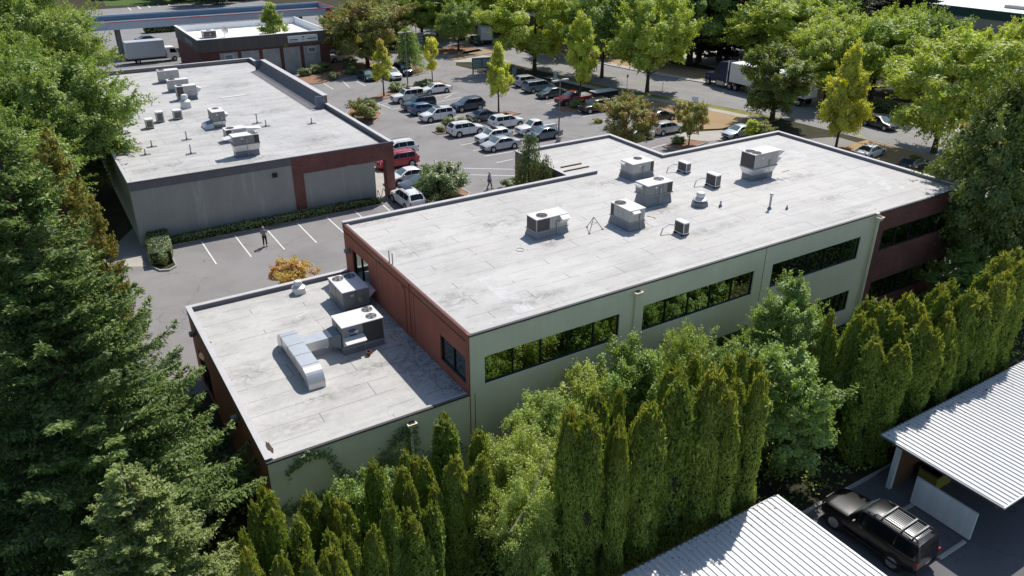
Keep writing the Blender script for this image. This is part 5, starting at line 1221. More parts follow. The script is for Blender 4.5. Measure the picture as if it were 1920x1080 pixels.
def weep_mesh(seed, H, R, n=260, leaf=.24, lw=.3, up=.5, droop=1.0, straight=False):
    """arching or hanging shoots lined with small leaves"""
    rg = np.random.default_rng(seed); lim = MB(); V = []
    lim.tube([(0,0,-.1),(.03*H,0,H*.5),(.05*H,.02*H,H)], [.03*H*.5,.012*H,.01], 7)
    for i in range(n):
        a = rg.uniform(0, 2*pi); z = H*rg.uniform(.12, 1)**.8; f = 1-z/H; l = R*(.25+.95*f**.75)*rg.uniform(.55,1.15)+.2
        s = np.linspace(0,1,10); r = l*s; zz = z+up*l*s*.8-droop*l*s**2.2
        P = np.stack([np.cos(a)*r+.04*H*z/H, np.sin(a)*r, np.maximum(zz,.15)],1)+rg.normal(size=(10,3))*.03
        if i % 3 == 0: lim.tube([Vector(q) for q in P[::3]], [.02,.014,.009,.004], 4, cap=False)
        k = int(14*l/ max(leaf,.1)*.32)+6; u = rg.uniform(.15,1,k); q = np.stack([np.interp(u,s,P[:,j]) for j in range(3)],1)
        hang = rg.uniform(0, leaf*2.0, k)*droop
        q = q+rg.normal(size=(k,3))*leaf*.35-np.stack([np.zeros(k),np.zeros(k),hang],1)
        V.append(cards(q, rg.normal(size=(k,3))+np.array([0,0,.5]), np.array([0,0,-1.0*droop])+np.array([cos(a),sin(a),0])*.6+rg.normal(size=(k,3))*.4, leaf*rg.uniform(.7,1.4,k), leaf*lw*rg.uniform(.7,1.3,k)))
    return np.concatenate(V), lim
def fountain_mesh(seed, H, R, stems=34, leaf=.14, per=95, droop=.5, lw=.5):
    """many-stemmed shrub: uneven arching stems, side shoots and loose leaves"""
    rg = np.random.default_rng(seed); lim = MB(); V = []
    for i in range(stems):
        a = rg.uniform(0, 2*pi); h = H*rg.uniform(.45, 1.0)**.8; r = R*rg.uniform(.15, 1.0)*(1.15-.5*h/H); s = np.linspace(0,1,10)
        z = h*np.sin(s*pi*.5*rg.uniform(.8,1.25)); z = z-droop*r*np.clip(s-.6,0,1)**1.5*2; rr = r*s**1.35
        P = np.stack([np.cos(a)*rr+rg.normal()*.2*R, np.sin(a)*rr+rg.normal()*.2*R, np.maximum(z,.05)],1)+np.cumsum(rg.normal(size=(10,3))*.035,0)
        lim.tube([Vector(q) for q in P[::3]], [.028,.02,.012,.004], 5, cap=False)
        for j in range(rg.integers(4,8)):
            u0 = rg.uniform(.3,.98); b = np.array([np.interp(u0,s,P[:,k]) for k in range(3)]); d = unit(rg.normal(size=3)*.8+np.array([cos(a)*.4,sin(a)*.4,.45-.5*droop])); l = rg.uniform(.25,.75)*R*.5
            k = int(per*l); f = rg.uniform(0,1,k); q = b+d*(f*l)[:,None]-np.array([0,0,1.])*(f**2*l*droop*.5)[:,None]+rg.normal(size=(k,3))*leaf*.75
            V.append(cards(q, rg.normal(size=(k,3))*.5+np.array([0,0,.9])+d*.3, d+rg.normal(size=(k,3))*.8-np.array([0,0,.4*droop]), leaf*rg.uniform(.6,1.35,k), leaf*lw*rg.uniform(.7,1.3,k)))
        k = int(per*.5); u = rg.uniform(.25,1,k); q = np.stack([np.interp(u,s,P[:,j]) for j in range(3)],1)+rg.normal(size=(k,3))*leaf*.9
        V.append(cards(q, rg.normal(size=(k,3))*.5+np.array([0,0,.9]), rg.normal(size=(k,3)), leaf*rg.uniform(.6,1.35,k), leaf*lw*rg.uniform(.7,1.3,k)))
    return np.concatenate(V), lim
def box_hedge(seed, sx, sy, sz, n, leaf, rnd=.25):
    rg = np.random.default_rng(seed); p = rg.uniform(-1,1,(n,3)); ax = rg.integers(0,3,n); sg = rg.choice([-1,1],n)
    for j in range(3): p[ax==j,j] = sg[ax==j]
    p[:,2] = np.where(p[:,2] < -.98, rg.uniform(-1,1,n), p[:,2])
    nn = p.copy(); q = p/np.maximum(1,(np.abs(p)**5).sum(1,keepdims=True)**(1/5))
    q = q*(1+.05*np.sin(7*p[:,:1]+5*p[:,1:2])+rg.normal(size=(n,1))*.03)
    c = q*np.array([sx/2,sy/2,sz/2])+np.array([0,0,sz/2])
    return cards(c, nn+rg.normal(size=(n,3))*.6, rg.normal(size=(n,3)), leaf*rg.uniform(.7,1.3,n), leaf*.6*rg.uniform(.7,1.3,n))
PROTO = {}
def proto(key, fn, mat, bark='bark'):
    if key not in PROTO:
        V, lim = fn()
        PROTO[key] = (qmesh(key+'_crown', V, MT[mat]), lim.mesh(key+'_trunk', MT[bark], True) if lim is not None else None)
    return PROTO[key]
def plant(key, name, label, cat, x, y, z=0, s=1.0, sz=None, rz=0, group=None, fol='crown', stem='trunk', tilt=(0,0)):
    c, t = PROTO[key]; o = thing(name, label, cat, (x,y,z), 0, group)
    o.rotation_euler = (tilt[0], tilt[1], rz); o.scale = (s, s, sz or s)
    link(fol, c, o)
    if t is not None: link(stem, t, o)
    return o
random.seed(11)
# prototypes: nominal heights so that instances scale near 1
TS = dict(maple=(10,4.6), bright=(10,4.4), slim=(7,1.35), ash=(7,2.6), olive=(8,3.4), lime=(8,2.3), small=(4.5,2.0), cotton=(12,5.2), bigmaple=(15,7.5), sparse=(9,2.6))
for k in (1,2): proto('maple%d'%k, lambda k=k: tree_mesh(20+k,10,4.6,2.6,95,330,.27,(.15,.27)), 'l_maple')
for k in (1,2,3): proto('bright%d'%k, lambda k=k: tree_mesh(30+k,10,4.4,2.4,90,340,.26,(.14,.26)), 'l_bright')
proto('yellow1', lambda: tree_mesh(41,10,3.5,1.4,100,300,.25,(.14,.24),'cone',.16), 'l_yellow')
proto('lime1', lambda: tree_mesh(42,8,2.1,1.9,70,210,.20,(.16,.30),'cone',.12), 'l_lime')
proto('lime2', lambda: tree_mesh(44,12,2.6,2.2,80,260,.24,(.18,.32),'oval',.16), 'l_lime')
proto('slim1', lambda: tree_mesh(43,7,1.25,1.7,50,150,.19,(.2,.38),'cone',.09), 'l_orangetip')
proto('slim2', lambda: tree_mesh(48,7,1.25,1.7,50,140,.19,(.2,.38),'oval',.09), 'l_lime')
proto('ash1', lambda: weep_mesh(45,6.2,2.5,330,.26,.3,.35,.75), 'l_ash')
proto('olive1', lambda: tree_mesh(46,8,3.6,1.6,90,280,.23,(.14,.26)), 'l_olive')
proto('olive2', lambda: tree_mesh(47,8,3.2,1.4,90,330,.21,(.14,.25),'oval'), 'l_olivegreen')
proto('small1', lambda: tree_mesh(49,4.5,1.9,1.5,50,190,.17,(.18,.3),'round',.08), 'l_olive')
proto('sparse1', lambda: tree_mesh(50,10,2.9,1.5,75,150,.25,(.12,.22),'cone',.13), 'l_maple')
proto('cotton1', lambda: tree_mesh(51,14,5.2,1.2,210,320,.25,(.10,.19),'oval',.30), 'l_cotton')
for k in (1,2): proto('bigmaple%d'%k, lambda k=k: tree_mesh(60+k,15,7.5,2.2,210,520,.27,(.11,.19),'round',.4), 'l_maple')
proto('bushtree1', lambda: tree_mesh(71,7.5,2.6,.6,130,420,.135,(.11,.22),'oval',.12), 'l_bush')
proto('bushtree2', lambda: tree_mesh(72,6.5,2.2,.5,110,420,.13,(.12,.24),'oval',.10), 'l_bush')
proto('shrub1', lambda: tree_mesh(81,1.3,.85,.12,36,120,.12,(.25,.42),'round',.03,limbs=8), 'l_hedge')
proto('shrub2', lambda: tree_mesh(82,2.4,1.5,.2,60,200,.14,(.2,.36),'round',.05,limbs=10), 'l_hedge')
proto('orange1', lambda: tree_mesh(83,3.2,1.7,.4,60,170,.15,(.16,.30),'vase',.06), 'l_orange')
proto('orange2', lambda: tree_mesh(84,2.2,1.2,.2,50,120,.14,(.2,.36),'vase',.05), 'l_olive')
for k in range(4): proto('arb%d'%k, lambda k=k: col_mesh(90+k,6.0,.55,15000,(.125,.05),(0,0,2,1)[k]), 'l_arb')
proto('fir1', lambda: fir_mesh(101,21,6.6,1.5,.40,8,1.5,.16,.21,.34), 'l_fir')
proto('fir2', lambda: fir_mesh(102,18,5.4,1.5,.42,8,1.4,.15,.21,.34), 'l_fir')
proto('gold1', lambda: fir_mesh(103,10,3.0,.5,.36,8,1.0,.05,.26,.25,.8,.34), 'l_gold')
proto('dark1', lambda: fir_mesh(104,22,5.8,3.0,.62,9,1.15,.22,.5,.12,.6,.34), 'l_dark')
proto('blue1', lambda: fir_mesh(105,20,6,2,.75,7,.75,.20,.6,.15,.8,.3), 'l_blue')
proto('weep1', lambda: weep_mesh(106,8.5,2.3,210,.2,.3,.12,1.3), 'l_weep')
proto('willow1', lambda: fountain_mesh(107,4.5,2.5,70,.12,150,.7,.42), 'l_willow')
proto('willow2', lambda: fountain_mesh(108,3.6,1.9,46,.12,140,.35,.5), 'l_willow')
proto('bushy1', lambda: fountain_mesh(109,5,2.4,80,.14,150,.25,.6), 'l_bush')

# ------------------------------------------------------------------ planting
SGp = 'street trees along the pavement'; FT = 'trees across the street'; DC = 'dark conifers across the street'; TT = 'trees along the far street'
def tree_at(key, nomH, nomR, base, top, half, name, label, cat='tree', group=None, fol='crown', rz=None, world=False):
    """tree whose trunk foot is seen at `base`, top at picture row `top`, half crown width in photo pixels"""
    b = Vector((*base,0)) if world else G(*base)
    if group in (SGp, FT, DC, TT): half *= 1.18
    h = ZAT(b.x,b.y,top); r = half/PXM(b.x,b.y,h*.6)
    return plant(key, name, label, cat, b.x, b.y, 0, r/nomR, h/nomH, random.uniform(0,6.28) if rz is None else rz, group, fol)
SGp = 'street trees along the pavement'
tree_at('bright1',10,4.4,(1002,133),-22,72,'street_tree','bright green street tree behind the silver SUV and minivan','tree',SGp)
tree_at('maple1',10,4.6,(1128,146),-30,62,'street_tree','green street tree rising behind the tall yellow green tree','tree',SGp)
tree_at('bright2',10,4.4,(1213,173),-12,66,'street_tree','full green street tree with dark trunk beside the board sign on the lawn','tree',SGp)
tree_at('lime2',12,2.6,(1087,194),18,33,'yellow_green_tree','tall yellow green tree over the red pickup')
tree_at('lime1',8,2.1,(935,213),82,31,'yellow_green_tree','small yellow green pyramid tree between the middle row cars')
tree_at('slim1',7,1.25,(720,181),72,21,'slim_tree','slim young tree with orange top at the head of the middle row')
tree_at('slim2',7,1.25,(811,156),64,16,'slim_tree','slim yellow green young tree above the white sedan')
tree_at('ash1',6.2,2.5,(770,134),52,34,'ash_tree','drooping light green tree on the rounded island')
tree_at('olive1',8,3.6,(690,128),0,70,'olive_tree','broad olive and rust tinted tree behind the slim orange tree')
tree_at('olive2',8,3.2,(640,112),18,42,'olive_tree','olive tinted tree right of the brick shop')
tree_at('olive2',8,3.2,(1447,227),86,74,'olive_tree','olive green tree in front of the semi trailer')
tree_at('yellow1',10,3.5,(1567,277),78,53,'yellow_tree','bright yellow tree at the right rear corner of the office roof')
b = G(1172,282); tree_at('olive1',8,3.6,(1172,282),178,52,'olive_tree','three lobed olive and rust tree behind the office parapet')
tree_at('small1',4.5,1.9,(1291,273),190,31,'small_tree','small round olive tree on the mulch bed behind the roof')
tree_at('slim2',7,1.25,(1405,268),222,15,'slim_tree','tiny yellow sapling just behind the back parapet')
tree_at('sparse1',10,2.9,(520,130),2,44,'slender_maple','slender open maple in front of the brick shop')
FT = 'trees across the street'
tree_at('bright3',10,4.4,(1466,142),-8,82,'green_tree','bright tree across the street above the olive tree','tree',FT)
tree_at('bright1',10,4.4,(1545,195),48,62,'green_tree','bright tree across the street left of the hedge, behind the yellow tree','tree',FT)
tree_at('bright2',10,4.4,(1630,195),28,80,'green_tree','bright tree across the street behind the clipped hedge','tree',FT)
tree_at('bright3',10,4.4,(1750,287),54,98,'green_tree','large bright tree at the right between the street and the glossy cottonwood','tree',FT,rz=1.0)
DC = 'dark conifers across the street'
for (q,tp,hw,k) in (((1292,119),-150,62,'dark1'),((1311,117),-120,40,'dark1'),((1348,114),-170,58,'dark1'),((1362,112),-150,52,'dark1'),((1420,104),-120,60,'dark1'),((1575,95),-120,75,'blue1'),((1690,112),-110,66,'dark1'),((1655,90),-100,60,'blue1'),((1250,88),-120,50,'dark1')):
    pos = {1292:'leftmost thick trunked',1311:'thin trunked second',1348:'tall third',1362:'tall fourth',1420:'fifth',1575:'blue green',1690:'dark spreading',1655:'blue green',1250:'far hidden'}[q[0]]
    where = {1292:'left of the semi truck',1311:'left of the semi truck',1348:'above the semi truck',1362:'above the semi truck',1420:'right of the semi cab',1575:'above the yellow tree',1690:'left of the warehouse',1655:'next to the warehouse edge',1250:'behind the full green street tree'}[q[0]]
    H0 = {'dark1':22,'blue1':20}[k]; R0 = {'dark1':5.5,'blue1':6}[k]
    tree_at(k,H0,R0,q,tp,hw,'dark_conifer',f'{pos} conifer {where}','conifer',DC)
TT = 'trees along the far street'
for i,(q,tp,hw,k,lb) in enumerate((((792,76),-40,52,'bright1','bright tree over the dark street left of the light pole'),((822,68),-60,56,'bright2','bright tree at the top above the silver van'),((893,48),-70,48,'maple2','dark tree with a bare trunk at the top above the service truck'),((945,44),-60,52,'bright3','bright tree at the top right of the service truck'),((735,60),-40,50,'maple1','dark green tree behind the olive tree'),((1040,70),-60,60,'maple2','dark green tree at the top behind the street trees'),((1100,75),-60,55,'bright1','bright tree at the top left of the far white roof'),((985,55),-60,50,'bright2','bright tree at the top behind the silver SUV'),((1200,66),-70,60,'maple1','dark tree at the top right of the far white roof'))):
    tree_at(k,10,{'b':4.4,'m':4.6}[k[0]],q,tp,hw,'green_tree',lb,'tree',TT)
# distant wood beyond the petrol station and the street: reads as one mass
rg = np.random.default_rng(9); VV = []
c0, _ = tree_mesh(201,9,5,.5,46,120,.75,(.18,.3)); c0 = c0
for i in range(64):
    if i < 30: x, y = -60+i*5.6+rg.normal()*2, 206+rg.normal()*9+ (12 if i > 16 else 0)
    else: x, y = 80+(i-30)*6.5+rg.normal()*3, 190-(i-30)*2.2+rg.normal()*10
    if -6 < x < 22 and y < 215: y += 26
    s = rg.uniform(.9,1.5); a = rg.uniform(0,6.28); ca, sa = cos(a), sin(a); W_ = c0.copy(); X = W_[...,0]*ca-W_[...,1]*sa; Y = W_[...,0]*sa+W_[...,1]*ca
    W_ = np.stack([X*s+x, Y*s+y, W_[...,2]*s*rg.uniform(.9,1.3)],-1); VV.append(W_)
o = link('distant_wood', qmesh('distant_wood', np.concatenate(VV), MT['l_dark'])); tag(o,'dark distant wood along the top edge beyond the street','woodland',None,'stuff')
# clipped hedges
def hedge(label, a, b, w, h, leaf=.14, n=5000, name='hedge', dark=False):
    a, b = Vector((a[0],a[1],0)), Vector((b[0],b[1],0)); d = b-a; o = thing(name, label, 'hedge', (a+b)/2, atan2(d.y,d.x))
    link('foliage', qmesh('hedge_leaves', box_hedge(len(label), d.length, w, h, n, leaf), MT['l_hedge']), o)
    MB().box((-d.length/2+.12,-w/2+.1,0),(d.length/2-.12,w/2-.1,h-.12)).build('inner_wood', MT['core'], o)
    return o
p, q = G(1612,206), G(1688,214); hedge('clipped green hedge along the far pavement behind the yellow tree', p, (q.x+1,q.y-3), 1.6, 1.4, .2, 4000)
p, q = G(300,440), G(316,500); hedge('rounded block hedge on the kerbed end island by the gray wall', (p.x-.1,p.y+.9), (q.x-.35,q.y+.3), 1.75, 1.25, .13, 6500)
hedge('low dark hedge strip at the foot of the gray stucco wall', (-9.3,34.35), (8.6,34.35), 1.0, .75, .15, 8000)
p, q = G(608,40), G(648,38); hedge('dark hedge at the edge of the petrol station', p, q, 2.2, 1.6, .3, 1500)
p, q = G(272,62), G(330,58); hedge('dark hedge behind the white box truck', p, q, 2.0, 1.8, .3, 1500)
# planting islands with kerbs
def island(label_unused, pts, mat='mulch', z=.1):
    o = MB().prism([(p[0],p[1]) for p in pts], -.02, z).build('planting_bed', MT[mat]); tag(o, kind='structure')
    k = MB(); n = len(pts); c = sum((Vector((p[0],p[1])) for p in pts), Vector((0,0)))/n
    for i in range(n):
        a, b = Vector(pts[i][:2]), Vector(pts[(i+1)%n][:2]); oa, ob = a+(a-c).normalized()*.16, b+(b-c).normalized()*.16
        k.hexa([(*a,-.02),(*b,-.02),(*ob,-.02),(*oa,-.02)],[(*a,.14),(*b,.14),(*ob,.14),(*oa,.14)])
    tag(k.build('kerb', MT['kerb']), kind='structure')
def pix(*q): return [tuple(G(*a)[:2]) for a in q]
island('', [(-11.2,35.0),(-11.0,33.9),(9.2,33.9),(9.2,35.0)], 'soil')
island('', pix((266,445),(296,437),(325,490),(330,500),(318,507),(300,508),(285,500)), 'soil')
island('', pix((690,188),(706,190),(775,172),(836,157),(826,152),(760,164),(716,177)))
island('', pix((812,247),(822,252),(850,250),(890,236),(945,221),(975,214),(952,209),(905,219),(850,234)))
island('', pix((1040,208),(1060,214),(1092,207),(1120,200),(1104,194),(1078,197)))
island('', pix((556,160),(600,157),(690,132),(770,144),(792,138),(794,130),(776,124),(745,122),(690,118),(622,122),(610,132),(560,140)))
island('', pix((1244,275),(1270,284),(1302,276),(1326,268),(1290,263)))
island('', pix((782,392),(845,388),(872,374),(880,364),(858,352),(800,356)))
island('', pix((650,215),(700,232),(716,215),(690,196),(660,200)))
island('', pix((838,113),(870,98),(905,92),(930,98),(900,104),(860,112)), 'drygrass')
island('', pix((800,104),(845,88),(880,86),(905,96),(880,101),(845,104)), 'mulch')
SH = 'shrubs on the planting islands'
def shrub(key, nomH, nomR, px, half, h, label, name='shrub', group=SH):
    b = G(*px); r = half/PXM(b.x,b.y,.5); return plant(key,name,label,'shrub',b.x,b.y,.08,r/nomR,h/nomH,random.uniform(0,6),group,'foliage','stems')
shrub('shrub1',1.3,.85,(744,172),15,1.3,'green shrub beside the white boxy SUV')
shrub('shrub1',1.3,.85,(786,165),11,.9,'low dark shrub left of the white sedan bonnet')
shrub('shrub1',1.3,.85,(800,162),12,1.0,'low dark shrub touching the white sedan bonnet')
shrub('shrub1',1.3,.85,(843,240),12,1.3,'bushy shrub left of the island between two white SUVs')
shrub('shrub1',1.3,.85,(827,248),9,.7,'tiny shrub on the sharp mulch corner')
shrub('shrub1',1.3,.85,(868,233),10,.8,'low shrub behind the white SUV roof')
shrub('shrub1',1.3,.85,(884,232),9,.8,'low shrub under the dark gray sedan')
shrub('shrub1',1.3,.85,(1079,203),11,1.2,'dark shrub between the red pickup and the black SUV')
for i,(q,h,lb) in enumerate((((572,143),11,'pale shrub first in the bed by the brick shop'),((592,138),13,'pale shrub second in the bed by the brick shop'),((610,134),12,'pale shrub third in the bed by the brick shop'),((625,150),9,'yellow shrub in front of the dark olive tree'),((658,140),12,'dark shrub below the olive tree'),((655,127),16,'dark round shrub left of the cream SUV'))): shrub('shrub1',1.3,.85,q,h,1.2+.1*(i%3),lb)
shrub('shrub2',2.4,1.5,(825,372),43,3.3,'large round green shrub in front of the dark gray sedan',name='round_shrub')
shrub('shrub1',1.3,.85,(806,384),26,1.1,'low shrub at the foot of the large round one')
shrub('orange2',2.2,1.2,(684,226),30,2.6,'red and green shrub beside the gray building parapet',name='autumn_shrub')
shrub('orange1',3.2,1.7,(550,545),44,2.4,'orange and yellow autumn bush behind the low roof',name='autumn_bush')
shrub('shrub1',1.3,.85,(1272,270),13,.9,'yellow green shrub at the foot of the small olive tree')
shrub('orange2',2.2,1.2,(1425,264),22,2.2,'brownish twiggy shrub behind the back parapet',name='twiggy_shrub')
shrub('shrub1',1.3,.85,(958,352),16,.9,'low green shrub against the office back wall')
# weeping conifer in the courtyard notch
tree_at('weep1',8.5,2.3,(13.0,14.6),243,62,'weeping_conifer','dark weeping conifer rising through the courtyard notch of the office','conifer',world=True,rz=.4)
tree_at('weep1',8.5,2.3,(14.4,13.9),290,50,'weeping_conifer','low weeping conifer beside the tall one at the brick courtyard wall','conifer',world=True,rz=2.0)
# left conifers and maples
FL = 'tall firs at the left edge'
plant('fir1','fir_tree','huge dark fir nearest the camera filling the lower left','fir',-18.3,-1.5,0,1.0,.93,0.3,FL)
plant('fir2','fir_tree','fir left of the low wing, its branch tips reaching toward the parking stalls','fir',-18.9,7.5,0,1.05,.88,1.7,FL)
plant('fir2','fir_tree','fir at the left edge beyond the nearest two, before the alley','fir',-21.5,15,0,.95,.74,4.0,FL)
plant('fir1','fir_tree','fir crowded behind the biggest one at the far left edge','fir',-24.5,2.5,0,.85,.93,2.2,FL)
plant('fir2','fir_tree','small fir in the bottom left corner under the biggest','fir',-17.2,-9.5,0,.8,.60,5.1,FL)
for (px_,py_,yy,hw_,lb) in ((78,232,24,72,'golden brown cypress between the firs and the maple'),(165,360,19,46,'smaller golden cypress showing between the fir branches')):
    d_ = _fw + RT*(px_-960)/FPX - UP*(py_-540)/FPX; P = CAM + d_*((yy-CAM[1])/d_[1])
    plant('gold1','golden_cypress',lb,'cypress',P[0],yy,0,hw_/PXM(P[0],yy,P[2]*.6)/3.0,P[2]/10,.4)
BM = 'big maples left of the gray building'
plant('bigmaple1','maple_tree','big maple overhanging the gray building roof','maple',-16.6,50,0,.95,.92,.5,BM)
plant('bigmaple2','maple_tree','big maple behind the overhanging one at the left edge','maple',-24,62,0,1.0,1.05,2.1,BM)
plant('bigmaple1','maple_tree','dark big maple in the top left corner','maple',-16,84,0,1.05,1.15,3.3,BM)
plant('bigmaple2','maple_tree','maple beside the back of the gray building, left of the truck','maple',-12,97,0,.75,.8,4.4,BM)
plant('bigmaple2','maple_tree','shaded maple low on the left below the overhanging one','maple',-21,37,0,.8,.75,1.2,BM)
# right cottonwood
tree_at('cotton1',14,5.2,(39.4,-5.7),84,132,'cottonwood_tree','tall glossy leaved cottonwood at the right end of the office','cottonwood',world=True,rz=.6)
plant('cotton1','cottonwood_tree','second dark cottonwood at the right frame edge beside the hedge','cottonwood',45.5,-8.5,0,1.1,1.0,2.6)
plant('bushtree1','broadleaf_tree','dark leafy tree hiding the foot of the brick end wall','tree',35.0,-7.0,0,.9,.62,1.6)
# arborvitae hedge: every column is a plant of its own
ARB = [(837,783,-6.2,30,3),(890,807,-6.6,20,0),(715,870,-8.2,22,1),(742,868,-8.0,19,0),(766,850,-7.7,20,2),(783,862,-7.9,17,0),(802,868,-8.1,22,1),(763,910,-8.9,16,0),(812,915,-8.9,20,2),(845,860,-8.6,22,1),(868,888,-8.7,16,0),(901,858,-8.6,26,2),
 (725,937,-9.7,22,0),(757,965,-10,18,1),(784,967,-10.3,24,2),(802,935,-9.5,22,3),(580,940,-8.6,24,1),(609,925,-8.4,22,0),(631,957,-8.9,14,2),(652,940,-8.7,24,1),(621,982,-9.7,20,0),(592,1027,-10.5,18,2),(638,1033,-10.9,24,1),(661,1012,-10.2,20,0),
 (487,897,-7.2,20,2),(492,930,-8.2,24,0),(518,960,-9.0,24,1),(541,990,-9.6,26,2),(507,1042,-10.8,24,0),(478,1028,-10.5,20,1),(460,1010,-10.2,22,2),(700,1000,-10.6,20,0),(560,1050,-11.4,22,1),(470,955,-8.6,18,0),
 (1067,778,-9.4,22,1),(1080,794,-10.1,24,0),(1094,763,-9.0,20,2),(1112,770,-9.8,28,1),(1131,740,-9.1,26,0),(1152,727,-8.6,20,2),(1154,787,-10.2,20,0),(1169,815,-10.8,20,1),(1215,752,-9.2,24,2),(1225,765,-10.5,30,0),(1250,740,-9.8,26,1),(1258,727,-9.5,22,2),(1291,715,-10.2,36,3),(1332,700,-10.2,34,1),(1354,728,-10.8,22,0),(1375,737,-11.0,24,2),(1394,722,-10.7,24,1),
 (1257,688,-8.0,24,0),(1283,697,-8.3,20,1),(1313,675,-8.0,22,2),(1331,678,-8.5,20,0),(1363,678,-8.8,22,1),(1391,650,-8.0,22,2),(1408,670,-8.6,22,0),
 (1568,593,-7.8,18,2),(1596,583,-8.2,18,0),(1627,568,-8.0,24,1),(1641,600,-9.2,24,2),(1653,640,-10.6,24,0),(1655,572,-8.4,24,1),(1671,565,-8.6,26,3),(1688,595,-9.6,26,0),(1707,617,-10.4,26,2),(1700,552,-8.6,22,1),(1728,563,-9.4,24,0),(1742,590,-10.4,22,2),(1757,543,-9.2,22,1),(1777,530,-9.3,24,0),(1794,553,-10.3,26,2),(1818,550,-10.6,24,1),
 (1857,483,-8.8,24,0),(1887,480,-9.4,24,1),(1910,490,-10.2,24,2),(1857,515,-10.0,24,1),(1878,517,-10.4,24,0),(1907,513,-10.9,26,2),(1840,520,-9.2,20,2),(1925,470,-9.4,24,0),
 (1690,640,-11.2,24,1),(1745,620,-11.4,24,0),(1800,590,-11.5,24,2),(1850,560,-11.6,24,1),(1430,700,-11.0,22,0),(1190,790,-10.4,20,1)]
def uy(px, py, y):
    d = _fw + RT*(px-960)/FPX - UP*(py-540)/FPX; P = CAM + d*((y-CAM[1])/d[1]); return P
ordn = ['first','second','third','fourth','fifth','sixth','seventh','eighth','ninth','tenth','eleventh','twelfth','thirteenth','fourteenth','fifteenth','sixteenth','seventeenth','eighteenth','nineteenth','twentieth']
secs = [(0,700,'in the bottom left clump by the wall corner'),(700,1000,'in the clump before the low cream wall'),(1000,1200,'in the group right of the arching bush'),(1200,1460,'in the middle group before the windows'),(1460,1790,'in the group below the brick end wall'),(1790,2000,'in the group at the right frame edge')]
cnt = {}
for (px,py,y,hw,k) in sorted(ARB):
    y = max(-14.2, y-(3.2 if px > 1000 else 1.3)); y += .25*(hash((px*7+py)%13)%5-2)*.3
    P = uy(px,py,y); h = P[2]; 
    if h < 1.2: h = 1.2
    r = hw*1.1/PXM(P[0],y,h*.8)
    for (a,b_,w_) in secs:
        if a <= px < b_: sec = w_
    cnt[sec] = cnt.get(sec,-1)+1
    size = 'tall' if h > 6.2 else ('short' if h < 4 else 'mid height')
    plant('arb%d'%k,'arborvitae',f'{size} arborvitae, {ordn[cnt[sec]]} from left {sec}','arborvitae',P[0],y,-.02,r/.55,h/6.05,random.uniform(0,6.28),'arborvitae columns along the cream wall','foliage','core',(random.uniform(-.045,.045),random.uniform(-.045,.045)))
PROTO_CORE = [PROTO['arb%d'%k][1] for k in range(4)]
for me in PROTO_CORE:
    me.materials.clear(); me.materials.append(MT['core'])
# broadleaf trees and bushes among the hedge
def bush_at(key, nomH, nomR, px, py, y, half, name, label, cat='bush', rz=0, group=None):
    P = uy(px,py,y); r = half/PXM(P[0],y,P[2]*.7); return plant(key,name,label,cat,P[0],y,0,r/nomR,P[2]/nomH,rz,group,'crown','trunk')
bush_at('bushtree1',7.5,2.6,1488,528,-7.8,92,'broadleaf_tree','bright bushy tree before the middle of the office front, tallest in the hedge','tree',.3)
bush_at('bushtree2',6.5,2.2,1490,655,-12.2,108,'broadleaf_tree','dense green tree lower down in front of the tallest bushy tree','tree',1.3)
bush_at('bushtree2',6.5,2.2,1415,645,-8.4,64,'broadleaf_tree','green bushy tree left of the tallest bushy tree','tree',3.3)
bush_at('bushtree2',6.5,2.2,1575,640,-10.8,62,'broadleaf_tree','small bright tree between the dense tree and the brick end arborvitae','tree',.5)
bush_at('bushy1',5,2.4,1185,655,-6.6,78,'leafy_bush','leafy bush rising to the downpipe between the first two windows','bush',2.2)
bush_at('bushy1',5,2.4,1330,640,-6.6,66,'leafy_bush','leafy bush under the right end of the second long window','bush',4.2)
bush_at('willow2',3.6,1.9,1285,622,-6.4,58,'wispy_bush','wispy bush with tall upright shoots below the second long window','bush',1.0)
bush_at('willow2',3.6,1.9,1240,668,-6.8,60,'wispy_bush','light shoots left of the second window bush','bush',.5)
bush_at('willow2',3.6,1.9,1105,700,-6.4,72,'wispy_bush','thin shoots against the cream wall under the first window','bush',2.0)
bush_at('willow1',4.5,2.5,1025,742,-7.4,105,'arching_bush','yellow green arching bush below the first long window','bush',1.0)
bush_at('willow1',4.5,2.5,985,815,-9.6,100,'arching_bush','drooping yellow green bush between the two arborvitae clumps','bush',2.6)
bush_at('willow1',4.5,2.5,985,905,-12.2,100,'arching_bush','drooping bush nearest the bottom edge beside the bare branches','bush',4.6)
bush_at('bushy1',5,2.4,930,830,-7.0,60,'leafy_bush','green bush against the wall right of the low clump of arborvitae','bush',5.1)
bush_at('bushy1',5,2.4,680,900,-6.6,70,'leafy_bush','bright green bramble mound at the foot of the low cream wall','bush',.9)
bush_at('bushy1',5,2.4,600,965,-6.8,60,'leafy_bush','bramble mound left of the larger one at the low cream wall','bush',3.9)
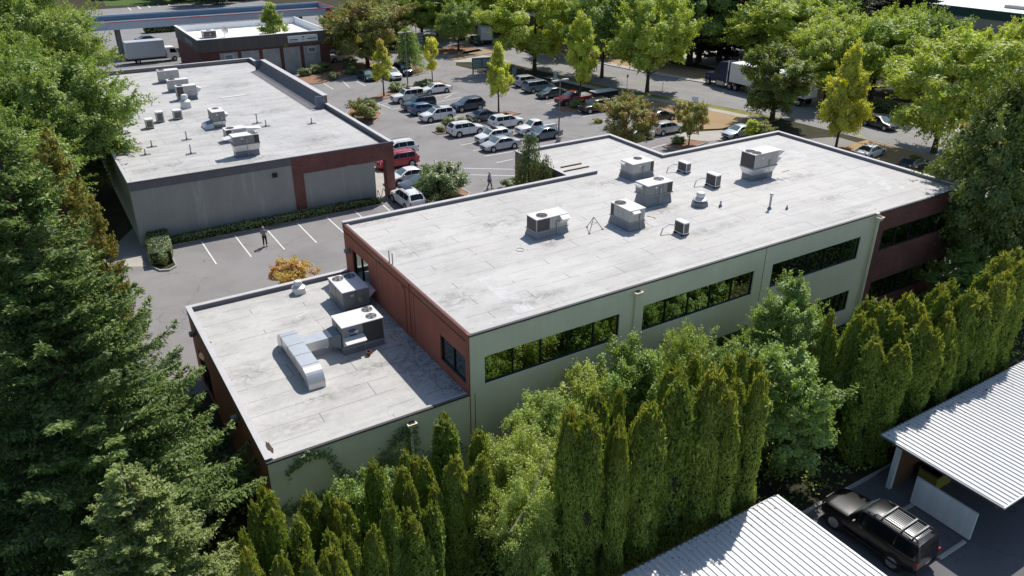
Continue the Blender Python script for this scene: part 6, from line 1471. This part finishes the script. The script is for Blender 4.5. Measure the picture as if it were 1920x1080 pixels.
# ground cover: countless leaves
rg = np.random.default_rng(77); n = 52000
x = rg.uniform(-14, 44, n); y = rg.uniform(-14.6, -4.3, n)
bump_ = .45+.55*np.sin(x*.9+1)*np.sin(y*1.1)+.35*np.sin(x*2.3+y*1.7); hgt = np.clip(bump_,.05,1.3)*np.where(x < -2, 1.0, .6)
z = hgt*rg.uniform(.5,1.05,n)
ok = (x < 1.5)|(y > -9)|(rg.random(n) < .25); x, y, z = x[ok], y[ok], z[ok]; n = len(x)
o = link('ground_cover', qmesh('ground_cover', cards(np.stack([x,y,z],1), rg.normal(size=(n,3))*.7+np.array([0,0,1.]), rg.normal(size=(n,3)), .19*rg.uniform(.6,1.3,n), .13*rg.uniform(.6,1.3,n)), MT['l_gcover'])); tag(o,'bright green leafy ground cover between the arborvitae and the cream wall','ground cover',None,'stuff')
n = 26000; x = rg.uniform(-40,-12.6,n); y = rg.uniform(-14,34,n); ok = ~((x > -15.5)&(y > 12)); x, y = x[ok], y[ok]; n = len(x)
o = link('ground_cover', qmesh('undergrowth', cards(np.stack([x,y,rg.uniform(0,.7,n)],1), rg.normal(size=(n,3))*.7+np.array([0,0,1.]), rg.normal(size=(n,3)), .3*rg.uniform(.6,1.3,n), .18*rg.uniform(.6,1.3,n)), MT['l_maple'])); tag(o,'dark undergrowth below the firs and maples on the left','undergrowth',None,'stuff')
# climbing vines on the cream wall
def vine(label, pts, n=260, spread=.16):
    P = [uy(a,b,Y0-.05) for a,b in pts]; c0 = Vector(P[0]); t = thing('climbing_vine', label, 'vine', c0, 0, 'vines on the low cream wall')
    m = MB(); m.tube([Vector(q)-c0+Vector((0,-.02,0)) for q in P], .015, 5); m.build('stem', MT['wood'], t)
    rg = np.random.default_rng(len(label)); A = np.array(P); u = rg.uniform(0,len(P)-1,n); q = np.stack([np.interp(u,np.arange(len(P)),A[:,j]) for j in range(3)],1)-np.array(c0)
    q = q+rg.normal(size=(n,3))*np.array([spread,.03,spread])+np.array([0,-.07,0])
    link('leaves', qmesh('vine_leaves', cards(q, np.array([0,-1.,.5])+rg.normal(size=(n,3))*.5, rg.normal(size=(n,3)), .16*rg.uniform(.6,1.4,n), .11*rg.uniform(.6,1.3,n)), MT['l_hedge']), t)
vine('arching vine on the low cream wall toward the left corner',[(540,890),(560,862),(590,848),(615,852),(635,880),(650,900),(625,920),(600,935),(560,955)],420,.12)
vine('bushy vine climbing below the scupper of the low wing',[(690,890),(715,865),(735,835),(755,810),(770,808),(772,840),(760,860),(735,860),(700,885)],700,.22)
vine('dark vine spreading low along the cream wall',[(530,960),(570,950),(610,930),(660,900),(700,890),(760,880),(820,850),(870,840)],900,.25)
# bare dry twigs
def twigs(label, pts, r=.025):
    P = [Vector(uy(a,b,y)) for a,b,y in pts]; t = MB().tube([q-P[0] for q in P], [r*(1-.8*i/(len(P)-1)) for i in range(len(P))], 6).build('dry_branch', MT['barkpale']); t.location = P[0]; tag(t, label, 'branch', 'bare branches in the hedge')
twigs('long bare branch slanting up in the drooping bush',[(955,1000,-13),(990,945,-12.6),(1025,860,-12),(1045,800,-11.6)],.035)
twigs('bare branch curving along the bottom edge',[(965,1035,-13.4),(1010,1036,-13),(1070,1050,-12.6),(1130,1078,-12.2)],.035)
twigs('bare twig reaching up beside the right carport roof',[(1790,720,-13.5),(1840,690,-13.2),(1880,655,-13),(1912,632,-12.8)],.025)
twigs('bare twig lying toward the right carport eave',[(1785,705,-13.6),(1830,712,-13.4),(1880,690,-13.2),(1920,668,-13)],.025)

# ------------------------------------------------------------------ people
def skin_body(name, nodes, edges, mat, parent, sub=1):
    """one continuous skinned surface from joints: nodes {name: (x, y, z, radius)}"""
    ks = list(nodes); me = bpy.data.meshes.new(name); me.from_pydata([nodes[k][:3] for k in ks], [(ks.index(a), ks.index(b)) for a, b in edges], [])
    o = bpy.data.objects.new(name, me); COL.objects.link(o); m = o.modifiers.new('skin','SKIN'); m.use_smooth_shade = True
    for i, k in enumerate(ks):
        r = nodes[k][3]; r = r if isinstance(r, tuple) else (r, r); me.skin_vertices[0].data[i].radius = r
    me.skin_vertices[0].data[0].use_root = True
    if sub: q = o.modifiers.new('sub','SUBSURF'); q.levels = sub; q.render_levels = sub
    dg = bpy.context.evaluated_depsgraph_get(); new = bpy.data.meshes.new_from_object(o.evaluated_get(dg)); bpy.data.objects.remove(o)
    new.materials.clear(); new.materials.append(mat); r = link(name, new, parent); new.polygons.foreach_set('use_smooth', [True]*len(new.polygons)); return r
SKIN = simple('skin', (.46,.27,.19), .6, 0, .06)
def person(label, x, y, rz, pose, shirt, pants, hair, cap=None, hold=None, shorts=False):
    """figure facing -Y before rotation; pose gives joints for arms and legs"""
    t = thing('person', label, 'person', (x,y,.008), rz, None)
    N = dict(pelvis=(0,0,.95,(.15,.11)), waist=(0,.0,1.08,(.14,.10)), chest=(0,.01,1.30,(.17,.11)), neck0=(0,.01,1.47,(.065,.06)), neck=(0,-.005,1.53,(.055,.055)), head=(0,-.02,1.63,(.078,.092)), crown=(0,-.015,1.71,(.065,.078)))
    E = [('pelvis','waist'),('waist','chest'),('chest','neck0'),('neck0','neck'),('neck','head'),('head','crown')]
    for s, sg in (('l',1),('r',-1)):
        kn, an = pose['leg_'+s]; N['hip'+s] = (sg*.09,0,.88,.088); N['knee'+s] = (*kn,.058); N['calf'+s] = tuple(kn[i]*.6+an[i]*.4 for i in range(3))+(.055,); N['ankle'+s] = (*an,.04); N['toe'+s] = (an[0]+sg*.02,an[1]-.17,.035,.035)
        E += [('pelvis','hip'+s),('hip'+s,'knee'+s),('knee'+s,'calf'+s),('calf'+s,'ankle'+s),('ankle'+s,'toe'+s)]
        el, wr = pose['arm_'+s]; N['sh'+s] = (sg*.185,.01,1.42,.058); N['el'+s] = (*el,.042); N['fa'+s] = tuple(el[i]*.7+wr[i]*.3 for i in range(3))+(.042,); N['wr'+s] = (*wr,.028)
        d = (Vector(wr)-Vector(el)).normalized(); side = d.cross(Vector((0,0,1)));
        if side.length < .2: side = Vector((sg,0,0))
        side.normalize(); up = side.cross(d); pm = Vector(wr)+d*.055; N['palm'+s] = (*pm,(.036,.018))
        E += [('chest','sh'+s),('sh'+s,'el'+s),('el'+s,'fa'+s),('fa'+s,'wr'+s),('wr'+s,'palm'+s)]
        for f in range(4):
            b = pm+d*.035+side*(.013*(f-1.5)*2); L_ = (.062,.075,.07,.052)[f]; c = b+d*L_*.55+up*-.008; e = c+d*L_*.35+up*-.028
            for kk, q, rr in (('b',b,.0095),('c',c,.0085),('e',e,.007)): N[f'f{f}{kk}{s}'] = (*q,rr)
            E += [('palm'+s,f'f{f}b{s}'),(f'f{f}b{s}',f'f{f}c{s}'),(f'f{f}c{s}',f'f{f}e{s}')]
        b = pm-d*.02+side*sg*.035; e = b+d*.04+side*sg*.02-up*.02; N['t1'+s] = (*b,.011); N['t2'+s] = (*e,.0085); E += [('palm'+s,'t1'+s),('t1'+s,'t2'+s)]
    skin_body('body', N, E, SKIN, t, 1)
    def sub(keys, grow, extra=None):
        n = {}
        for k in keys:
            r = N[k][3]; r = r if isinstance(r, tuple) else (r, r); n[k] = (*N[k][:3], (r[0]+grow, r[1]+grow))
        if extra: n.update(extra)
        return n
    sh = sub(['waist','chest','neck0'], .016, {'hem': (0,0,.93,(.175,.135))}); e2 = [('waist','hem'),('waist','chest'),('chest','neck0')]
    for s in 'lr':
        sh['sh'+s] = (*N['sh'+s][:3], .072); m = tuple(N['sh'+s][i]*.35+N['el'+s][i]*.65 for i in range(3)); sh['sl'+s] = (*m, .066); e2 += [('chest','sh'+s),('sh'+s,'sl'+s)]
    skin_body('shirt', sh, e2, shirt, t, 1)
    pn = {'pelvis': (0,0,.95,(.165,.125))}; e3 = []
    for s in 'lr':
        pn['hip'+s] = (*N['hip'+s][:3], .102); kn = N['knee'+s]
        pn['knee'+s] = (*kn[:3], .072); e3 += [('pelvis','hip'+s),('hip'+s,'knee'+s)]
        if not shorts: a = N['ankle'+s]; pn['cuff'+s] = (a[0],a[1],a[2]+.03,.062); e3 += [('knee'+s,'cuff'+s)]
    skin_body('trousers', pn, e3, pants, t, 1)
    for s, sg in (('l',1),('r',-1)):
        a = N['ankle'+s]; MB().hexa([(a[0]-.05,a[1]-.21,0),(a[0]+.05,a[1]-.21,0),(a[0]+.045,a[1]+.07,0),(a[0]-.045,a[1]+.07,0)],[(a[0]-.035,a[1]-.17,.06),(a[0]+.035,a[1]-.17,.06),(a[0]+.035,a[1]+.06,.10),(a[0]-.035,a[1]+.06,.10)]).build('shoe', MT['black'], t)
    hm = MB().lathe([(.02,1.795),(.06,1.785),(.092,1.74),(.10,1.68),(.095,1.63),(.05,1.60)],(0,.012,0),14).build('hair' if not cap else 'cap', cap or hair, t, smooth=True); hm.scale = (.93,1.05,1)
    if cap: MB().prism([(-.075,-.08),(.075,-.08),(.055,-.19),(-.055,-.19)],1.70,1.715).build('cap_peak', cap, t)
    f = MB(); f.box((-.042,-.122,1.645),(-.02,-.10,1.662)); f.box((.02,-.122,1.645),(.042,-.10,1.662)); f.build('eye', MT['black'], t)
    MB().hexa([(-.016,-.135,1.60),(.016,-.135,1.60),(.014,-.09,1.60),(-.014,-.09,1.60)],[(-.006,-.115,1.645),(.006,-.115,1.645),(.006,-.09,1.645),(-.006,-.09,1.645)]).build('nose', SKIN, t)
    MB().box((-.026,-.118,1.572),(.026,-.10,1.581)).build('mouth', MT['rust'], t)
    for sg in (1,-1): MB().lathe([(.005,0),(.026,.004),(.02,.012)],(sg*.088,.005,1.64),8,'x').build('ear', SKIN, t)
    if hold: MB().box((-.10,-.42,1.20),(.10,-.33,1.26)).build('hand_controller', MT['black'], t)
    return t
stand = dict(leg_l=((.11,-.01,.49),(.12,.02,.08)), leg_r=((-.11,-.01,.49),(-.12,.02,.08)))
p = G(498,462)
person('man in gray shirt and black trousers standing in the empty stalls with a controller', p.x, p.y, atan2(CAM[1]-p.y, CAM[0]-p.x)+pi/2, dict(stand, arm_l=((.25,-.02,1.17),(.10,-.27,1.22)), arm_r=((-.25,-.02,1.17),(-.10,-.27,1.22))), simple('shirt_gray', (.30,.31,.34), .9, 0, .3, 20), simple('trousers_black', (.02,.02,.024), .9), MT['rust'], simple('cap_gray', (.28,.28,.30), .9), True)
p = G(918,354)
person('man in a light blue shirt and pale cap walking near the hatched aisle', p.x, p.y, pi*.15, dict(leg_l=((.10,-.14,.50),(.11,-.20,.09)), leg_r=((-.10,.03,.49),(-.11,.20,.12)), arm_l=((.27,.04,1.15),(.25,-.06,.90)), arm_r=((-.27,.0,1.15),(-.26,.08,.90))), simple('shirt_blue', (.26,.33,.45), .9, 0, .2, 20), simple('trousers_gray', (.06,.065,.08), .9), MT['rust'], simple('cap_pale', (.6,.58,.54), .9))
p = G(1117,133)
person('person in dark clothes walking along the street under the tree', p.x, p.y, 2.8, dict(leg_l=((.10,-.20,.52),(.11,-.32,.10)), leg_r=((-.10,.05,.50),(-.11,.30,.14)), arm_l=((.26,.08,1.16),(.24,-.02,.92)), arm_r=((-.26,-.05,1.16),(-.24,-.16,.95))), simple('shirt_dark', (.03,.03,.035), .9), simple('shorts_dark', (.04,.04,.05), .9), MT['rust'])

# ------------------------------------------------------------------ street furniture, signs
def lamp_post(label, px, top, heads=2, arm=.9, ang=0.0, base=True, name='lamp_post'):
    b = G(*px); h = ZAT(b.x,b.y,top); t = thing(name, label, 'lamp post', b, ang, 'lamp posts')
    MB().tube([(0,0,0),(0,0,h)], [.10,.07], 10).build('pole', MT['post'], t)
    if base: MB().lathe([(.28,0),(.28,.55),(.24,.6)],(0,0,0),14).build('footing', MT['kerb'], t)
    m = MB().tube([(-arm if heads > 1 else 0,0,h-.05),(arm,0,h-.05)], .045, 8).build('arm', MT['post'], t)
    for sg in ((1,-1) if heads > 1 else (1,)):
        l = bevel(MB().box((sg*arm-.42,-.2,h-.12),(sg*arm+.42,.2,h+.06)).build('lamp_head', MT['unit'], t), .03, 1); MB().box((sg*arm-.3,-.15,h-.13),(sg*arm+.3,.15,h-.121)).build('lens', MT['lamp'], l)
lamp_post('tall double headed lamp post beside the steel blue sedan', (1047,265), 150, 2, .75, .1)
lamp_post('tall double headed lamp post rising through the white boxy SUV row', (765,167), 60, 2, .75, .1)
lamp_post('street lamp with a single arm over the dark street at the top', (833,86), 6, 1, 1.4, 2.2, False)
lamp_post('street lamp left of the dark street beside the drooping ash tree', (780,62), 28, 1, 1.0, .2, False)
def sign_post(label, px, top, face=None, w=.45, h=.6):
    b = G(*px); H_ = ZAT(b.x,b.y,top); t = thing('sign_post', label, 'sign', b, -.25, 'roadside sign posts')
    MB().tube([(0,0,0),(0,0,H_)], .035, 8).build('post', MT['post'], t)
    MB().box((-w/2,-.05,H_-h),(w/2,-.036,H_)).build('sign_plate', face or MT['white'], t)
sign_post('small white sign on a thin post by the lot entrance', (857,98), 68)
sign_post('thin sign post on the verge left of the full green street tree', (1175,168), 140, MT['post'], .3, .4)
sign_post('thin sign post on the verge right of the full green street tree', (1241,181), 146, MT['post'], .3, .4)
sign_post('pale sign on a short post under the second street tree', (1041,150), 134, None, .6, 1.2)
b = G(1302,196); t = thing('board_sign','white folding board sign with dark picture on the verge','board sign',b,-1.0); hh = 1.15
for sg in (1,-1): MB().hexa([(-.42,sg*.38-.02,0),(.42,sg*.38-.02,0),(.42,sg*.38+.02,0),(-.42,sg*.38+.02,0)],[(-.42,sg*.03-.02,hh),(.42,sg*.03-.02,hh),(.42,sg*.03+.02,hh),(-.42,sg*.03+.02,hh)]).build('board', MT['white'], t)
MB().add([(-.28,-.295,.35),(.28,-.295,.35),(.28,-.125,.88),(-.28,-.125,.88)],[(0,1,2,3)]).build('picture', MT['frame'], t)
b = G(965,140); t = thing('board_sign','gray folding board sign under the first street tree','board sign',b,-1.0)
for sg in (1,-1): MB().hexa([(-.4,sg*.35-.02,0),(.4,sg*.35-.02,0),(.4,sg*.35+.02,0),(-.4,sg*.35+.02,0)],[(-.4,sg*.03-.02,1.2),(.4,sg*.03-.02,1.2),(.4,sg*.03+.02,1.2),(-.4,sg*.03+.02,1.2)]).build('board', MT['unit_gray'], t)
def directory(label, px, top, w, rz):
    b = G(*px); h = ZAT(b.x,b.y,top); t = thing('directory_sign', label, 'sign', b, rz, 'green business signs')
    MB().box((-w/2,-.12,.9),(w/2,.12,h)).build('board', MT['greenboard'], t)
    for sg in (1,-1): MB().box((sg*w/2*.9-.1,-.1,-.02),(sg*w/2*.9+.1,.1,.9)).build('post', MT['greenboard'], t)
    m = MB()
    for k in range(4):
        for j in range(2): z = h-.35-k*(h-1.3)/4; m.box((-w/2+.15+j*w/2,-.135,z-.16),(-.12+j*w/2,-.121,z+.06))
    m.build('name_strip', simple('sign_strip', (.28,.36,.34), .6), t)
directory('green directory sign board with pale name strips at the lot entrance', (903,138), 108, 3.2, -.25)
directory('small green business sign behind the drooping ash tree', (783,98), 62, 2.4, -.2)
# bike rack by the brick pillar
a = G(709,372); b = G(730,366); t = thing('bike_rack','wavy metal bike rack beside the brick pillar','bike rack',a); L_ = b.x-a.x
P = []
for k in range(25):
    u = k/24; P.append(((L_*u), .15*u, .45+.40*cos(u*2*pi*2.0+pi)*(-1)))
MB().tube([(0,0,0)]+[(q[0],q[1],max(q[2],.06)) for q in P]+[(L_,.15,0)], .035, 8).build('wavy_tube', MT['pipe'], t)
pv = MB().poly([(9.35,35.2,.02),(11.6,35.2,.02),(13.2,44,.02),(13.2,80,.02),(9.0,80,.02)]).build('sidewalk', MT['concrete']); tag(pv, kind='structure')
if pv.data.polygons[0].normal.z < 0: pv.data.flip_normals()
# wall lights on the red walls
def wall_lamp(label, x, y, z):
    t = thing('wall_light', label, 'wall light', (x,y,z), 0, 'lights on the red walls'); MB().box((-.05,-.1,-.12),(0,.1,.12)).build('bracket', MT['post'], t); bevel(MB().box((-.36,-.16,-.16),(-.05,.16,.1)).build('lamp_head', MT['unit_gray'], t), .04, 1)
wall_lamp('gray wall light near the far corner of the tall red wall', X0-.003, YD-.9, 6.4)
wall_lamp('gray wall light on the side wall of the low wing near its far corner', LX-.003, 10.6, 3.9)
wall_lamp('gray wall light on the side wall of the low wing nearer the hedge', LX-.003, 1.2, 3.9)
# conduit on the red wall
o = MB().tube([(X0-.04,3.3,4.6),(X0-.04,3.3,7.2),(X0-.04,3.65,7.3)], .03, 6).tube([(X0-.04,2.75,4.6),(X0-.04,2.75,7.9)], .03, 6).build('wall_conduit', MT['red'], B)
# tyre tracks of worn paint and bins under the right carport
b = (17.0,-16.9); t = thing('storage_crate','dull yellow crate stored at the back of the right carport','crate',(17.2,-16.8,0)); bevel(MB().box((-.7,-.5,0),(.7,.5,.9)).build('crate_body', simple('crate_yellow', (.30,.26,.05), .8), t), .03, 1); MB().box((-.72,-.52,.82),(.72,.52,.9)).build('rim', MT['wood'], t)
# more crowns that close the view along the far side
for i,(q,tp,hw,k,lb) in enumerate((((1165,92),-20,58,'maple1','dark tree between the street and the far white roof'),((1075,100),-30,60,'bright2','bright tree across the street behind the yellow green tree'),((950,72),-50,58,'bright1','bright tree across the street above the first street tree'),((1505,128),-30,70,'maple2','deep green tree across the street above the semi trailer'),((1720,190),20,60,'maple1','deep green tree between the hedge and the warehouse'),((1885,170),110,60,'bright2','bright tree against the warehouse wall at the right edge'),((860,96),0,36,'maple2','dark tree on the verge beside the lot entrance'),((715,86),-10,55,'olive1','olive tinted tree behind the drooping ash tree'))):
    tree_at(k,8 if k[0] == 'o' else 10,{'b':4.4,'m':4.6,'o':3.6}[k[0]],q,tp,hw,'green_tree',lb,'tree',TT)
# fallen leaves and twigs on the carport roofs
rg = np.random.default_rng(5); n = 420
x = np.concatenate([rg.uniform(14.4,34,n//2), rg.uniform(-5.5,6.5,n//2)]); y = -15.4-rg.exponential(.55,n); y = np.clip(y,-20.8,-15.3)
o = link('leaf_litter', qmesh('leaf_litter', cards(np.stack([x,y,np.full(n,3.055)],1), rg.normal(size=(n,3))*.25+np.array([0,0,1.]), rg.normal(size=(n,3)), 0.095*rg.uniform(.5,1.6,n), 0.055*rg.uniform(.5,1.4,n)), MT['wood'])); tag(o,'brown fallen leaves strewn on the carport roofs','leaf litter',None,'stuff')

# canopy behind the street that closes the far right
for i,(x,y,h,r,k,lb) in enumerate(((84,70,13,6,'maple1','deep green crown behind the dark conifers'),(90,58,13,6,'maple2','deep green crown behind the semi trailer'),(86,44,11,5,'bright1','bright crown between semi trailer and hedge'),(95,38,12,5.5,'bright3','bright crown before the warehouse, left one'),(99,26,11,5,'bright2','bright crown before the warehouse, right one'),(92,88,13,6,'maple1','deep green crown beyond the pale lot'),(101,72,14,6,'dark1','broad dark conifer before the left end of the warehouse'),(104,56,15,5.5,'dark1','dark conifer before the warehouse corner'),(84,104,12,6,'maple2','deep green crown left of the far pale lot'),(78,118,12,6,'bright1','bright crown beyond the street bend'),(70,128,12,6,'maple1','deep green crown at the street bend'))):
    n0, r0 = (22,5.8) if k == 'dark1' else (10,4.5)
    plant(k,'dark_conifer' if k == 'dark1' else 'green_tree',lb,'conifer' if k == 'dark1' else 'tree',x,y,0,r/r0,h/n0,i*1.3,DC if k == 'dark1' else TT)
# dirt stains with a worn edge on the roofs; some also deepen shade
def stain_shade_mat():
    t = NT('roof_dirt_and_shade'); w = t.world(); b = t.bsdf((.16,.15,.135), .9); tr = t.n("ShaderNodeBsdfTransparent"); mx = t.n("ShaderNodeMixShader")
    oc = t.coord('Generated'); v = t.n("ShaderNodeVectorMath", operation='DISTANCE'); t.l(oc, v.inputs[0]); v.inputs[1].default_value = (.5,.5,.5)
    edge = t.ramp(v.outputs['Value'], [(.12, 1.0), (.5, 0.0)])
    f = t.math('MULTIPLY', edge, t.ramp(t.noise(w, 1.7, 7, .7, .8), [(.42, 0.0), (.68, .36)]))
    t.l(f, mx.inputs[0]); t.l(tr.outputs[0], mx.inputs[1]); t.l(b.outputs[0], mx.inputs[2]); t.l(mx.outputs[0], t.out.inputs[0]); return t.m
MT['stain_shade'] = stain_shade_mat()
def stain_shade(px, py, z, rx, ry, par):
    q = G(px,py,z); o = MB().poly([(q.x+rx*cos(k*pi/12),q.y+ry*sin(k*pi/12),z+.009) for k in range(24)]).build('roof_stain_and_shade', MT['stain_shade'], par)
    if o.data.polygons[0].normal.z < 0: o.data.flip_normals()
for q in ((1590,402,1.6,.5),(1560,372,1.5,.6),(1620,385,2.2,.35),(1030,455,1.6,1.1),(1200,430,1.5,1.2),(1250,395,1.8,1.0),(1430,345,2.0,1.4),(1310,388,1.1,.8),(760,470,2.6,1.2),(850,560,2.0,1.4),(1000,560,3.0,.9),(700,415,2.5,.8),(1120,345,2.0,1.0),(1330,430,3.2,.7),(1500,330,2.2,1.0),(930,420,3,1.2)): stain_shade(q[0],q[1],ZR,q[2],q[3],B)
for q in ((620,740,2.2,.9),(700,690,1.6,.9),(560,600,1.6,.9),(470,700,1.5,1.5),(560,800,2.5,.6),(760,690,1.2,2.5),(640,580,1.5,1.0)): stain_shade(q[0],q[1],LR,q[2],q[3],W2)
for q in ((330,310,3,1.0),(470,300,3,1.2),(400,245,2.5,1.5),(350,215,2.5,1.5),(600,260,3,1.5),(500,210,4,1.5),(430,160,4,2),(280,320,2,1.2)): stain_shade(q[0],q[1],gr,q[2],q[3],Gb)

# debris gathered on the low roof at the foot of the tall red wall
MT['debris'] = ground_mat('roof_debris', [(.06,.055,.05),(.11,.10,.09)], 2.0, .95, 12)
rg = np.random.default_rng(12); n = 900; x = X0-.05-rg.exponential(.5,n); y = rg.uniform(Y0+.4,YD-.5,n); ok = (x > X0-2.2); x, y = x[ok], y[ok]; n = len(x)
o = link('leaf_litter', qmesh('roof_litter', cards(np.stack([x,y,np.full(n,LR+.018)],1), rg.normal(size=(n,3))*.2+np.array([0,0,1.]), rg.normal(size=(n,3)), 0.075*rg.uniform(.4,1.6,n), 0.045*rg.uniform(.4,1.5,n)), MT['debris'])); tag(o,'dark leaf debris on the low roof along the foot of the tall red wall','leaf litter',None,'stuff')
for q in ((730,600,.7,2.6),(770,650,.8,2.6),(820,700,.7,2.4),(790,690,1.0,3.0),(850,722,.6,1.6)): stain_shade(q[0],q[1],LR,q[2],q[3],W2)  # grime along the wall foot, also painted dark to deepen the wall's cast shadow
